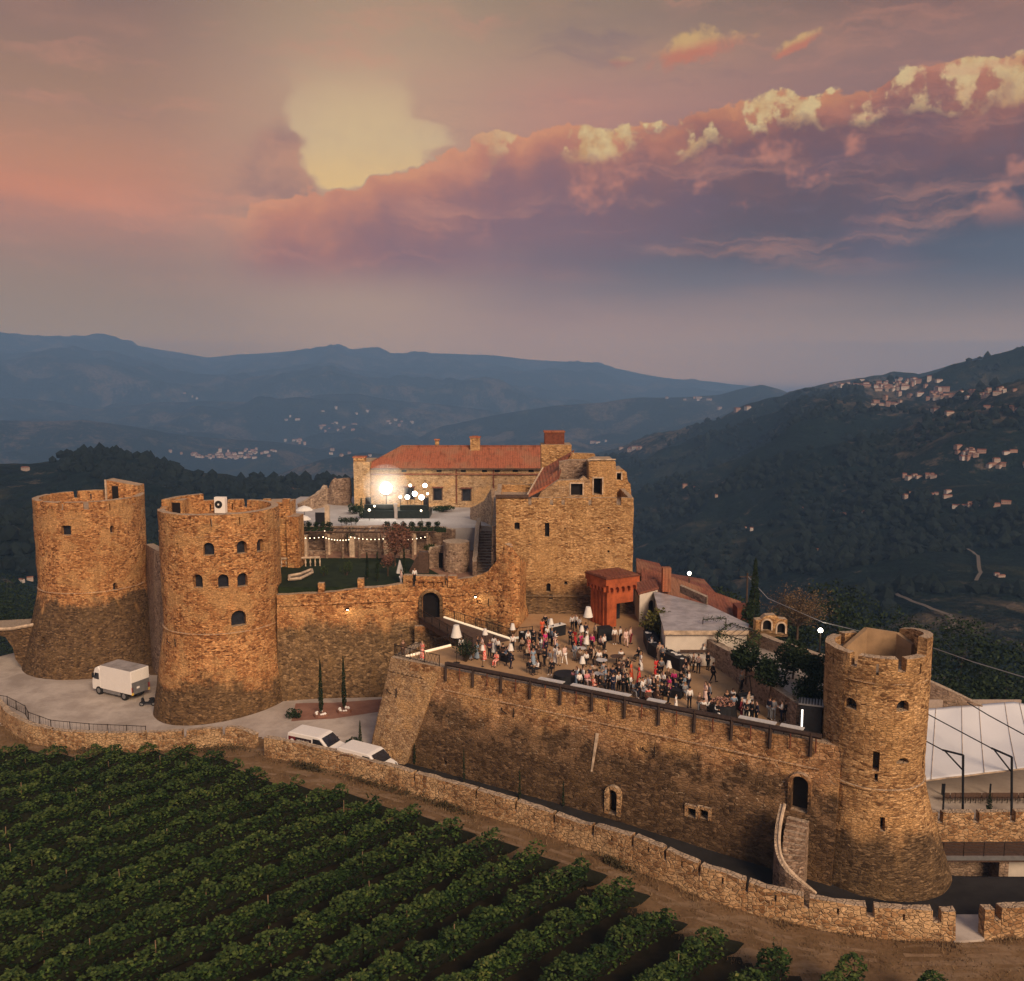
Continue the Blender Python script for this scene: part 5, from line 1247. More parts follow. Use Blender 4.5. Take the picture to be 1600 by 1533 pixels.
for cx_, w_, dx_ in ((330, 70, -6), (150, 30, 2), (590, 90, 8), (480, 30, 8), (700, 40, 10), (960, 30, 10)):
    for _ in range(420):
        px = rnd.gauss(cx_, w_*0.5); a = lerp_tab(o1[3:]+o2+o3, px); p = Gg(px, a+rnd.uniform(1, 9)+abs(dx_)*0.3); h = rnd.random()*0.5
        leaf(V, F, (p.x, p.y, p.z+h), rnd.uniform(0.06, 0.13), rnd)
mb = MB(); mb.v = V; mb.f = F; o = mb.build('weeds', leafmat('dull_weed_leaves', [(0.2, (0.035,0.028,0.014)), (0.6, (0.07,0.055,0.028)), (1.0, (0.13,0.10,0.05))])); tag(o, 'dark scrubby weeds growing against the low wall', 'weeds', None, 'stuff')

# ---- trees and shrubs
def blob_leaves(centres, n, size, rnd, cut_=None):
    V, F = [], []; tot = sum(r*r*s_ for _, r, s_ in centres)
    for c, r, s_ in centres:
        for _ in range(int(n*r*r*s_/tot)):
            while True:
                v = Vector((rnd.uniform(-1, 1), rnd.uniform(-1, 1), rnd.uniform(-1, 1)))
                if 0.25 < v.length < 1: break
            v = v.normalized()*(v.length**0.4)*r*(1+0.18*noise.noise(v*3+Vector(c)))
            leaf(V, F, (c[0]+v.x, c[1]+v.y, c[2]+v.z*s_), rnd.uniform(0.6, 1.3)*size, rnd)
    return V, F
def tree(name, label, base, h, r, mat, kind='round', n=1500, size=0.12, seed=1, cat='tree', group=None, trunk=0.35, tr=0.09):
    rnd = random.Random(seed); root = empty(name, base); tag(root, label, cat, group)
    if kind == 'round':
        cs = [((rnd.uniform(-.45, .45)*r, rnd.uniform(-.45, .45)*r, h-r*0.95+rnd.uniform(-.4, .45)*r), r*rnd.uniform(0.5, 0.72), rnd.uniform(0.8, 1.1)) for _ in range(9)]
        V, F = blob_leaves(cs, n, size, rnd)
        mb = MB().bar((0, 0, -0.3), (0.03, 0, h*trunk), tr, 7, tr*0.75)
        for c, rr, s_ in cs[:6]: mb.bar((0.03, 0, h*trunk), c, tr*0.55, 5, tr*0.15)
    elif kind == 'cypress':
        V, F = [], []
        for _ in range(n):
            t = rnd.random()**0.8; rr = r*(min(1, (t+0.04)*6))*(1-t)**0.62*(0.8+0.35*noise.noise(Vector((t*9, seed, 0)))); a = rnd.uniform(0, 2*pi); q = rr*sqrt(rnd.uniform(0.3, 1))
            leaf(V, F, (q*cos(a), q*sin(a), h*(0.04+0.96*t)), size*rnd.uniform(0.6, 1.2)*(1.1-0.6*t), rnd)
        mb = MB().bar((0, 0, -0.3), (0, 0, h*0.9), tr*0.7, 6, 0.015)
    elif kind == 'bush':
        cs = [((rnd.uniform(-.5, .5)*r, rnd.uniform(-.5, .5)*r, h*rnd.uniform(0.3, 0.65)), r*rnd.uniform(0.45, 0.65), h/r*0.45) for _ in range(7)]
        V, F = blob_leaves(cs, n, size, rnd); mb = MB()
        for c, rr, s_ in cs[:5]: mb.bar((c[0]*0.2, c[1]*0.2, -0.1), c, 0.03, 5, 0.012)
    elif kind == 'spray':
        V, F = [], []; mb = MB()
        for _ in range(n//16):
            a = rnd.uniform(0, 2*pi); l = rnd.uniform(0.5, 1)*h; sp = rnd.uniform(0.15, 1)*r; pv = None
            for q in range(12):
                t = q/11; v = Vector((cos(a)*sp*t**1.5, sin(a)*sp*t**1.5, l*t-0.25*l*t*t*sp/r)); leaf(V, F, (v.x+rnd.uniform(-.05, .05), v.y+rnd.uniform(-.05, .05), v.z), size*(0.5+0.6*t), rnd)
            mb.bar((0, 0, -0.1), (cos(a)*sp*0.5, sin(a)*sp*0.5, l*0.6), 0.015, 4, 0.008)
    elif kind == 'bare':
        V, F = [], []; mb = MB().bar((0, 0, -1), (0, 0, h*0.4), tr, 6, tr*0.7)
        for _ in range(70):
            a = rnd.uniform(0, 2*pi); e_ = rnd.uniform(0.15, 1.2); l = r*rnd.uniform(0.6, 1.1); s0 = Vector((0, 0, h*rnd.uniform(0.3, 0.45))); p1 = s0+Vector((cos(a)*cos(e_)*l*0.6, sin(a)*cos(e_)*l*0.6, sin(e_)*l*0.5))
            mb.bar(s0, p1, 0.05, 4, 0.03)
            for _ in range(5):
                p2 = p1+Vector((rnd.uniform(-1, 1), rnd.uniform(-1, 1), rnd.uniform(-.2, .7)))*l*0.35; mb.bar(p1, p2, 0.025, 3, 0.01)
                for _ in range(n//350): v = p2+Vector((rnd.gauss(0, .25), rnd.gauss(0, .25), rnd.gauss(0, .15)))*1.0; leaf(V, F, v, size, rnd)
    mb.build('trunk' if kind not in ('bush', 'spray') else 'stems', M['bark'], root)
    m2 = MB(); m2.v = V; m2.f = F; m2.build('crown', mat, root); return root
def at0(px, py, z): return G(px, py, z)
# tall cypresses in planters by the curtain wall
for i, (px, py, hp, lab) in enumerate(((502,1119,90,'slim dark cypress in a low planter by the curtain wall, beside the ochre round tower'),(538,1113,90,'slim dark cypress in a low planter by the curtain wall, nearer the corner bastion'))):
    b_ = Gg(px, py); hh = hp/FPX*b_.y
    tree('cypress', lab, b_+Vector((0, 0, 0.3)), hh, 0.34, M['leaf_dark'], 'cypress', 1500, 0.1, 3+i, 'tree', 'cypresses by the curtain wall')
    pl = empty('planter', b_, 0, 'low round planter with white stones under the %s cypress' % ('left' if i == 0 else 'right'), 'planter', 'planters at the curtain wall')
    MB().lathe([(0.55, 0), (0.72, 0.06), (0.72, 0.32), (0.6, 0.32), (0.6, 0.22), (0.02, 0.22)], 14).build('pot', M['paving_red'], pl)
    mb = MB(); rr_ = random.Random(i)
    for _ in range(9): a = rr_.uniform(0, 2*pi); mb.ball((cos(a)*0.5, sin(a)*0.5, 0.33), rr_.uniform(0.1, 0.17), 7, 5)
    mb.build('pebbles', M['white'], pl)
for i, (px, py, h, r, lab, k) in enumerate((
  (563,1160,2.1,0.22,'small cypress sapling in the shrub behind the front white van','cypress'),
  (608,1182,2.4,0.2,'thin cypress sapling beside the bonnet of the front white van','cypress'),
  (648,1196,2.0,0.14,'thin young cypress at the foot of the bastion corner','cypress'),
  (725,1224,3.0,0.12,'thin bare sapling at the foot of the long retaining wall','cypress'),
  (812,1248,2.4,0.12,'second thin sapling along the foot of the long retaining wall','cypress'),
  (880,1262,2.2,0.12,'thin sapling at the wall foot left of the arched doorway','cypress'))):
    tree('sapling', lab, Gg(px, py), h, r, M['leaf_dark'], k, 420, 0.08, 20+i, 'sapling')
tree('shrub', 'low dark shrub behind the white vans at the bastion foot', Gg(557,1166), 1.0, 0.9, M['leaf_dark'], 'bush', 700, 0.1, 31, 'shrub')
tree('shrub', 'dark shrub against the foot of the ochre round tower', Gg(460,1122), 1.0, 0.8, M['leaf_dark'], 'bush', 500, 0.1, 32, 'shrub')
# garden
for i, (px, py, hp, lab) in enumerate(((574,905,44,'slim cypress on the lawn, left one of the close pair'),(590,908,48,'slim cypress on the lawn, right one of the close pair'),(632,912,62,'tallest slim cypress on the lawn, beside the garden path'))):
    b_ = G(px, py, 3.2); tree('cypress', lab, b_, hp/FPX*b_.y, 0.28, M['leaf_dark'], 'cypress', 1000, 0.09, 40+i, 'tree', 'cypresses on the garden lawn')
b_ = G(617,885,3.2); tree('ornamental_tree', 'reddish leaved ornamental tree behind the lawn cypresses', b_, 5.0, 2.0, M['leaf_red'], 'round', 1900, 0.12, 50, trunk=0.25)
tree('ornamental_tree', 'smaller pinkish shrub tree at the lower edge of the reddish tree', G(606,900,3.2), 2.6, 0.9, M['leaf_red'], 'round', 500, 0.09, 51, trunk=0.3)
tree('shrub', 'round pale shrub in the middle of the lawn', G(541,899,3.2), 1.9, 0.75, M['leaf_green'], 'bush', 420, 0.07, 52, 'shrub')
tree('shrub', 'loose shrub on the lawn beside the stone pond', G(505,900,3.2), 1.5, 0.6, M['leaf_green'], 'bush', 260, 0.07, 53, 'shrub')
tree('palm', 'small dark palm like tree standing at the pergola', G(549,868,3.2), 4.2, 0.8, M['leaf_dark'], 'spray', 700, 0.12, 54)
tree('shrub', 'green shrub by the garden steps', G(672,862,4.0), 1.2, 0.7, M['leaf_green'], 'bush', 400, 0.1, 55, 'shrub')
for i, px in enumerate((462,472,483,494,505,515)):
    b_ = G(px, 829, 6.1); tree('topiary', 'dark round topiary in the left hedge of the white terrace', b_, 1.15, 0.42, M['leaf_dark'], 'round', 260, 0.09, 60+i, 'shrub', 'topiary balls, left hedge', 0.3, 0.03)
for i, px in enumerate((694,705,717,728,739,751,763)):
    px = 604+i*13+1; b_ = G(px, 829.5, 6.1); tree('topiary', 'dark round topiary in the right hedge of the white terrace', b_, 1.2, 0.42, M['leaf_dark'], 'round', 260, 0.09, 70+i, 'shrub', 'topiary balls, right hedge', 0.3, 0.03)
for (x0, x1, lab, sd_) in ((455, 520, 'long dark clipped hedge at the left edge of the white terrace', 1), (602, 697, 'long dark clipped hedge at the right edge of the white terrace', 2)):
    rnd = random.Random(sd_); a, b2 = G(x0, 831, 6.1), G(x1, 831, 6.1); V, F = [], []
    for _ in range(1300): t = rnd.random(); leaf(V, F, (a.x+(b2.x-a.x)*t, a.y+rnd.uniform(-.35, .35), 6.1+rnd.uniform(0, 0.6)), 0.1, rnd)
    mb = MB(); mb.v = V; mb.f = F; r_ = empty('hedge', (0, 0, 0), 0, lab, 'hedge'); mb.build('foliage', M['leaf_dark'], r_); MB().box(a.x, b2.x, a.y-.28, a.y+.28, 6.09, 6.55).build('stems', M['leaf_dark'], r_)
tree('cypress', 'small dark conifer at the left end of the stage', G(565,810,6.1), 2.8, 0.5, M['leaf_dark'], 'cypress', 500, 0.12, 80)
tree('shrub', 'dark shrub left of the stage, in front of the palace side tower', G(556,803,6.1), 1.6, 1.3, M['leaf_dark'], 'bush', 700, 0.12, 81, 'shrub')
tree('shrub', 'dark shrub at the right end of the stage', G(694,800,6.1), 1.1, 1.8, M['leaf_dark'], 'bush', 800, 0.12, 82, 'shrub')
for i, (px, py) in enumerate(((534, 822), (541, 823), (549, 821), (556, 822))): tree('topiary', 'dark bushy plant on the brown bed of the white terrace', G(px, py, 6.1), 1.2, 0.45, M['leaf_dark'], 'round', 220, 0.09, 84+i, 'shrub', 'plants on the brown bed', 0.3, 0.03)
# terrace and courtyard
tree('bamboo', 'yellow green bamboo clump between the annexe and the party counter', G(1030,1000,0), 3.3, 1.9, M['leaf_yellow'], 'spray', 4200, 0.15, 90, 'plant')
tree('palm', 'dark bushy palm in a pot near the terrace bridge', G(728,1034,0), 2.3, 1.3, M['leaf_dark'], 'spray', 1500, 0.10, 91, 'plant')
for i, (px, py, h, r, lab) in enumerate((
  (1166,1030,3.0,1.25,'round dark tree behind the boundary wall, beside the vine pergola'),
  (1205,1052,3.0,1.3,'round dark tree between the boundary wall and the courtyard path'),
  (1240,1027,3.2,1.45,'round dark tree in the middle of the courtyard'),
  (1275,1047,3.2,1.25,'round dark tree touching the flared round tower'),
  (1262,1086,2.4,1.5,'wide low dark tree above the black kiosk'))):
    tree('round_tree', lab, Vector((G(px, py, 1.2+h-r).x, G(px, py, 1.2+h-r).y, 1.2)), h, r, M['leaf_dark'], 'round', 2300, 0.12, 95+i, 'tree', 'dark courtyard trees', 0.3)
for i, (px, py, h, r, k, m_, lab) in enumerate((
  (1177,988,7.2,0.85,'cypress','leaf_dark','tall dark cypress standing beyond the courtyard wall'),
  (1166,985,3.6,0.8,'bush','leaf_dark','dark bush at the foot of the tall courtyard cypress'))):
    p = D(px, py, 83 if i == 0 else 82); tree('cypress' if i == 0 else 'shrub', lab, p, h, r, M[m_], k, 2200 if i == 0 else 600, 0.13, 110+i)
p = D(1245,1010,88); tree('bare_tree', 'wide brown half bare tree beyond the courtyard wall', p, 6.5, 4.6, M['dry'], 'bare', 2600, 0.07, 120, tr=0.16)
for i, (px, py, y_, h, r) in enumerate(((1310,960,110,9,5),(1390,985,118,9,6),(1500,1010,105,8,6),(1570,1040,100,8,6),(1120,930,118,6,4),(1230,960,112,6,4),(1480,1060,90,5,4),(1545,1080,88,5,4))):
    p = D(px, py+60, y_); tree('hillside_tree', 'dark bushy tree on the slope below the courtyard wall', p, h, r, M['leaf_dark'], 'round', 2600, 0.22, 130+i, 'tree', 'dark trees on the castle slope', 0.3)
for i, (px, py, y_, h, r) in enumerate(((15,960,150,9,6),(-20,930,170,9,7),(40,940,190,9,7),(245,880,150,8,6),(470,815,165,6,5),(500,800,180,7,6),(450,800,200,7,6),(525,795,190,6,5))):
    p = D(px, py+40, y_); tree('hillside_tree', 'dark bushy tree on the slope behind the left towers', p, h, r, M['leaf_dark'], 'round', 2600, 0.22, 150+i, 'tree', 'dark trees behind the left towers', 0.3)
# far woods on the near hillsides: one mass
rnd = random.Random(77); V, F = [], []
ico = [(0,0,1.0),(0.9,0,0.35),(0.28,0.86,0.35),(-0.73,0.53,0.35),(-0.73,-0.53,0.35),(0.28,-0.86,0.35),(0.7,0.5,-0.4),(-0.27,0.83,-0.4),(-0.88,0,-0.4),(-0.27,-0.83,-0.4),(0.7,-0.5,-0.4)]
icf = [(0,1,2),(0,2,3),(0,3,4),(0,4,5),(0,5,1),(1,6,2),(2,7,3),(3,8,4),(4,9,5),(5,10,1),(6,7,2),(7,8,3),(8,9,4),(9,10,5),(10,6,1)]
cnt = 0
while cnt < 17000:
    a = radians(rnd.uniform(-33, 33)); r = 170*(1500/170)**(rnd.random()**0.8); x, y = r*sin(a), r*cos(a)
    if noise.noise(Vector((x*0.012, y*0.012, 4)))+0.4*noise.noise(Vector((x*0.05, y*0.05, 4))) < 0.02: continue
    z = land(x, y); s = (0.9+2.2*rnd.random()**2)*(1+r/1500); k = len(V); ro = rnd.uniform(0, 6); st = rnd.uniform(0.8, 1.3)
    for v in ico:
        j = rnd.uniform(0.7, 1.25); vx, vy = v[0]*cos(ro)-v[1]*sin(ro), v[0]*sin(ro)+v[1]*cos(ro); V.append((x+vx*s*j, y+vy*s*j, z+s*0.5+v[2]*s*st*j))
    F += [tuple(k+i for i in f) for f in icf]; cnt += 1
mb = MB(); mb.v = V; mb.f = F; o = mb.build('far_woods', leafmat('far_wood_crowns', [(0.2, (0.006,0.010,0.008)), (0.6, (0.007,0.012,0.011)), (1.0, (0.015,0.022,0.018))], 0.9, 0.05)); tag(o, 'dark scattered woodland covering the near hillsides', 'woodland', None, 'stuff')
# ================================================================ THINGS ON THE SITE
def copy_tree(o, parent=None):
    c = o.copy(); COL.objects.link(c)
    if parent is not None: c.parent = parent
    for ch in [k for k in KIDS.get(o.name, [])]: copy_tree(ch, c)
    return c
KIDS = {}
def reg(o):
    KIDS.clear()
    for q in sc.objects:
        if q.parent is not None: KIDS.setdefault(q.parent.name, []).append(q)
# ---------------------------------------------------------------- vehicles
def wheel(parent, x, y, r, w_=0.26):
    o = MB(); o.lathe([(r*0.55, -w_/2), (r*0.95, -w_/2), (r, -w_*0.3), (r, w_*0.3), (r*0.95, w_/2), (r*0.55, w_/2)], 20, cap=True)
    o.v = [(v[0], v[2], v[1]) for v in o.v]; o = o.build('wheel', M['rubber'], parent, loc=(x, y, r))
    rim = MB().lathe([(0.01, -w_/2-0.01), (r*0.56, -w_/2-0.01), (r*0.56, w_/2+0.01), (0.01, w_/2+0.01)], 14); rim.v = [(v[0], v[2], v[1]) for v in rim.v]; rim.build('rim', M['steel'], o)
def extr(name, prof, y0, y1, mat, parent, bev=0.05):
    """side profile (x,z) extruded across y, edges eased"""
    bm = bmesh.new(); a = [bm.verts.new((x, y0, z)) for x, z in prof]; b_ = [bm.verts.new((x, y1, z)) for x, z in prof]; n = len(prof)
    bm.faces.new(a); bm.faces.new(b_[::-1])
    for i in range(n): bm.faces.new((a[i], b_[i], b_[(i+1) % n], a[(i+1) % n]))
    bmesh.ops.recalc_face_normals(bm, faces=bm.faces)
    if bev: bmesh.ops.bevel(bm, geom=list(bm.edges), offset=bev, segments=2, affect='EDGES', profile=0.5)
    me = bpy.data.meshes.new(name); bm.to_mesh(me); bm.free(); me.materials.append(mat)
    o = bpy.data.objects.new(name, me); COL.objects.link(o); o.parent = parent; return o
def van(loc, rz, label, sign):
    """x forward; 5.2 x 1.95 x 2.0"""
    r_ = empty('delivery_van', loc, rz, label, 'van', 'white vans parked beside the low wall')
    side = [(-2.55, 0.35), (-2.6, 1.1), (-2.5, 1.86), (-2.3, 1.97), (0.75, 1.97), (1.05, 1.88), (1.85, 1.15), (2.45, 0.98), (2.62, 0.7), (2.6, 0.35)]
    extr('body', side, -0.97, 0.97, M['white'], r_, 0.07)
    ws = MB(); ws.add([(1.11, -0.80, 1.86), (1.11, 0.80, 1.86), (1.86, 0.88, 1.19), (1.86, -0.88, 1.19)], [(0, 3, 2, 1)]); ws.v = [(x+0.035, y, z+0.035) for x, y, z in ws.v]; ws.build('windscreen', M['glass'], r_)
    for s in (-1, 1):
        g = MB(); pr = [(0.25, 1.2), (1.55, 1.2), (0.98, 1.75), (0.28, 1.75)]; y = s*0.982
        g.add([(x, y, z) for x, z in pr]+[(x, y-s*0.02, z) for x, z in pr], [(0, 1, 2, 3) if s < 0 else (3, 2, 1, 0)]+[(i, (i+1) % 4, 4+(i+1) % 4, 4+i) for i in range(4)]); g.build('side_window', M['glass'], r_)
        MB().cbox((1.35, s*1.12, 1.22), 0.1, 0.22, 0.26).build('mirror', M['black'], r_)
        for x in (-1.65, 1.65): wheel(r_, x, s*0.86, 0.34)
        MB().box(-2.5, 0.1, min(s*0.972, s*0.985), max(s*0.972, s*0.985), 0.55, 0.62).build('rubbing_strip', M['rubber'], r_)
        h = MB().ball((2.45, s*0.72, 0.84), 0.15, 8, 6); h.build('headlight', M['steel'], r_)
        if sign:
            y0_ = s*0.986; sg_ = MB().box(-2.38, 0.12, min(y0_, y0_+s*.006), max(y0_, y0_+s*.006), 0.78, 1.62).build('side_banner', M['banner'], r_)
            MB().box(-2.38, -1.62, min(y0_+s*.007, y0_+s*.012), max(y0_+s*.007, y0_+s*.012), 0.78, 1.62).build('banner_end', M['banner_red'], sg_)
            d_ = MB().lathe([(0.01, 0), (0.22, 0), (0.22, .01), (0.01, .01)], 12); d_.v = [(v[0]-1.98, y0_+s*(.013+v[2]), v[1]+1.2) for v in d_.v]; d_.build('emblem', M['white'], sg_)
            mk = MB(); rr = random.Random(3)
            for row, (z_, hh, n) in enumerate(((1.28, 0.2, 11), (0.98, 0.09, 15))):
                x = -1.45
                for k in range(n):
                    w_ = rr.uniform(0.05, 0.1) if row == 0 else 0.06
                    mk.box(x, x+w_*0.4, min(y0_+s*.008, y0_+s*.013), max(y0_+s*.008, y0_+s*.013), z_, z_+hh*rr.uniform(0.6, 1.0)); mk.box(x, x+w_, min(y0_+s*.0135, y0_+s*.016), max(y0_+s*.0135, y0_+s*.016), z_+hh*rr.choice((0, .4)), z_+hh*0.5)
                    x += w_+(0.045 if row == 0 else 0.03)
            mk.build('lettering_strokes', M['white'], sg_)
    MB().box(2.6, 2.66, -0.8, 0.8, 0.36, 0.6).build('bumper', M['black'], r_)
    MB().box(2.46, 2.5, -0.45, 0.45, 0.75, 0.92).build('grille', M['black'], r_)
    return r_
M['banner'] = plain('dark_banner', (0.035, 0.018, 0.02), 0.5); M['banner_red'] = plain('dark_red_banner', (0.16, 0.02, 0.022), 0.5)
v1 = Gg(493, 1187); v2 = Gg(583, 1213); dv = (v2-v1); hd = atan2(dv.y, dv.x)
p = Gg(496, 1178); van(p+Vector((0, 0, 0.06)), hd+0.10, 'white van with a dark lettered side banner, parked behind the other white van', True)
p = Gg(574, 1205); van(p+Vector((0, 0, 0.06)), hd+0.02, 'plain white van parked foremost along the low wall', False)
# box truck
tf = Gg(153, 1084); tr_ = Gg(207, 1097); dv = tf-tr_; ang = atan2(dv.y, dv.x)
mid = tf.lerp(tr_, 0.5); S_ = 1.0
tk = empty('box_truck', mid+Vector((0.3, 0.9, 0.06)), ang, 'white box truck parked at the foot of the reddish round tower', 'truck'); tk.scale = (1.1, 1.05, 1.1)
extr('box_body', [(-2.9, 0.75), (-2.9, 3.12), (1.55, 3.12), (1.55, 0.75)], -1.15, 1.15, M['white'], tk, 0.03)
extr('roof', [(-2.86, 3.125), (-2.86, 3.16), (1.5, 3.16), (1.5, 3.125)], -1.12, 1.12, M['greyroof'], tk, 0)
extr('cab', [(1.62, 0.5), (1.62, 2.55), (1.95, 2.95), (2.45, 2.7), (2.85, 1.75), (2.95, 1.1), (2.92, 0.45)], -1.1, 1.1, M['white'], tk, 0.08)
MB().add([(2.49, -0.95, 2.62), (2.49, 0.95, 2.62), (2.9, 1.0, 1.72), (2.9, -1.0, 1.72)], [(0, 3, 2, 1)]).build('windscreen', M['glass'], tk)
for s in (-1, 1):
    g = MB(); pr = [(1.85, 1.6), (2.6, 1.6), (2.42, 2.25), (1.85, 2.25)]; y = s*1.112
    g.add([(x, y, z) for x, z in pr]+[(x, y-s*.03, z) for x, z in pr], [(0, 1, 2, 3) if s < 0 else (3, 2, 1, 0)]+[(i, (i+1) % 4, 4+(i+1) % 4, 4+i) for i in range(4)]); g.build('side_window', M['glass'], tk)
    MB().cbox((2.55, s*1.25, 2.0), 0.12, 0.2, 0.45).build('mirror', M['black'], tk)
    for x in (-1.75, 1.95): wheel(tk, x, s*0.98, 0.44, 0.3)
    MB().box(-1.1, 1.4, s*1.0-0.04, s*1.0+0.04, 0.35, 0.72).build('side_skirt', M['steel'], tk)
    MB().cbox((-2.94, s*1.02, 1.25), 0.04, 0.22, 0.5).build('tail_light', M['red'], tk)
    MB().cbox((-2.945, s*1.02, 0.82), 0.05, 0.24, 0.24).build('warning_marker', M['yellow'], tk)
MB().box(-2.96, -2.905, -1.08, 1.08, 0.76, 1.95).build('tail_lift', M['steel'], tk)
MB().box(-2.96, -2.905, -1.08, -0.01, 1.97, 3.05).build('rear_door', M['white'], tk); MB().box(-2.96, -2.905, 0.01, 1.08, 1.97, 3.05).build('rear_door', M['white'], tk)
MB().box(-2.8, 1.6, -0.45, 0.45, 0.5, 0.74).build('chassis', M['black'], tk)
MB().cbox((-2.98, 0.35, 1.35), 0.02, 0.35, 0.2).build('number_plate', M['white'], tk)
# dark motorbike-like vehicle half hidden behind the truck
p = Gg(231, 1104); sc_ = empty('scooter', p+Vector((0, 0, 0.06)), ang+0.6, 'dark scooter parked behind the box truck beside the ochre tower', 'scooter')
for x in (-0.6, 0.6): wheel(sc_, x, 0, 0.27, 0.14)
extr('body', [(-0.75, 0.4), (-0.8, 0.75), (-0.3, 0.8), (0.0, 0.45), (0.3, 0.45), (0.45, 0.95), (0.6, 0.95), (0.62, 0.35), (0.3, 0.3), (-0.4, 0.3)], -0.18, 0.18, M['black'], sc_, 0.04)
MB().bar((0.45, -0.32, 1.05), (0.45, 0.32, 1.05), 0.03).bar((0.45, 0, 0.9), (0.45, 0, 1.05), 0.03).build('handlebar', M['steel'], sc_)
MB().ball((0.6, 0, 0.8), 0.1, 8, 6).build('headlight', M['steel'], sc_)
MB().ball((-0.45, 0, 0.84), 0.3, 10, 6, 0.25).build('saddle', M['rubber'], sc_)

# ---------------------------------------------------------------- iron work
def railing(name, label, pts, h, parent=None, every=0.28, post=1.6, mat='iron', cat='railing', lattice=False):
    mb = MB(); r_ = parent or empty(name, (0, 0, 0), 0, label, cat); P = [Vector(p) for p in pts]; up = Vector((0, 0, h))
    for a, b_ in zip(P, P[1:]):
        L = (b_-a).length; mb.bar(a+up, b_+up, 0.035, 5).bar(a+Vector((0, 0, 0.12)), b_+Vector((0, 0, 0.12)), 0.025, 4)
        n = max(1, int(L/every))
        for i in range(n):
            c = a.lerp(b_, i/n); d_ = a.lerp(b_, (i+1)/n)
            if lattice: mb.bar(c+Vector((0, 0, 0.12)), d_+up, 0.016, 3).bar(d_+Vector((0, 0, 0.12)), c+up, 0.016, 3)
            else: mb.bar(c+Vector((0, 0, 0.12)), c+up, 0.013, 3)
        n = max(1, int(L/post))
        for i in range(n+1): c = a.lerp(b_, i/n); mb.bar(c-Vector((0, 0, 0.05)), c+up+Vector((0, 0, 0.06)), 0.04, 5)
    mb.build('ironwork', M[mat], r_); return r_
# yard railing along the road edge, left
pts_ = [(-60,1072),(0,1091),(12,1093),(40,1108),(45,1118),(80,1131),(140,1137),(228,1141)]
railing('railing', 'thin black railing along the edge of the truck yard, left', [Gg(px, py+10)+Vector((0, 0, 0.05)) for px, py in pts_], 1.0, every=0.45, post=1.9)
pts_ = [(440,1166),(470,1178),(520,1190),(560,1201),(600,1214)]
railing('railing', 'thin black railing between the white vans and the low wall', [Gg(px, py+8)+Vector((0, 0, 0.05)) for px, py in pts_], 1.05, every=2.4, post=1.3)
for px, py in ((691,1250),(742,1266),(812,1285),(880,1305)): p = Gg(px, py); MB
# gate bridge
bd = empty('footbridge', (0, 0, 0), 0, 'footbridge with lit white kerb running from the arched gate to the terrace', 'bridge')
q = [G(660,985,0), G(692,968,0), G(797,1000,0), G(738,1015,0)]
gq = onw = None
mb = MB(); dkp = [(gx-1.3, gy-0.15), (gx+1.3, gy-0.15), (q[2].x, q[2].y), (q[3].x, q[3].y)]
mb.prism(dkp, -0.55, 0.06); mb.build('deck', M['wood'], bd, fix=True)
MB().box(gx-1.6, gx+1.6, gy-1.5, gy-0.9, -9, -0.56).build('pier', M['gatewall'], bd)
M['led'] = emis('lit_white_kerb', (1.0, 0.80, 0.55), 0.55)
fr_ = [Vector((dkp[1][0]+0.1, dkp[1][1]-0.3, 0.14)), Vector((q[2].x, q[2].y, 0.14)), G(832,994,0.14)]
MB().tube(fr_, 0.11, 6).build('lit_kerb', M['led'], bd)
railing('', '', [fr_[0]-Vector((0, 0, 0.1)), fr_[1]-Vector((0, 0, 0.1)), fr_[2]-Vector((0, 0, 0.1))], 1.05, parent=bd, every=0.3)
railing('', '', [Vector((dkp[0][0]-0.05, dkp[0][1]-0.3, 0.05)), Vector((q[3].x, q[3].y, 0.05))], 1.05, parent=bd, every=0.25, lattice=True)
a = G(629,1028,0); b_ = G(704,1010,0)
kb = empty('lit_kerb', (0, 0, 0), 0, 'lit white kerb across the back of the terrace corner', 'kerb'); MB().tube([a+Vector((0.2, 0, .1)), b_+Vector((0, 0, .1))], 0.12, 6).build('kerb', M['led'], kb)
railing('railing', 'black lattice railing on the bastion corner, behind the couple', [A_+Vector((0.15, 0.5, 0.26)), a+Vector((0, 0.1, 0)), b_+Vector((0, 0.15, 0))], 1.0, every=0.3, lattice=True)
railing('railing', 'black lattice railing above the pale bastion corner', [A_+Vector((0.3, 0.25, 0.26)), B_+Vector((-0.3, 0.15, 0.26))], 1.0, every=0.35, lattice=True)

# timber beam on brackets along the top of the long wall
rl = empty('terrace_rail', (0, 0, 0), 0, 'dark timber rail on hanging posts along the top of the long retaining wall', 'rail')
RZ = 0.75; M['beamwood'] = plain('dark_beam_timber', (0.045, 0.028, 0.022), 0.7, var=0.3)
def along(s, o=0.0, z=0.0): v = B_+n0*s; return Vector((v.x+nrm0.x*o, v.y+nrm0.y*o, z))
Ltot = (C_-B_).length
pitch = 2.75; k = 0; s = 0.6
while s < Ltot-0.3:
    s1 = min(s+pitch, Ltot-0.1); MB().tube([along(s+0.01, 0.30, RZ), along(s1-0.01, 0.30, RZ)], 0.2, 6).build('beam', M['beamwood'], rl)
    a_ = along(s, 0.38, RZ+0.15); MB().bar(a_, along(s, 0.46, -0.75), 0.13, 4).build('bracket', M['beamwood'], rl)
    m_ = along((s+s1)/2, 0.38, RZ); MB().bar(m_, along((s+s1)/2, 0.40, -0.45), 0.05, 4).build('strut', M['rust'], rl)
    s = s1
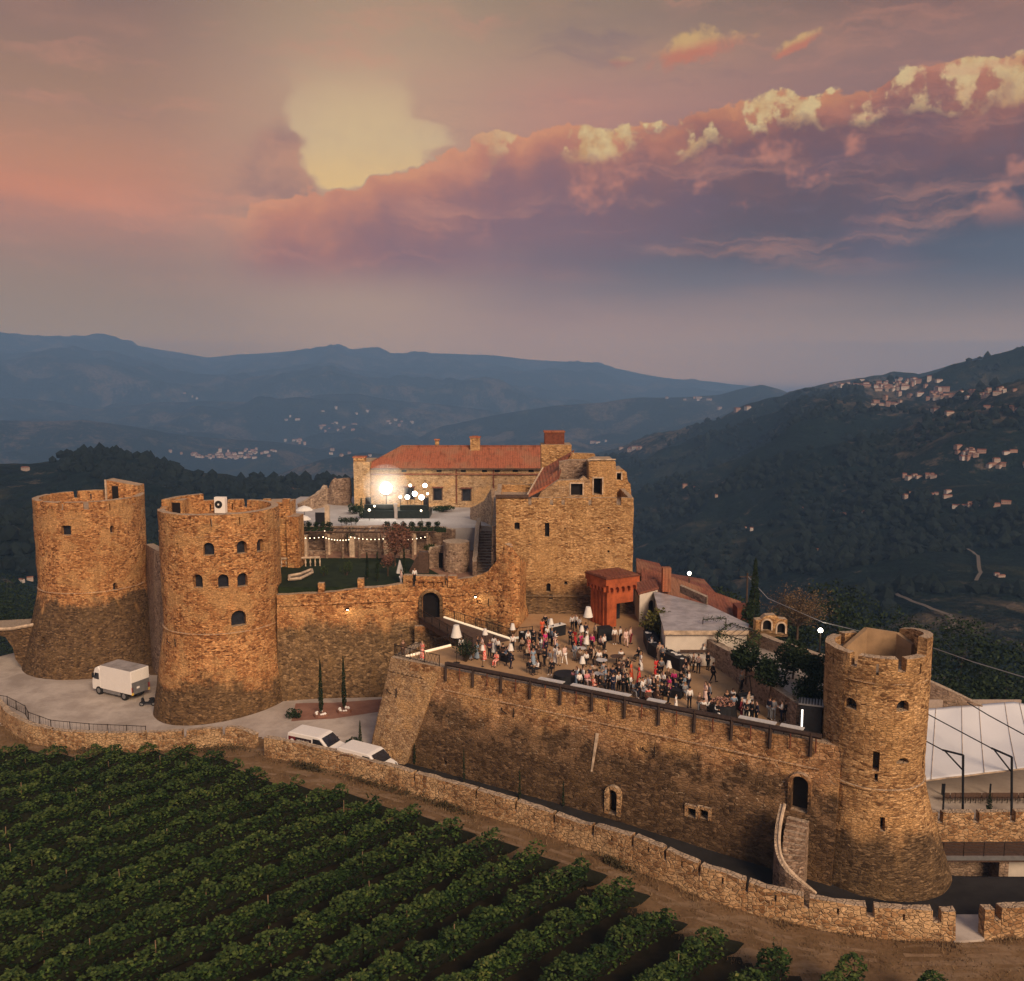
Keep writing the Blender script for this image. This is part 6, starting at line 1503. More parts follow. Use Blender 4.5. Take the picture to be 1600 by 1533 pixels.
for (p0, p1, nm) in ((842,880,'left'),(893,935,'middle left'),(936,985,'middle'),(1012,1040,'short middle'),(1155,1212,'right'),(1220,1255,'far right')):
    t0 = (p0-705)/(1287-705); t1 = (p1-705)/(1287-705)
    f_ = lambda px: min(range(400), key=lambda i: abs(px_of(*(along(Ltot*i/400, 0.1, 0.95)))[0]-px))*Ltot/400
    s0, s1 = f_(p0), f_(p1); a_, b_ = along(s0, 0.05, 0.94), along(s1, 0.05, 0.94)
    d_ = n0; nn = nrm0; w_ = 0.26; mb = MB(); vs = [a_+nn*w_, b_+nn*w_, b_-nn*w_, a_-nn*w_]; vs += [v+Vector((0, 0, 0.06)) for v in vs]
    tb = empty('ledge_table', (0, 0, 0), 0, 'narrow table with pale top against the timber rail, %s' % nm, 'table', 'narrow tables along the timber rail')
    mb.add(vs, [(3, 2, 1, 0), (4, 5, 6, 7), (0, 1, 5, 4), (1, 2, 6, 5), (2, 3, 7, 6), (3, 0, 4, 7)]); mb.build('top', M['pale_top'] if 'pale_top' in M else M.setdefault('pale_top', plain('pale_table_top', (0.55, 0.53, 0.52), 0.4)), tb)
    for ss_ in (s0+0.2, s1-0.2): MB().bar(along(ss_, -0.1, 0), along(ss_, -0.1, 0.94), 0.03, 5).build('leg', M['iron'], tb)

# iron scroll brackets on the walls
def scroll(p, nrm, label, s=1.0):
    n = Vector((nrm[0], nrm[1], 0)).normalized(); u = Vector((-n.y, n.x, 0)); r_ = empty('scroll_bracket', (0, 0, 0), 0, label, 'iron bracket', 'wrought iron scroll brackets on the walls')
    pts = []
    for i in range(26): t = i/25; a = t*4.4; r0_ = 0.32*(1-0.6*t); pts.append(p+n*0.12+u*(-0.75*s+1.5*s*t*0.6+r0_*cos(a)*s)+Vector((0, 0, r0_*sin(a)*s)))
    MB().tube(pts, 0.045, 5).build('scroll', M['iron'], r_)
    MB().bar(p+n*0.12+u*0.75*s-Vector((0, 0, 0.35)), p+n*0.12+u*0.75*s+Vector((0, 0, 0.45)), 0.05, 5).bar(p+n*0.0+u*0.75*s, p+n*0.2+u*0.75*s, 0.04, 4).build('bar', M['iron'], r_)
p = rayhit(267, 1003, (c2.x, c2.y), 6.9); scroll(p, (p.x-c2.x, p.y-c2.y), 'iron scroll bracket on the flared foot of the ochre round tower')
p = D(752, 941, 89.6); scroll(p+Vector((0, -0.1, 0)), (0, -1), 'iron scroll bracket on the curved wall right of the arched gate')
s_, z_ = wallpt(792, 1111, TB, 0.26); scroll(onwall(s_, z_), nrm0, 'iron scroll bracket on the long retaining wall')
s_, z_ = wallpt(1012, 1172, TB, 0.26); scroll(onwall(s_, z_), nrm0, 'iron scroll bracket lower on the long retaining wall, by the dark patch', 0.8)
s_ = 5.5; p = Vector((bat_(s_)[0][0], bat_(s_)[0][1], -2.6))+bnr_(s_)*0.75; scroll(p, bnr_(s_), 'iron scroll bracket on the pale bastion corner', 0.9)
# wall lamps over the curtain wall
for px, py, lab in ((543,950,'lit wall lamp on the curtain wall left of the gate'),(746,930,'lit wall lamp on the curved wall right of the gate')):
    s_ = s_of(gn, px); (x, y, _, _), _ = gat(s_); z_ = D(px, py, y).z; nn = gnr(s_); r_ = empty('wall_lamp', (x, y, z_), 0, lab, 'lamp', 'lit lamps on the curtain wall')
    MB().bar(nn*0.0, nn*0.5, 0.03, 5).build('arm', M['iron'], r_); MB().lathe([(0.28, 0.0), (0.12, 0.14), (0.02, 0.16)], 10, tuple(nn*0.5)).build('shade', M['iron'], r_)
    MB().ball(tuple(nn*0.5-Vector((0, 0, 0.04))), 0.1, 8, 6).build('bulb', M['flood'], r_)
    l = bpy.data.lights.new('wall_lamp_light', 'POINT'); l.energy = 25; l.color = (1, 0.75, 0.45); l.shadow_soft_size = 0.1; lo = bpy.data.objects.new('light', l); COL.objects.link(lo); lo.parent = r_; lo.location = nn*0.6-Vector((0, 0, 0.15))

# spiral-ish outside stair by the arched door
st = empty('outside_stair', (0, 0, 0), 0, 'curved stone stair with rounded parapet climbing to the arched door by the flared tower', 'stair')
sp = [(1262,1398),(1258,1378),(1250,1358),(1243,1338),(1240,1318),(1241,1300),(1246,1286)]
N_ = 15
stp = []
s_, z_ = wallpt(1248, 1268, TB, 0.26); dtop = onwall(s_, z_, 0.0); dtop.z = z_
b0_ = Gg(1262, 1400)
for i in range(N_+1):
    t = i/N_; P0, P1, P2 = b0_, Vector((dtop.x-1.9, dtop.y-3.4, 0)), Vector((dtop.x-0.3, dtop.y-0.9, 0))
    v = P0*(1-t)**2+P1*2*t*(1-t)+P2*t*t; stp.append(Vector((v.x, v.y, b0_.z+(dtop.z-0.05-b0_.z)*t)))
for i in range(N_):
    a, b_ = stp[i], stp[i+1]; d_ = (b_-a); d_.z = 0; d_.normalize(); nn = Vector((d_.y, -d_.x, 0)); vs = [a-nn*0.7, a+nn*0.7, b_+nn*0.7+d_*0.06, b_-nn*0.7+d_*0.06]
    mb = MB(); vs = [Vector((v.x, v.y, zg(a.x, a.y)-0.5)) for v in vs]+[Vector((v.x, v.y, b_.z)) for v in vs]; mb.add(vs, [(3, 2, 1, 0), (4, 5, 6, 7), (0, 1, 5, 4), (1, 2, 6, 5), (2, 3, 7, 6), (3, 0, 4, 7)]); mb.build('step', M['garden_stone'], st)
wn = []
for a, b_ in zip(stp, stp[1:]+[stp[-1]+(stp[-1]-stp[-2])]):
    d_ = (b_-a); d_.z = 0; d_.normalize(); l = Vector((-d_.y, d_.x, 0)); wn.append((a.x+l.x*0.95, a.y+l.y*0.95, a.z+0.75, zg(a.x, a.y)-0.5))
wall('parapet', None, wn, M['garden_stone'], 0.3, 0.0, rows=5, jit=0.03, parent=st, step=0.4)
MB().tube([Vector((x, y, z+0.03)) for x, y, z, _ in wn], 0.11, 6).build('coping', M['cap'], st)

# ---------------------------------------------------------------- garden and upper terrace things
lz = 3.2
# pergola of rough posts with lamps
pg = empty('pergola', (0, 0, 0), 0, 'long timber pergola carrying strings of warm bulbs above the lawn', 'pergola')
PH = 3.1
for px in (452, 474, 511, 536, 562, 592, 627, 645, 668):
    b_ = G(px, 872, lz); MB().bar(b_, b_+Vector((0, 0, PH)), 0.17, 7, 0.14).build('post', M['garden_stone'], pg)
    b2 = b_+Vector((0, 2.6, 0)); MB().bar(b2, b2+Vector((0, 0, PH)), 0.15, 6, 0.12).build('post', M['garden_stone'], pg)
a, b_ = G(440, 872, lz)+Vector((0, 0, PH+0.1)), G(682, 872, lz)+Vector((0, 0, PH+0.1))
MB().tube([a, b_], 0.11, 6).build('beam', M['wood'], pg); MB().tube([a+Vector((0, 2.6, 0)), b_+Vector((0, 2.6, 0))], 0.11, 6).build('beam', M['wood'], pg)
for i in range(24): c = a.lerp(b_, (i+0.5)/24); MB().bar(c+Vector((0, -0.5, 0.14)), c+Vector((0, 3.1, 0.14)), 0.05, 5).build('cross_beam', M['wood'], pg)
def strings(label, pts, n, sag=0.35, r=0.06):
    r_ = empty('light_string', (0, 0, 0), 0, label, 'string lights', 'strings of warm bulbs'); P = []
    for (p0, p1) in zip(pts, pts[1:]):
        for i in range(n+1): t = i/n; v = Vector(p0).lerp(Vector(p1), t); v.z -= sag*4*t*(1-t); P.append(v)
    MB().tube(P, 0.012, 3).build('cable', M['black'], r_)
    for v in P: MB().ball((v.x, v.y, v.z-0.1), r, 6, 5).build('bulb', M['bulb'], r_)
    return r_
strings('string of warm bulbs along the left half of the pergola', [G(443,836,6.3), G(505,838,6.3), G(545,842,6.3)], 9, 0.2)
strings('string of warm bulbs along the right half of the pergola', [G(548,838,6.3), G(605,840,6.3), G(664,838,6.3)], 9, 0.2)
strings('second string of warm bulbs behind the left half of the pergola', [G(440,832,6.4)+Vector((0, 2, 0)), G(502,833,6.4)+Vector((0, 2, 0))], 7, 0.2)
# stone bench and pond on the lawn
pd = empty('fountain_pond', (0, 0, 0), 0, 'angular stone pond with pale rim at the left end of the lawn', 'pond')
pp = [G(470,900,lz), G(487,893,lz), G(488,898,lz), G(470,907,lz), G(452,909,lz), G(452,903,lz)]
MB().tube([v+Vector((0, 0, 0.25)) for v in pp+[pp[0]]], 0.16, 6).build('rim', M['cap'], pd)
mb = MB(); mb.prism([(v.x, v.y) for v in pp], lz+0.01, lz+0.12); mb.build('water', M['glass'], pd)
bl_ = empty('balustrade', (0, 0, 0), 0, 'pale balustrade wall with low columns left of the lawn', 'balustrade')
a, b_ = G(440,886,lz), G(500,884,lz); MB().tube([a+Vector((0, 0, 1.0)), b_+Vector((0, 0, 1.0))], 0.14, 6).build('handrail', M['cap'], bl_)
for i in range(9): c = a.lerp(b_, i/8); MB().lathe([(0.1, 0), (0.06, 0.15), (0.11, 0.45), (0.05, 0.75), (0.1, 0.9)], 8, tuple(c)).build('column', M['cap'], bl_)
# sail-shaped white sculpture / parasol on the lawn
pr_ = empty('parasol', G(625,908,lz), 0, 'small closed white parasol by the garden path', 'parasol'); MB().lathe([(0.42, 0.9), (0.3, 1.4), (0.05, 2.3)], 8, cap=True).build('fabric', M['cloth'], pr_); MB().bar((0, 0, 0), (0, 0, 2.4), 0.03).build('pole', M['iron'], pr_)
for i, (px, py) in enumerate(((476,810),(472,826))):
    pr_ = empty('parasol', G(px, py+10, 6.1), 0, 'open cream parasol beside the square turret, %s' % ('upper' if i == 0 else 'lower'), 'parasol', 'cream parasols'); MB().lathe([(1.15, 1.9), (0.75, 2.25), (0.05, 2.5)], 12).build('canopy', M['cloth'], pr_); MB().bar((0, 0, 0), (0, 0, 2.45), 0.035).build('pole', M['iron'], pr_)
# pillars, ledges and benches of the middle garden level
for i, (px, py, h_, w_) in enumerate(((475,872,2.6,0.55),(511,868,2.9,0.6),(549,872,2.4,0.6),(602,870,2.3,0.5),(646,868,2.8,0.6))):
    p = G(px, py, lz); r_ = empty('garden_pillar', (p.x, p.y+0.8, lz), 0, 'pale rough stone pillar under the pergola', 'pillar', 'stone pillars under the pergola'); MB().cbox((0, 0, h_/2), w_, w_, h_).build('shaft', M['cap'], r_); MB().cbox((0, 0, h_+0.06), w_+0.16, w_+0.16, 0.12).build('capital', M['cap'], r_)
for (x0, x1, py, h_, lab) in ((440,508,868,0.55,'low pale ledge wall at the top left of the lawn'),(562,640,866,0.5,'low pale ledge wall at the top of the lawn, behind the cypresses'),(440,545,852,1.0,'stone bench wall behind the left pergola half'),(600,668,850,1.3,'stone bench wall behind the right pergola half')):
    a, b_ = G(x0, py, lz), G(x1, py, lz); wall('ledge_wall', lab, [(a.x, a.y, lz+h_, 2.6), (b_.x, b_.y, lz+h_, 2.6)], M['garden_stone'], 0.5, 0.0, rows=3, jit=0.05); MB
for i, (px, py) in enumerate(((462,858),(486,858),(523,860),(577,858),(590,860),(618,858),(655,858))):
    p = G(px, py, lz); t_ = empty('garden_table', p, 0, 'dark dining table set out under the pergola', 'table', 'dining tables under the pergola'); MB().cbox((0, 0, 0.74), 1.5, 0.8, 0.05).build('table_top', M['wood'], t_); mb = MB()
    for x in (-.65, .65):
        for y in (-.32, .32): MB().bar((x, y, 0), (x, y, 0.71), 0.03, 5).build('leg', M['iron'], t_)
for i, (px, py, lab) in enumerate(((478,850,'pale canvas sofa by the left pergola pillars'),(535,852,'pale canvas sofa in the middle of the garden level'),(640,848,'pale canvas sofa at the right of the garden level'))):
    p = G(px, py, lz+0.2); s_ = empty('sofa', (p.x, p.y, lz), 0, lab, 'sofa'); MB().cbox((0, 0, 0.25), 2.0, 0.8, 0.4).build('seat', M['cream'], s_); MB().cbox((0, 0.36, 0.6), 2.0, 0.2, 0.6).build('backrest', M['cream'], s_)
# stage
sg_ = empty('stage', G(567,810,6.1), 0, 'long dark stage in front of the palace wall', 'stage')
sw = G(671,810,6.1).x-G(567,810,6.1).x
M['stage'] = plain('stage_black_green', (0.018, 0.026, 0.026), 0.4, var=0.3)
MB().box(0, sw, 0, 4.0, 0, 1.0).build('platform', M['stage'], sg_)
MB().box(0.1, sw*0.45, 0.6, 1.0, 1.0, 1.8).build('desk', M['stage'], sg_); MB().box(sw*0.55, sw-0.2, 0.6, 1.0, 1.0, 1.7).build('desk', M['stage'], sg_)
MB().box(sw*0.50-0.2, sw*0.50+0.2, -0.3, -0.1, 0, 2.1).build('centre_pillar', M['pave_pale'], sg_)
for x, nm in ((0.5, 'speaker'), (sw-0.6, 'speaker')): MB().box(x-0.35, x+0.35, 1.4, 2.0, 1.0, 2.6).build('speaker', M['black'], sg_)
# floodlight tower
fp = D(603, 763, 121); fl_ = empty('floodlight', (fp.x, fp.y, 6.1), 0, 'blazing white floodlight on a stand at the left of the stage', 'floodlight')
fh = fp.z-6.1
MB().bar((0, 0.1, 0), (0, 0.1, fh), 0.06, 6).bar((0, .1, 0.05), (-.6, -.3, 0), .04).bar((0, .1, 0.05), (.6, -.3, 0), .04).build('stand', M['iron'], fl_)
MB().ball((0, 0, fh), 0.8, 24, 14).build('lamp_balloon', emis('floodlight_lens', (1.0, 0.96, 0.86), 40.0), fl_)
smo = MB().ball((fp.x, fp.y-0.3, fp.z+0.3), 3.1, 32, 20).build('lamp_glow_volume', None, smooth=True); smm = bpy.data.materials.new('lamp_glow_air'); smm.use_nodes = True; snt = smm.node_tree; snt.nodes.clear()  # volume added to give the floodlight its glow
spv = snt.nodes.new('ShaderNodeVolumePrincipled'); spv.inputs['Color'].default_value = (0.9, 0.9, 0.9, 1); spv.inputs['Density'].default_value = 0.042
sou = snt.nodes.new('ShaderNodeOutputMaterial'); snt.links.new(spv.outputs[0], sou.inputs['Volume']); smo.data.materials.append(smm); tag(smo, 'thin added smoke glowing round the floodlight', 'glow', None, 'stuff')
l = bpy.data.lights.new('floodlight_light', 'POINT'); l.energy = 1400; l.color = (1, 0.9, 0.68); l.shadow_soft_size = 0.85; lo = bpy.data.objects.new('light', l); COL.objects.link(lo); lo.parent = fl_; lo.location = (0, 1.0, fh)
sgs = []
for i, (px, py, rr_, y_) in enumerate(((641,758.5,0.24,121),(664,758.5,0.32,121),(648,771.5,0.38,121),(636.5,777,0.34,121),(658.5,777,0.4,121),(668,771.5,0.2,121),(625.5,776.5,0.24,121),(585,791,0.16,119),(577,797,0.2,118),(658,798,0.16,117),(626,776,0.2,124))):
    p = D(px, py, y_); r_ = empty('stage_lamp', (p.x, p.y, 6.1), 0, 'round lit stage lamp on a thin stand right of the floodlight', 'lamp', 'round stage lamps'); hh = p.z-6.1
    if i in (7, 8): r_['label'] = 'small lit stage lamp below the floodlight, left'
    MB().bar((0, 0, 0), (0, 0, max(.1, hh-rr_)), 0.03, 5).build('stand', M['iron'], r_); MB().ball((0, 0, hh), rr_*0.9, 12, 8).build('lamp', M['lampglass'] if rr_ < 0.3 else M['flood'], r_)
# block of stairs and walls right of the lawn
gsb = empty('garden_stair', (0, 0, 0), 0, 'wide worn stone staircase between the lawn and the keep', 'stair')
a, b_ = G(745,905,lz), G(740,840,6.1); n_ = 16; x0 = G(742,903,lz).x; x1 = G(765,903,lz).x+0.3; y0 = G(750,903,lz).y+1.0; y1 = 110.5
for i in range(n_): MB().box(x0, x1+0.5, y0+(y1-y0)*i/n_*0.75, y1, lz+(6.6-lz)*i/n_, lz+(6.6-lz)*(i+1)/n_+0.002*i).build('step', M['garden_stone'], gsb)
wall('stair_wall', 'curved stone wall left of the garden staircase', [(x0-0.3, y0-0.5, 4.9, 2.5), (x0-0.3, y0+3, 5.6, 2.5), (x0-0.3, y0+8, 7.4, 2.5), (x0-0.3, 110.6, 7.6, 2.5)][::-1], M['garden_stone'], 0.5, 0.0, jit=0.07)
cyl = empty('round_bastion', (0, 0, 0), 0, 'small round stone bastion left of the garden staircase', 'bastion'); p = G(712, 895, lz)
aa = [2*pi*i/40 for i in range(40)]
hull([[(p.x+(1.5 if z < 7.0 else 1.35)*cos(t), p.y+1.2+(1.5)*sin(t), z) for t in aa] for z in (3, 3.8, 4.6, 5.4, 6.2, 6.6)], 'wall', M['garden_stone'], cyl, 0.08)
wall('garden_wall', 'rough dark wall with doorway under the garden steps', [(G(668,893,lz).x, G(668,893,lz).y+1.5, 5.6, 2.5), (G(700,893,lz).x, G(700,893,lz).y+1.5, 6.0, 2.5), (p.x-1, p.y+1, 6.0, 2.5)], M['garden_stone'], 0.5, 0.0, jit=0.08, openings=[(1.6, 3.25, 0.9, 1.8, 'sq', 0.4, None)])
MB
esc = empty('garden_steps', (0, 0, 0), 0, 'narrow dark steps with pale edge rising from the garden path', 'steps')
e0_, e1_ = G(648,893,lz), G(664,862,5.6); mb = MB()
for i in range(10):
    t = i/10; c = e0_.lerp(e1_, t); mb.cbox((c.x, c.y, (lz+c.z+0.24)/2), 1.1, 0.9, c.z+0.24-lz)
mb.build('flight', M['wood'], esc); MB().tube([e0_+Vector((0.7, 0, 0.4)), e1_+Vector((0.7, 0, 0.5))], 0.12, 5).build('edge', M['cap'], esc)
kwall = [(kA-0.45, 94.6, 9.2, 2.5), (kA-0.45, 100, 9.6, 2.5), (kA-0.5, 106, 10.2, 2.5), (kA-0.5, 112, 10.8, 2.5)]
wall('upper_stair_wall', 'high grey brown wall climbing beside the keep up to its roof', kwall[::-1], M['garden_stone'], 0.5, 0.1, jit=0.08, rows=10)
wall('ramp_wall', 'sloping stone parapet rising right of the stage toward the keep', [(D(735,812,120).x, 119, 7.6, 5), (D(757,800,117).x, 116.5, 9.0, 5), (D(768,785,114).x, 113.5, 11.0, 5)], M['garden_stone'], 0.5, 0.0, jit=0.07)
wall('ruin_wall', 'broken stone walls left of the palace', [(D(496,790,132).x, 134, 7.8, 5), (D(512,785,132).x, 133, 8.6, 5), (D(520,778,132).x, 132.5, 10.0, 5), (D(545,776,131).x, 132, 10.2, 5)], M['garden_stone'], 0.6, 0.0, jit=0.22)
wall('ruin_wall', 'low broken wall rising left of the white terrace toward the palace', [(D(470,812,126).x, 126, 7.2, 5), (D(497,800,129).x, 129, 8.2, 5), (D(512,792,131).x, 131, 9.4, 5)], M['garden_stone'], 0.5, 0.0, jit=0.2)
MB
kg = empty('flagstone_pillar', (0, 0, 0), 0, 'stone pillar standing on the left edge of the white terrace', 'pillar'); p = G(512,826,6.1); MB().cbox((p.x, p.y, 6.1+1.5), 0.55, 0.55, 3.0).build('shaft', M['cap'], kg)
bb2 = empty('black_screen', (0, 0, 0), 0, 'black square screen beside the stone pillar on the white terrace', 'screen'); p = G(501,826,6.1); MB().cbox((p.x, p.y, 6.1+1.3), 1.25, 0.15, 1.5).build('panel', M['black'], bb2); MB().bar((p.x, p.y, 6.1), (p.x, p.y, 6.7), 0.05).build('stand', M['iron'], bb2)

# ---------------------------------------------------------------- party furniture
def lamp_big(px, py, zc, s, label):
    """px, py: centre of the shade at height zc"""
    p = G(px, py, zc); r_ = empty('floor_lamp', (p.x, p.y, 0), 0, label, 'lamp', 'white floor lamps on the terrace')
    MB().lathe([(0.22*s, 0), (0.22*s, 0.03), (0.03, 0.05)], 12).build('base', M['iron'], r_)
    MB().bar((0, 0, 0), (0, 0, zc), 0.022, 6).build('pole', M['iron'], r_)
    MB().lathe([(0.34*s, zc-0.36*s), (0.17*s, zc+0.36*s)], 20, cap=True).build('shade', M['cloth'], r_, smooth=False); return r_
for i, (px, py, zc, s, lab) in enumerate((
  (919,956,2.7,1.35,'large white lamp shade standing in front of the orange pavilion'),
  (713,986,2.9,1.45,'large white lamp shade above the potted palm'),
  (758,987,2.2,0.75,'small white lamp shade beside the lit kerb of the footbridge'),
  (801,979,2.2,0.78,'white lamp shade at the end of the footbridge railing'),
  (861,971,2.1,0.75,'white lamp shade against the dark foot of the keep'),
  (909,982,2.0,0.72,'white lamp shade left of the black counter'),
  (798,1011,1.9,0.78,'white lamp shade above the guests in dark blue by the rail'),
  (916,1001,1.7,0.75,'white lamp shade over the guest in grey trousers'),
  (910,1031,1.7,0.78,'white lamp shade in the middle of the seated crowd'),
  (1045,1038,1.5,0.78,'white lamp shade in front of the long black buffet'),
  (754,1012,1.7,0.6,'small white lamp shade among the guests by the potted palm'))): lamp_big(px, py, zc, s, lab)
# black counters and buffets
def counter(label, pts, h, w_, name='counter', top='black', items=0, seed=1, cat='counter'):
    r_ = empty(name, (0, 0, 0), 0, label, cat); rnd = random.Random(seed)
    P = [G(px, py, 0) for px, py in pts]
    for a, b_ in zip(P, P[1:]):
        d_ = (b_-a).normalized(); nn = Vector((-d_.y, d_.x, 0)); vs = [a, b_, b_+nn*w_, a+nn*w_]
        mb = MB(); mb.prism([(v.x, v.y) for v in vs], 0, h); mb.build('front', M['black'], r_)
        mb = MB(); vs = [a-nn*0.03-d_*0.02, b_-nn*0.03+d_*0.02, b_+nn*(w_+0.03)+d_*0.02, a+nn*(w_+0.03)-d_*0.02]; mb.prism([(v.x, v.y) for v in vs], h+0.003, h+0.035); mb.build('top', M[top], r_)
        k = int(items*(b_-a).length)
        for _ in range(k):
            v = a.lerp(b_, rnd.uniform(0.05, 0.95))+nn*w_*rnd.uniform(0.2, 0.8)
            if rnd.random() < 0.6:
                o = MB().lathe([(0.10, 0), (0.17, 0.025), (0.17, 0.035), (0.05, 0.02)], 12).build('platter', M['cloth'], None, loc=(v.x, v.y, h+0.036)); tag(o, 'white platter on the %s' % cat_short(label), 'platter', 'white platters')
            else:
                o = MB().lathe([(0.06, 0), (0.075, 0.1), (0.03, 0.2), (0.03, 0.28)], 8).build('bottle', M['glass'], None, loc=(v.x, v.y, h+0.036)); tag(o, 'dark bottle on the %s' % cat_short(label), 'bottle', 'dark bottles')
    return r_
def cat_short(l): return ' '.join(l.split()[:5])
counter('black counter at the foot of the orange pavilion', [(935,1003),(957,1001)], 1.25, 0.9)
counter('long black buffet curving along the boundary wall', [(1005,1002),(1012,1022),(1036,1037),(1062,1050)], 1.05, 1.0, 'buffet', items=2.6, seed=4, cat='buffet')
counter('inner black buffet under the boundary wall', [(1052,1022),(1083,1032)], 1.0, 0.8, 'buffet', 'cloth', items=3, seed=5, cat='buffet')
counter('white topped bar against the keep', [(858,998),(884,992)], 1.05, 0.7, 'bar', 'cloth', items=2, seed=6, cat='bar')
counter('low black bar near the footbridge end', [(817,1007),(838,1004)], 1.0, 0.9, 'bar', items=3, seed=7, cat='bar')
counter('black bench table in the middle right of the terrace', [(1035,1088),(1063,1093)], 0.6, 0.9, 'bench', items=0, cat='bench')
counter('black cushion bench left of the terrace centre', [(770,1030),(794,1036)], 0.5, 0.8, 'bench', items=0, cat='bench')
# kiosk with a lit strip
ks = G(1259,1147,0); kk = empty('kiosk', (ks.x, ks.y, 0), radians(-20), 'tall black kiosk with a vertical lit strip beside the flared tower', 'kiosk')
MB().box(-0.45, 1.0, -0.5, 0.6, 0, 2.3).build('cabinet', M['black'], kk); MB().box(-0.55, 1.1, -0.6, 0.7, 2.302, 2.4).build('roof', M['steel'], kk)
MB().box(-0.34, -0.22, -0.53, -0.502, 0.55, 1.95).build('lit_strip', emis('cool_lit_strip', (1.0, 0.93, 0.85), 1.6), kk)
for k in range(8): MB().box(-0.5+k*0.2, -0.42+k*0.2, -0.55, 0.65, 2.402, 2.45).build('roof_rib', M['black'], kk)
# umbrella-like tables
def round_table(px, py, r, h, label, mat, flowers=False):
    p = G(px, py, 0); t = empty('round_table', p, 0, label, 'table', 'round tables on the terrace')
    MB().lathe([(0.28, 0), (0.28, 0.03), (0.05, 0.06), (0.04, h-0.03)], 12).build('pedestal', M['iron'], t)
    MB().lathe([(0.02, h-0.03), (r, h-0.03), (r, h), (0.02, h)], 22).build('table_top', mat, t)
    if mat in (M['black'], M['cloth']):
        mb = MB(); n = 36; 
        for z_, k in ((0.05, 1.12), (h-0.1, 1.02), (h+0.004, 1.01)):
            for i in range(n): a = 2*pi*i/n; q = r*k*(1+0.05*sin(9*a)*(h-z_)); mb.v.append((q*cos(a), q*sin(a), z_))
        mb.f = [(k*n+i, k*n+(i+1) % n, (k+1)*n+(i+1) % n, (k+1)*n+i) for k in range(2) for i in range(n)]+[tuple(2*n+i for i in range(n))]
        o = mb.build('tablecloth', mat, None, loc=p); tag(o, ('black' if mat is M['black'] else 'white')+' cloth covering the '+label.split(' table')[0]+' table', 'tablecloth', 'tablecloths')
    if flowers:
        rnd = random.Random(3); V, F = [], []
        for _ in range(500): a = rnd.uniform(0, 2*pi); q = r*sqrt(rnd.random()); leaf(V, F, (q*cos(a), q*sin(a), h+0.05+0.35*(1-q*q/(r*r))*rnd.random()), 0.06, rnd)
        mb = MB(); mb.v = V; mb.f = F; o = mb.build('flower_bed', leafmat('pale_flowers', [(0.2, (0.05,0.08,0.03)), (0.5, (0.45,0.2,0.15)), (1.0, (0.6,0.45,0.38))]), None, loc=p); tag(o, 'mound of pale pink flowers on the round black table', 'flowers')
round_table(1129,1118,0.95,1.0,'round black table heaped with flowers near the rail', M['black'], True)
round_table(884,1068,1.0,0.85,'black draped table in the middle of the rail side', M['black'])
round_table(908,1030,0.45,1.05,'small high table near the middle lamp shade', M['pale_top'])
round_table(963,1038,0.55,0.75,'low round table at the seated group in the centre', M['wood'])
round_table(940,1044,0.5,0.75,'low round table left of the seated centre group', M['pale_top'])
round_table(1063,1075,0.55,0.75,'low round table before the white lamp shade', M['wood'])
round_table(842,1036,0.5,1.05,'high round table near the lit kerb', M['wood'])
round_table(955,1075,0.55,0.75,'low round table close to the timber rail', M['pale_top'])
round_table(1012,1093,0.5,0.75,'low round table behind the red flowered guest', M['pale_top'])
round_table(935,1066,0.5,0.75,'low table between the seated guests in pink', M['pale_top'])
round_table(1168,1116,0.4,1.05,'high table beside the black equipment rack', M['cloth'])
rk = empty('equipment_rack', G(1163,1108,0), radians(20), 'black equipment rack with two white screens at the right of the terrace', 'rack')
MB().box(-0.6, 0.6, -0.3, 0.3, 0, 1.2).build('case', M['black'], rk)
for x in (-0.32, 0.32): MB().box(x-0.22, x+0.22, -0.345, -0.302, 0.65, 1.1).build('screen', M['pale_top'], rk)
for x in (-0.6, 0.6): MB().bar((x, 0, 1.2), (x*0.6, 0, 2.6), 0.04, 5).build('upright', M['iron'], rk)
MB().bar((-0.6, 0, 2.55), (0.6, 0, 2.55), 0.05).build('crossbar', M['iron'], rk)
# chairs
def chair_proto():
    r_ = empty('chair', (0, 0, 0)); MB().cbox((0, 0, 0.45), 0.44, 0.44, 0.05).build('seat', M['wood'], r_)
    mb = MB(); mb.cbox((0, 0.215, 0.72), 0.42, 0.03, 0.34); mb.build('backrest', M['wood'], r_)
    for x in (-.18, .18):
        for y in (-.18, .2): MB().bar((x, y, 0), (x, y, 0.44 if y < 0 else 0.88), 0.018, 5).build('leg', M['iron'], r_)
    return r_

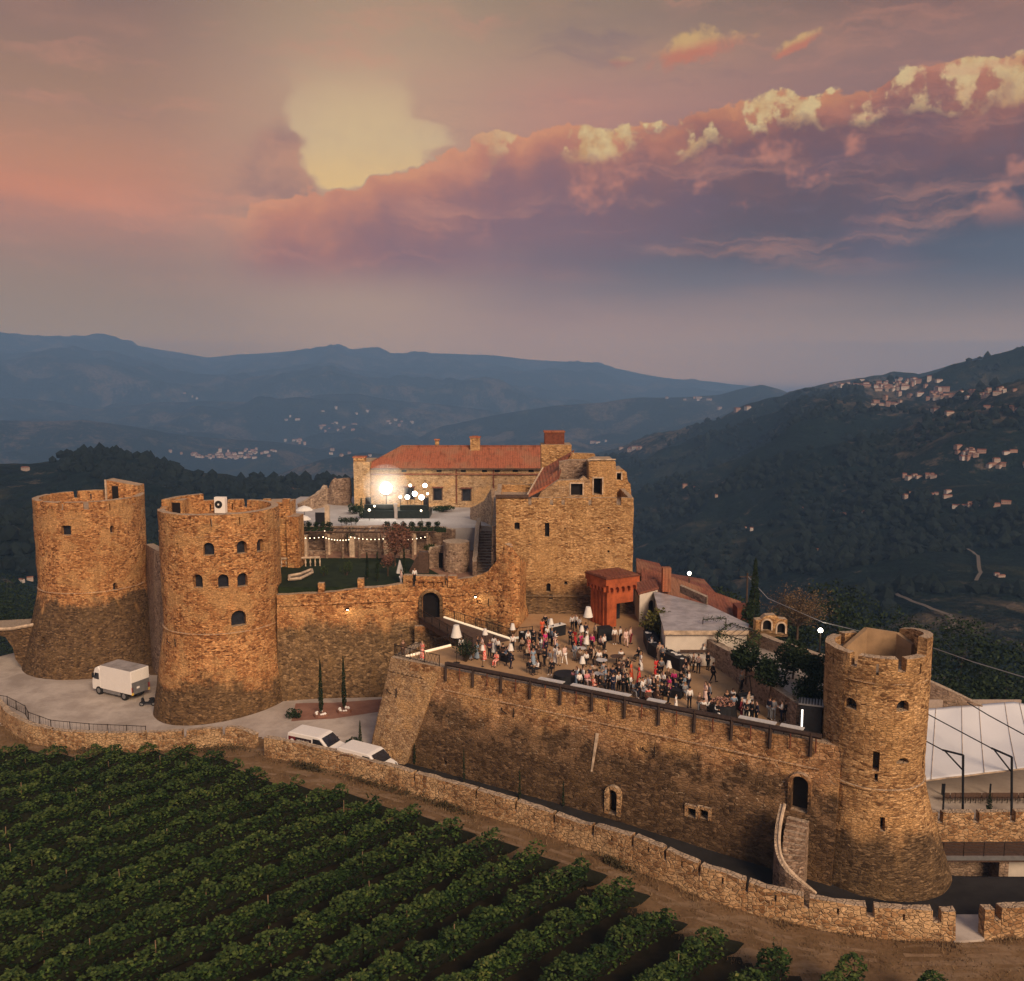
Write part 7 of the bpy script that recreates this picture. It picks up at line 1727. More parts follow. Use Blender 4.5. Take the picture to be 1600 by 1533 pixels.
# ---------------------------------------------------------------- people
def skin(verts, edges, radii, name, levels=1, root=0):
    me = bpy.data.meshes.new(name); me.from_pydata(verts, edges, []); o = bpy.data.objects.new(name, me); COL.objects.link(o)
    md = o.modifiers.new('s', 'SKIN'); sv = me.skin_vertices[0].data
    for i, r in enumerate(radii): sv[i].radius = (r, r) if not isinstance(r, tuple) else r; sv[i].use_root = (i == root)
    if levels: sb = o.modifiers.new('u', 'SUBSURF'); sb.levels = levels; sb.render_levels = levels
    dg = bpy.context.evaluated_depsgraph_get(); dg.update(); m2 = bpy.data.meshes.new_from_object(o.evaluated_get(dg)); bpy.data.objects.remove(o)
    m2.polygons.foreach_set('use_smooth', [True]*len(m2.polygons)); m2.name = name; return m2
def figure(pose, dress):
    """returns meshes facing -Y, feet at z=0"""
    sit = pose == 'sit'; pz_ = 0.55 if sit else 0.95
    J = {'pel': (0, 0, pz_), 'bel': (0, 0.0, pz_+0.17), 'che': (0, 0.0 if not sit else -0.02, pz_+0.38), 'nk': (0, -0.005, pz_+0.53), 'hd': (0, -0.02, pz_+0.63), 'ht': (0, -0.015, pz_+0.71), 'tp': (0, 0, pz_+0.76)}
    for s, k in ((-1, 'L'), (1, 'R')):
        sh = Vector((s*0.165, 0, pz_+0.46)); J['sh'+k] = tuple(sh)
        if pose in ('stand', 'walk'):
            sw_ = 0.16*s if pose == 'walk' else 0.0; el = sh+Vector((s*0.06, 0.02+sw_*0.6, -0.28)); wr = el+Vector((s*0.01, -0.06+sw_*0.5, -0.24))
        elif pose == 'glass': el = sh+Vector((s*0.06, 0.03, -0.28)); wr = el+(Vector((-s*0.06, -0.22, 0.06)) if s > 0 else Vector((0, -0.05, -0.24)))
        elif pose == 'talk': el = sh+Vector((s*0.09, -0.03, -0.26)); wr = el+Vector((-s*0.05, -0.22, 0.10 if s > 0 else 0.0))
        else: el = sh+Vector((s*0.06, -0.05, -0.27)); wr = el+Vector((-s*0.07, -0.23, 0.03))
        J['el'+k] = tuple(el); J['wr'+k] = tuple(wr); hdir = (wr-el).normalized(); J['ha'+k] = tuple(wr+hdir*0.07)
        hp = Vector((s*0.09, 0, pz_-0.04)); J['hp'+k] = tuple(hp)
        if sit: kn = hp+Vector((s*0.03, -0.42, 0.0)); an = Vector((s*0.12, -0.46, 0.09))
        elif pose == 'walk': kn = Vector((s*0.09, -0.16*s-0.04, 0.5)); an = Vector((s*0.09, -0.26*s+0.03, 0.09))
        else: kn = Vector((s*0.10, -0.03, 0.5)); an = Vector((s*0.11, 0.02, 0.09))
        J['kn'+k] = tuple(kn); J['an'+k] = tuple(an); J['to'+k] = (an.x+s*0.02, an.y-0.16, 0.035)
    names = list(J); idx = {n: i for i, n in enumerate(names)}; V = [J[n] for n in names]
    rad = {'pel': (.145, .11), 'bel': (.12, .095), 'che': (.155, .115), 'nk': .052, 'hd': (.075, .085), 'ht': (.078, .09), 'tp': .055}
    for k in 'LR': rad.update({'sh'+k: .058, 'el'+k: .04, 'wr'+k: .027, 'ha'+k: (.036, .02), 'hp'+k: .088, 'kn'+k: .058, 'an'+k: .036, 'to'+k: .034})
    E = [('pel', 'bel'), ('bel', 'che'), ('che', 'nk'), ('nk', 'hd'), ('hd', 'ht'), ('ht', 'tp')]
    for k in 'LR': E += [('che', 'sh'+k), ('sh'+k, 'el'+k), ('el'+k, 'wr'+k), ('wr'+k, 'ha'+k), ('pel', 'hp'+k), ('hp'+k, 'kn'+k), ('kn'+k, 'an'+k), ('an'+k, 'to'+k)]
    R_ = [rad[n] for n in names]; Ei = [(idx[a], idx[b_]) for a, b_ in E]
    # nose, and five bent fingers to each hand
    V2, R2, E2 = list(V), list(R_), list(Ei)
    for k, s in (('L', -1), ('R', 1)):
        w_, h_ = Vector(J['wr'+k]), Vector(J['ha'+k]); d_ = (h_-w_).normalized(); side = d_.cross(Vector((s, 0, 0))).normalized() if abs(d_.x) < 0.9 else Vector((0, 1, 0)); nrm_ = d_.cross(side).normalized()
        for f, (off, ln) in enumerate(((-.026, .062), (-.009, .074), (.009, .07), (.026, .055))):
            i0 = len(V2); a = h_+side*off+d_*0.005; b_ = a+d_*ln*0.55-nrm_*0.006*s; c = b_+d_*ln*0.4-nrm_*0.02*s; V2 += [tuple(a), tuple(b_), tuple(c)]; R2 += [.009, .0085, .007]; E2 += [(idx['ha'+k], i0), (i0, i0+1), (i0+1, i0+2)]
        i0 = len(V2); a = w_+d_*0.03-side*0.035; b_ = a+d_*0.035-side*0.022; V2 += [tuple(a), tuple(b_)]; R2 += [.011, .008]; E2 += [(idx['ha'+k], i0), (i0, i0+1)]
    out = {'body': skin(V2, E2, R2, 'body')}
    # face: nose, eyes, mouth, ears and hair as meshes of their own
    hx, hy, hz = 0, -0.02, pz_+0.665
    fc = MB(); fc.lathe([(0.018, -0.02), (0.012, 0.01), (0.004, 0.03)], 6, (0, hy-0.082, hz-0.012)); fc.ball((-0.077, hy+0.01, hz-0.01), 0.02, 6, 5).ball((0.077, hy+0.01, hz-0.01), 0.02, 6, 5)
    out['face'] = fc
    ey_ = MB().ball((-0.03, hy-0.075, hz+0.012), 0.011, 6, 4).ball((0.03, hy-0.075, hz+0.012), 0.011, 6, 4).cbox((0, hy-0.08, hz-0.045), 0.045, 0.01, 0.008); out['eyes'] = ey_
    hr = MB(); n = 12
    for q in range(7):
        t = q/6; ph = t*1.9
        for i in range(n):
            a = 2*pi*i/n; r_ = 0.094*sin(ph)+0.002; front = max(0, -sin(a)); zz = 0.105*cos(ph) if not (front > 0.45 and ph > 0.9) else 0.105*cos(0.9)
            rr_ = r_ if not (front > 0.45 and ph > 0.9) else 0.094*sin(0.9)
            hr.v.append((rr_*cos(a), hy+0.012+rr_*sin(a)*1.08, hz+0.022+zz))
    hr.f = [(q*n+i, q*n+(i+1) % n, (q+1)*n+(i+1) % n, (q+1)*n+i) for q in range(6) for i in range(n)]
    if dress:   # longer hair down the back
        hr.ball((0, hy+0.085, hz-0.08), 0.075, 10, 7, 1.6)
    out['hair'] = hr
    def sub(nodes_, edges_, k_, name):
        ix = {n: i for i, n in enumerate(nodes_)}; return skin([J[n] if isinstance(n, str) else n for n in nodes_], [(ix[a], ix[b_]) for a, b_ in edges_], [tuple(q*k_ for q in rad[n]) if isinstance(rad[n], tuple) else rad[n]*k_+0.006 for n in nodes_], name)
    tn_ = ['pel', 'bel', 'che', 'shL', 'shR', 'elL', 'elR']+([] if dress else ['wrL', 'wrR'])
    te = [('pel', 'bel'), ('bel', 'che'), ('che', 'shL'), ('che', 'shR'), ('shL', 'elL'), ('shR', 'elR')]+([] if dress else [('elL', 'wrL'), ('elR', 'wrR')])
    out['top'] = sub(tn_, te, 1.13, 'top')
    if dress and not sit:
        mb = MB(); n = 18; yk = 0.0
        for z_, r_ in ((pz_+0.06, 0.15), (pz_-0.05, 0.175), (pz_-0.3, 0.2), (0.35, 0.245), (0.14, 0.27)):
            for i in range(n): a = 2*pi*i/n; q = r_*(1+0.06*sin(5*a)*(1-z_)); mb.v.append((q*cos(a), q*sin(a)*0.8, z_))
        mb.f = [(k*n+i, (k+1)*n+i, (k+1)*n+(i+1) % n, k*n+(i+1) % n) for k in range(4) for i in range(n)]+[tuple(range(n))]; out['bottom'] = mb
    else:
        bn_ = ['pel', 'hpL', 'hpR', 'knL', 'knR', 'anL', 'anR']; be = [('pel', 'hpL'), ('pel', 'hpR'), ('hpL', 'knL'), ('hpR', 'knR'), ('knL', 'anL'), ('knR', 'anR')]; out['bottom'] = sub(bn_, be, 1.15, 'bottom')
    sh_ = MB()
    for k in 'LR':
        a, t_ = Vector(J['an'+k]), Vector(J['to'+k]); sh_.bar((a.x, a.y+0.05, 0.045), (t_.x, t_.y-0.04, 0.035), 0.052, 8, 0.04)
    out['shoes'] = sh_
    for k, v in list(out.items()):
        if isinstance(v, MB):
            me = bpy.data.meshes.new(k); me.from_pydata(v.v, [], v.f); me.polygons.foreach_set('use_smooth', [True]*len(me.polygons)); out[k] = me
    for me in out.values():
        me.materials.clear(); me.materials.append(None)
    return out
FIG = {}
def fig(pose, dress):
    if (pose, dress) not in FIG: FIG[(pose, dress)] = figure(pose, dress)
    return FIG[(pose, dress)]
def cmat(name, c, **k):
    if name not in M: M[name] = plain(name, c, 0.75, var=0.1, scale=6, **k)
    return M[name]
SK = [cmat('skin_light', (0.50, 0.30, 0.21)), cmat('skin_tan', (0.38, 0.21, 0.13)), cmat('skin_warm', (0.44, 0.25, 0.17))]
HR = [cmat('hair_black', (0.012, 0.010, 0.009)), cmat('hair_brown', (0.05, 0.025, 0.014)), cmat('hair_fair', (0.28, 0.17, 0.08)), cmat('hair_grey', (0.32, 0.30, 0.28))]
CL = {'black': (0.012, 0.012, 0.015), 'navy': (0.015, 0.02, 0.045), 'white': (0.80, 0.77, 0.73), 'pink': (0.62, 0.24, 0.26), 'palepink': (0.72, 0.52, 0.46), 'magenta': (0.62, 0.04, 0.20), 'red': (0.60, 0.045, 0.04), 'orange': (0.68, 0.12, 0.05),
 'grey': (0.22, 0.23, 0.25), 'blue': (0.25, 0.33, 0.42), 'brown': (0.10, 0.055, 0.035), 'green': (0.02, 0.05, 0.035), 'purple': (0.06, 0.02, 0.04), 'beige': (0.45, 0.34, 0.24), 'wine': (0.18, 0.02, 0.03)}
for k, v in CL.items(): cmat(k+'_fabric', v)
def floral(name, c0, c1):
    m, nt, b = new_mat(name); n = nzs(nt, objc(nt), 11, 2, 0.5); nt.links.new(mixc(n.ss(0.46, 0.54), c0, c1).k, b.inputs['Base Color']); M[name] = m
floral('floral_fabric', (0.75, 0.06, 0.04), (0.85, 0.55, 0.45)); floral('plaid_fabric', (0.20, 0.12, 0.11), (0.45, 0.36, 0.33))
PSEEN = {}
chp = None
def person(px, py, pose, face, top, bottom, where, dress=False, s=1.0, z=0.0, hair=None, skin_=None, label=None, group='guests and staff at the castle party'):
    rnd = random.Random(int(px*31+py*17)); p = G(px, py, z); F_ = fig(pose, dress)
    if label is None:
        if dress: base = 'person in a %s dress %s' % (top, {'sit': 'sitting', 'walk': 'walking'}.get(pose, 'standing'))
        else: base = 'person in %s top and %s trousers %s' % (top, bottom, {'sit': 'sitting', 'walk': 'walking', 'glass': 'holding up one hand', 'talk': 'gesturing'}.get(pose, 'standing'))
        label = base+' '+where
    r_ = empty('person', p, radians(face), label, 'person', group); r_.scale = (s, s, s)
    mats = {'body': SK[rnd.randrange(3)], 'face': None, 'eyes': M['black'], 'hair': HR[hair if hair is not None else rnd.choice((0, 0, 1, 1, 2))], 'top': M[top+'_fabric'], 'bottom': M[bottom+'_fabric'], 'shoes': M['white_fabric'] if rnd.random() < 0.2 else M['black_fabric']}
    mats['face'] = mats['body']
    for k, me in F_.items():
        nm = {'body': 'body', 'face': 'nose_and_ears', 'eyes': 'eyes_and_mouth', 'hair': 'hair', 'top': 'dress_top' if dress else 'top', 'bottom': 'skirt' if dress else 'trousers', 'shoes': 'shoes'}[k]
        o = bpy.data.objects.new(nm, me); COL.objects.link(o); o.parent = r_; o.material_slots[0].link = 'OBJECT'; o.material_slots[0].material = mats[k]
    if pose == 'sit':
        global chp
        if chp is None: chp = chair_proto(); c = chp
        else: reg(None); c = copy_tree(chp)
        c.location = p+Vector((0, 0.0, 0)); c.rotation_euler = (0, 0, radians(face)); tag(c, 'dark wooden chair under the '+' '.join(label.replace(' sitting', '').split()[:9]), 'chair', 'dark wooden chairs on the terrace')
        c.location = Vector((p.x, p.y, z))+Matrix.Rotation(radians(face), 3, 'Z')@Vector((0, 0.04, 0))
    return r_
# px, py (feet), pose, facing (0 = toward the camera), top, trousers, where, dress
PEOPLE = [
 (630,1028,'stand',20,'brown','brown','on the bastion corner',False),(660,1030,'glass',-40,'floral','floral','on the bastion corner',True),
 (746,1022,'talk',90,'black','black','by the potted palm',False),(753,1022,'stand',-60,'palepink','beige','by the potted palm',False),(765,1028,'stand',30,'purple','black','by the footbridge end',False),(772,1021,'stand',160,'white','white','by the footbridge end',True),
 (729,1030,'sit',60,'blue','blue','near the potted palm',False),(776,1040,'sit',-30,'floral','floral','near the left rail',True),(798,1044,'glass',100,'navy','navy','near the left rail',False),(791,1040,'talk',-80,'blue','black','near the left rail',False),(801,1018,'stand',0,'white','black','behind the left rail group',False),(786,1027,'sit',150,'black','black','on the left bench',False),
 (834,1031,'stand',60,'black','black','by the high round table',False),(841,1031,'glass',-70,'brown','black','by the high round table',False),(828,1052,'sit',40,'black','black','left of the draped table',False),(840,1053,'sit',-60,'white','black','left of the draped table',False),
 (847,993,'stand',200,'orange','orange','at the white topped bar',True),(852,985,'glass',170,'black','black','behind the white topped bar',False),(859,989,'stand',190,'grey','grey','behind the white topped bar',False),(855,1004,'stand',30,'white','black','in front of the white topped bar',False),(867,1012,'talk',100,'white','palepink','in front of the white topped bar',False),
 (868,1037,'stand',160,'white','white','left of centre',True),(882,1037,'walk',-150,'palepink','white','left of centre',False),(862,1052,'sit',-20,'black','black','left of the draped table',False),
 (825,1012,'stand',20,'white','black','behind the low black bar',False),(834,1010,'talk',-20,'black','black','behind the low black bar',False),
 (894,986,'stand',10,'white','black','under the keep wall',False),(900,985,'stand',-50,'white','black','under the keep wall',False),(906,989,'glass',60,'white','black','under the keep wall',False),
 (904,1019,'stand',80,'green','black','left of the pink top guest',False),(916,1017,'talk',-100,'white','grey','left of the pink top guest',False),(925,1017,'stand',-40,'magenta','black','near the pavilion counter',False),(930,1001,'stand',120,'beige','brown','near the pavilion counter',False),(938,1014,'sit',40,'palepink','brown','in the centre group',False),
 (936,1037,'sit',0,'white','grey','in the centre group',False),(944,1038,'sit',-70,'black','black','in the centre group',False),(929,1030,'sit',110,'beige','black','in the centre group',False),
 (960,1007,'stand',180,'white','brown','at the pavilion doorway',False),(969,1006,'stand',-120,'white','black','at the pavilion doorway',False),(978,1010,'walk',10,'palepink','palepink','at the pavilion doorway',False),(985,1006,'stand',60,'palepink','wine','at the pavilion doorway',False),
 (970,1036,'sit',170,'white','white','at the central low table',False),(975,1044,'sit',-120,'beige','beige','at the central low table',False),(967,1054,'sit',-160,'brown','black','at the central low table',False),(981,1050,'sit',-90,'black','black','at the central low table',False),
 (998,1032,'sit',-60,'black','black','alone right of the centre group',False),(1001,1048,'stand',100,'white','white','behind the red dresses',True),(986,1063,'stand',70,'orange','orange','in the middle of the terrace',True),(998,1068,'stand',-100,'red','red','in the middle of the terrace',True),
 (903,1062,'sit',-80,'white','black','near the draped table',False),(911,1063,'sit',80,'black','black','near the draped table',False),(896,1070,'sit',150,'pink','black','near the draped table',False),(917,1072,'sit',20,'pink','palepink','along the rail',False),(926,1071,'sit',-60,'palepink','palepink','along the rail',True),(937,1079,'sit',100,'black','black','along the rail',False),
 (929,1060,'sit',-170,'beige','wine','along the rail',False),(958,1083,'stand',-160,'navy','navy','in the dark suited group',False),(966,1081,'stand',30,'white','black','in the dark suited group',False),(973,1085,'talk',120,'black','black','in the dark suited group',False),(980,1084,'stand',-60,'green','black','in the dark suited group',False),(950,1080,'glass',60,'black','black','in the dark suited group',False),
 (991,1088,'sit',30,'grey','grey','right of the suited group',True),(1000,1083,'sit',-140,'black','black','right of the suited group',False),(1008,1080,'sit',-90,'white','black','right of the suited group',False),(1013,1097,'sit',180,'floral','floral','at the rail',True),(1021,1086,'stand',140,'purple','black','behind the red flowered guest',False),
 (1029,1066,'talk',-70,'black','black','before the white lamp shade',False),(1044,1067,'sit',60,'brown','black','before the white lamp shade',False),(1053,1071,'sit',-30,'magenta','black','before the white lamp shade',False),(1067,1068,'stand',100,'black','green','before the white lamp shade',False),(1075,1066,'glass',-110,'beige','black','before the white lamp shade',False),
 (1034,1097,'stand',-150,'black','black','right end of the rail group',False),(1044,1100,'stand',60,'black','black','right end of the rail group',False),(1027,1098,'sit',120,'brown','brown','right end of the rail group',False),(1055,1085,'sit',-60,'navy','navy','on the black bench',False),(1070,1090,'sit',20,'grey','grey','on the black bench',False),
 (1077,1106,'stand',180,'white','black','standing alone near the rail',False),(1056,1107,'stand',60,'white','white','small at the rail',True),
 (1010,998,'stand',-150,'black','black','at the upper end of the long buffet',False),(1024,994,'stand',20,'white','white','behind the long buffet',False),(1031,994,'talk',-30,'palepink','black','behind the long buffet',False),(1051,1012,'stand',30,'white','black','behind the long buffet',False),(1062,1014,'glass',0,'black','black','behind the long buffet',False),(1078,1010,'stand',40,'white','black','at the boundary wall',False),(1087,1022,'talk',70,'black','black','at the boundary wall',False),
 (1091,1052,'stand',160,'plaid','black','at the lower buffet end',False),(1100,1034,'glass',60,'white','white','at the lower buffet end',False),(1106,1047,'stand',120,'black','black','at the lower buffet end',False),(1083,1050,'stand',60,'brown','black','at the lower buffet end',False),
 (1114,1066,'walk',90,'black','black','alone in the open right half',False),(1158,1080,'stand',40,'grey','black','by the equipment rack',False),
 (1099,1117,'sit',160,'white','white','left of the flower table',False),(1110,1117,'sit',-150,'white','black','left of the flower table',False),(1120,1122,'sit',30,'white','white','below the flower table',False),(1139,1122,'sit',-120,'red','red','below the flower table',False),
 (1158,1124,'stand',60,'wine','wine','in the group by the equipment rack',False),(1166,1128,'talk',-40,'black','black','in the group by the equipment rack',False),(1174,1128,'stand',120,'black','black','in the group by the equipment rack',False),(1182,1130,'stand',-80,'navy','black','in the group by the equipment rack',False)]
for q in PEOPLE:
    px, py, pose, face, top, bot, where, dr = q
    person(px, py, pose, face+180 if False else face, top, bot, where, dr, s=0.98 if (px, py) != (1056, 1107) else 0.66, hair=3 if px in (1158, 1100) else None)
rc = random.Random(41); taken = [(q[0], q[1]) for q in PEOPLE]
ZON = [((720,1020),(800,1036),'near the potted palm',5),((815,1000),(880,1048),'in the left crowd',14),((890,995),(945,1050),'in the upper crowd',12),((895,1058),(990,1084),'along the middle rail',13),((985,1080),(1050,1094),'along the right middle rail',9),((1020,1055),(1078,1080),'before the white lamp shade',7),((1015,1006),(1085,1040),'around the long buffet',8),((1090,1095),(1185,1122),'round the flower table',7),((1190,1120),(1235,1136),'by the rail near the black kiosk',5)]
for (x0, y0), (x1, y1), wh, n in ZON:
    made = 0; tries = 0
    while made < n and tries < 400:
        tries += 1; x = rc.uniform(x0, x1); y = y0+(y1-y0)*(0.25*rc.random()+0.75*rc.random()*1.0)
        rail = 1047+(x-692)*0.2-4
        if y > rail-4 or any(abs(x-a)*1.0 < 5.0 and abs(y-b) < 7 for a, b in taken): continue
        taken.append((x, y)); made += 1
        dr_ = rc.random() < 0.28; po = rc.choice(['stand', 'glass', 'talk', 'sit', 'stand']); col_ = rc.choice(['white','palepink','red','pink','blue','beige','black','magenta','floral']) if dr_ else rc.choice(['black','white','white','navy','grey','brown','blue','beige','black'])
        person(round(x), round(y), po, rc.uniform(-180, 180), col_, col_ if dr_ else rc.choice(['black','black','navy','grey','beige']), wh, dr_, s=rc.uniform(0.94, 1.02))
person(648, 912, 'stand', 10, 'white', 'black', 'on the garden path', z=3.2); person(627, 915, 'stand', -60, 'palepink', 'white', 'at the garden wall', z=3.2)

# ---------------------------------------------------------------- vine pergola in the courtyard
vp = empty('vine_pergola', (0, 0, 0), 0, 'light iron pergola overgrown with pale vines in the courtyard', 'pergola')
cp = [G(1120,1032,0.4), G(1165,1045,0.5), G(1185,1028,0.6), G(1140,1016,0.4)]
cp = [Vector((v.x, v.y, 0.4)) for v in cp]
for v in cp: MB().bar(v, v+Vector((0, 0, 2.5)), 0.045, 5).build('post', M['iron'], vp)
rnd = random.Random(9); V, F = [], []; mb = MB()
for a, b_ in zip(cp, cp[1:]+cp[:1]):
    mb.bar(a+Vector((0, 0, 2.5)), b_+Vector((0, 0, 2.5)), 0.04, 5)
    for _ in range(260): v = a.lerp(b_, rnd.random())+Vector((rnd.gauss(0, .18), rnd.gauss(0, .18), 2.45+rnd.gauss(0, .16)-abs(rnd.gauss(0, 0.25)))); leaf(V, F, v, 0.08, rnd)
for v0 in cp:
    for _ in range(70): v = v0+Vector((rnd.gauss(0, .1), rnd.gauss(0, .1), rnd.uniform(0.3, 2.4))); leaf(V, F, v, 0.07, rnd)
for i in range(6): mb.bar(cp[0].lerp(cp[1], i/5)+Vector((0, 0, 2.52)), cp[3].lerp(cp[2], i/5)+Vector((0, 0, 2.52)), 0.025, 4)
mb.build('frame', M['iron'], vp); m2 = MB(); m2.v = V; m2.f = F; m2.build('foliage', M['leaf_green'], vp)
tr2 = empty('arbour', (0, 0, 0), 0, 'thin arbour with greenery beside the white building', 'arbour'); a, b_ = G(1097,1018,0.2), G(1133,1016,0.2)
mb = MB().bar(a, a+Vector((0, 0, 3.0)), 0.04).bar(b_, b_+Vector((0, 0, 3.0)), 0.04).bar(a+Vector((0, 0, 3)), b_+Vector((0, 0, 3)), 0.04); mb.build('frame', M['iron'], tr2); V, F = [], []
for _ in range(160): v = a.lerp(b_, rnd.random())+Vector((rnd.gauss(0, .1), rnd.gauss(0, .1), 3.05+rnd.gauss(0, .12))); leaf(V, F, v, 0.07, rnd)
m2 = MB(); m2.v = V; m2.f = F; m2.build('foliage', M['leaf_green'], tr2)
for i, (px, py, zc, lab) in enumerate(((1053,980,1.0,'small lit lamp on the boundary wall beside the bamboo'),(1081,988,1.3,'small lit lamp against the white building'))):
    p = G(px, py, zc+0.4); r_ = empty('garden_lamp', (p.x, p.y, 0.1), 0, lab, 'lamp'); MB().bar((0, 0, 0), (0, 0, zc+0.2), 0.03).build('post', M['iron'], r_); MB().ball((0, 0, zc+0.3), 0.14, 10, 7).build('globe', M['lampglass'], r_)
for i, (px, py, y_, lab) in enumerate(((1077,896,108,'lit street lamp above the old tiled roofs'),(1282,985,84,'lit street lamp beyond the courtyard wall, left of the flared tower'))):
    p = D(px, py, y_); r_ = empty('street_lamp', (p.x, p.y, p.z), 0, lab, 'street lamp'); MB().bar((0, 0, -7), (0, 0, -0.2), 0.07).build('post', M['iron'], r_); MB().ball((0, 0, 0), 0.22, 16, 10).build('lantern', M['flood'], r_)
    l = bpy.data.lights.new('street_lamp_light', 'POINT'); l.energy = 120; l.color = (1, 0.8, 0.5); l.shadow_soft_size = 0.3; lo = bpy.data.objects.new('light', l); COL.objects.link(lo); lo.parent = r_; lo.location = (0, -0.5, 0)
# overhead cable
cb = MB(); P_ = [D(1168,900,90), D(1200,935,88), D(1285,972,84), D(1420,1005,80), D(1460,1013,72), D(1520,1034,66), D(1600,1058,60), D(1700,1085,54)]; cb.tube(P_, 0.035, 4); o = cb.build('power_cable', M['steel']); tag(o, 'thin overhead cable sagging behind the flared tower across the valley', 'cable')
pl_ = empty('utility_pole', P_[0]-Vector((0, 0, 8)), 0, 'wooden utility pole carrying the overhead cable next to the tall cypress', 'pole'); MB().bar((0, 0, -4), (0, 0, 8.3), 0.12, 7, 0.09).build('shaft', M['bark'], pl_); MB().bar((-0.8, 0, 7.9), (0.8, 0, 7.9), 0.06).build('crossarm', M['bark'], pl_)

# ---------------------------------------------------------------- marquee chairs
for i in range(16):
    px = 1478+i*8.2; p = G(px, 1246, -8.4); reg(None); c = copy_tree(chp); c.location = (p.x, p.y, -8.8); c.rotation_euler = (0, 0, radians(170+(i*37) % 20)); tag(c, 'dark chair in the row under the white marquee', 'chair', 'chairs in the row under the marquee')
bsh = tree('shrub', 'small dark conifer beside the walkway parapet under the marquee', D(1545,1268,64.4), 1.5, 0.3, M['leaf_dark'], 'cypress', 400, 0.08, 200, 'shrub')

# ---------------------------------------------------------------- far houses
def house_mesh(kind):
    bm = MB(); w_, d_, h_ = ((10, 8, 6), (14, 9, 6.5), (8, 8, 8), (18, 9, 5))[kind]
    bm.box(-w_/2, w_/2, -d_/2, d_/2, -4, h_); return bm, w_, d_, h_
HM = []
M['hwall'] = [plain('house_wall_cream', (0.40, 0.31, 0.26), 0.9, var=0.1), plain('house_wall_pink', (0.36, 0.23, 0.18), 0.9, var=0.1), plain('house_wall_white', (0.50, 0.44, 0.40), 0.9, var=0.05)]
for k in range(4):
    mb, w_, d_, h_ = house_mesh(k)
    me = bpy.data.meshes.new('village_house'); e = 0.5
    V = list(mb.v)+[(-w_/2-e, -d_/2-e, h_), (w_/2+e, -d_/2-e, h_), (w_/2+e, d_/2+e, h_), (-w_/2-e, d_/2+e, h_), (-w_/2-e, 0, h_+2.0), (w_/2+e, 0, h_+2.0)]
    F = list(mb.f)+[(8, 9, 13, 12), (10, 11, 12, 13), (9, 10, 13), (11, 8, 12), (11, 10, 9, 8)]; nw = len(mb.f); nr_ = 5
    # windows and door, set proud of the wall
    nwin = 0
    for fl_i in range(2 if h_ > 5.5 else 1):
        for c_ in range(int(w_/3)):
            x = -w_/2+1.5+c_*3; z_ = 1.0+fl_i*2.9; b0_ = len(V); V += [(x, -d_/2-0.05, z_), (x+1.0, -d_/2-0.05, z_), (x+1.0, -d_/2-0.05, z_+1.4), (x, -d_/2-0.05, z_+1.4)]; F.append((b0_, b0_+1, b0_+2, b0_+3)); nwin += 1
    me.from_pydata(V, [], F); me.materials.append(None); me.materials.append(M['tile_dark']); me.materials.append(M['glass'])
    for i, pl in enumerate(me.polygons): pl.material_index = 0 if i < nw else (1 if i < nw+nr_ else 2)
    HM.append(me)
def march(px, py, rmin=150, rmax=9000):
    d = pdir(px, py); k = rmin
    hd_ = hypot(d.x, d.y)
    prev = rmin
    while k < rmax:
        x, y, z = d.x/hd_*k, d.y/hd_*k, CZ+d.z/hd_*k
        if z < land(x, y):
            lo, hi = prev, k
            for _ in range(10):
                m_ = (lo+hi)/2
                if CZ+d.z/hd_*m_ < land(d.x/hd_*m_, d.y/hd_*m_): hi = m_
                else: lo = m_
            return Vector((d.x/hd_*hi, d.y/hd_*hi, land(d.x/hd_*hi, d.y/hd_*hi)))
        prev = k; k *= 1.02
    return None
for nm, pts in (('track', [(1488,850),(1505,862),(1522,876),(1532,888),(1541,900),(1536,914)]), ('track', [(1412,930),(1430,944),(1452,958),(1476,968),(1478,984),(1462,996)])):
    P_ = [march(*q) for q in pts]; P_ = [q for q in P_ if q is not None]; Q = []
    for a, b_ in zip(P_, P_[1:]):
        for k in range(8): v = a.lerp(b_, k/8); v.x += 3*sin(v.y*0.05); Q.append(v)
    mb = MB(); wd_ = 0.7
    for k, v in enumerate(Q):
        d_ = (Q[min(k+1, len(Q)-1)]-Q[max(k-1, 0)]); d_.z = 0; d_.normalize(); n_ = Vector((-d_.y, d_.x, 0))*wd_
        for sgn in (-1, 1): x_, y_ = v.x+n_.x*sgn, v.y+n_.y*sgn; mb.v.append((x_, y_, land(x_, y_)+1.6))
    mb.f = [(2*k, 2*k+1, 2*k+3, 2*k+2) for k in range(len(Q)-1)]; tag(mb.build(nm, M['trackdirt'] if 'trackdirt' in M else M.setdefault('trackdirt', plain('pale_track_dirt', (0.13, 0.105, 0.085), 0.95))), kind='structure')
rnd = random.Random(12)
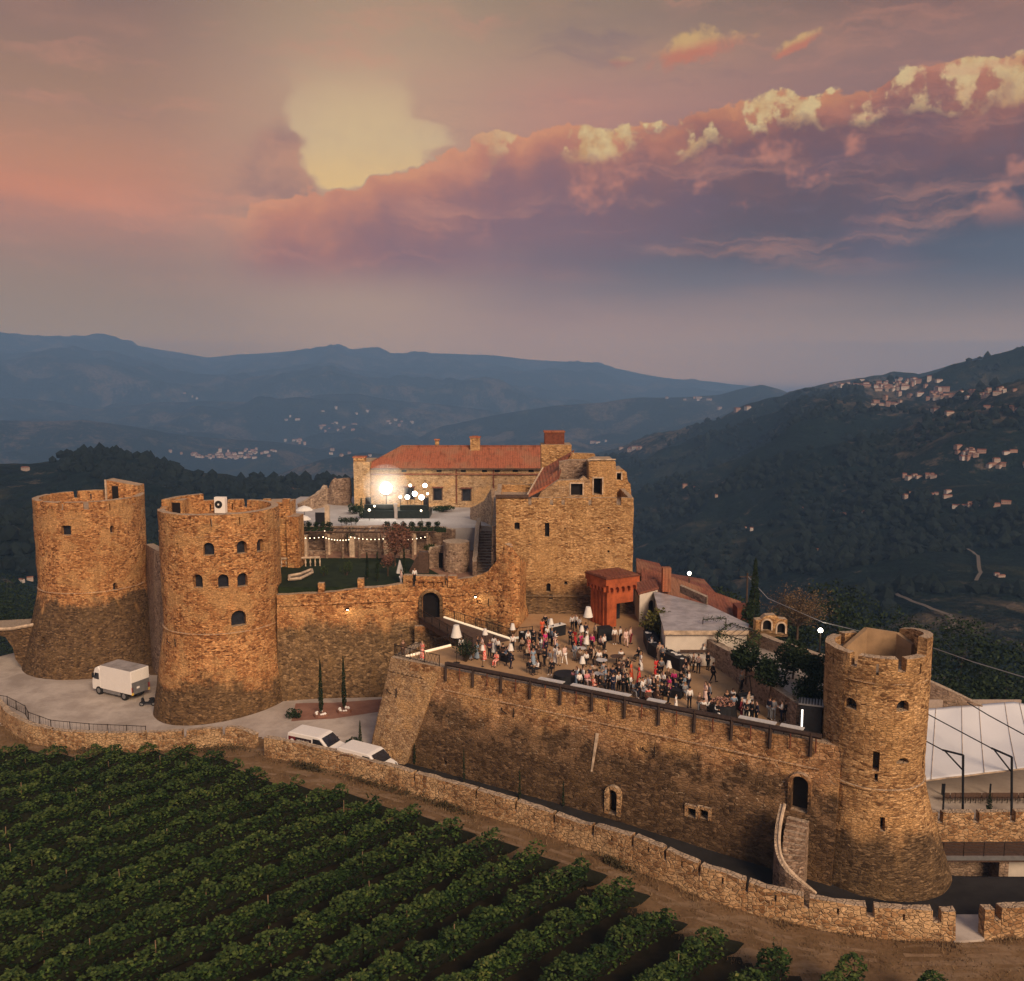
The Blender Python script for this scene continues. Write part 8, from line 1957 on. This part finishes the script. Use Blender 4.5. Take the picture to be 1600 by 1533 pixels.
CLU = [('small pale house of the village strung along the crest of the right mountain', [(1360,603,60,4,22),(1425,598,60,6,14),(1395,608,50,4,10),(1300,604,20,2,4)]),
 ('pale house in the terrace of buildings on the right mountain shoulder', [(1490,620,70,6,26),(1560,612,40,6,10),(1470,610,30,3,5)]),
 ('white house in the small hamlet below the right mountain village', [(1385,632,26,5,9),(1470,645,25,4,5),(1545,640,12,2,3),(1590,640,15,4,6)]),
 ('pale house in the hamlet in the middle of the right hillside', [(1510,712,30,14,14),(1440,745,22,5,6),(1565,728,25,6,5),(1600,725,12,5,3),(1575,708,10,3,2)]),
 ('house among fields lower on the right hillside', [(1450,776,32,6,9),(1520,790,45,5,10),(1405,780,12,3,2),(1320,800,40,10,4)]),
 ('lone small house on the dark slope right of the keep', [(1420,748,8,3,2),(1255,799,6,3,2),(1285,860,15,4,3),(1165,830,15,4,3),(1100,780,30,6,2),(1075,762,20,4,2),(1560,900,10,4,2),(1370,1035,30,10,2)]),
 ('pale house of the blue hazed town in the far valley', [(360,712,62,6,44),(400,706,30,4,14),(330,715,24,4,8)]),
 ('pale house scattered in the hazy valley behind the palace', [(510,668,40,8,10),(470,690,30,8,6),(540,710,40,6,5),(620,662,60,6,7),(450,655,20,3,3),(560,640,60,8,4),(300,622,20,2,3)]),
 ('pale house on the mid ridge right of the palace', [(985,702,30,3,8),(940,692,14,3,3),(1080,625,60,4,6),(1140,640,30,3,3)]),
 ('pale building on the dark hill just left of the palace', [(500,760,10,3,4),(520,753,14,3,4),(450,765,14,3,3),(40,735,20,3,1),(20,800,20,6,3),(30,905,16,4,2),(45,858,8,4,2)])]
nh = 0
for lab, cl in CLU:
    for (cx_, cy_2, wx, wy, n) in cl:
        for _ in range(n):
            p = march(cx_+rnd.gauss(0, wx*0.5), cy_2+rnd.gauss(0, wy*0.5))
            if p is None or nh >= 330: continue
            r = hypot(p.x, p.y); me = HM[rnd.randrange(4)]
            o = bpy.data.objects.new('village_house', me); COL.objects.link(o); o.location = p; o.rotation_euler = (0, 0, rnd.uniform(-0.6, 0.6)); k = (1.0 if r > 1500 else max(0.26, r/1500))*rnd.uniform(0.85, 1.25)*(0.85 if r > 2500 else 0.6); o.scale = (k, k, k)
            o.material_slots[0].link = 'OBJECT'; o.material_slots[0].material = rnd.choice(M['hwall']); tag(o, lab, 'house', lab.replace('small pale house of ', 'houses of ').replace('pale house ', 'houses ').replace('house ', 'houses ')); nh += 1
print('houses', nh)
# ---------------------------------------------------------------- labels: where two things share one, say which by its place in the row
def finish():
    groups = {}
    for o in sc.objects:
        if o.parent is None and o.get('label'): groups.setdefault(o['label'], []).append(o)
    for lab, L in groups.items():
        if len(L) < 2 or 'house' in L[0].name or len(lab.split()) > 13: continue
        def ax(o):
            v = o.matrix_world.translation if False else o.location
            return px_of(v.x, max(1, v.y), v.z)[0]
        L.sort(key=ax)
        for i, o in enumerate(L):
            if len(L) == 2: o['label'] = lab+(', left one' if i == 0 else ', right one')
            else: o['label'] = lab+', %s from left' % ordn(i+1)
finish()
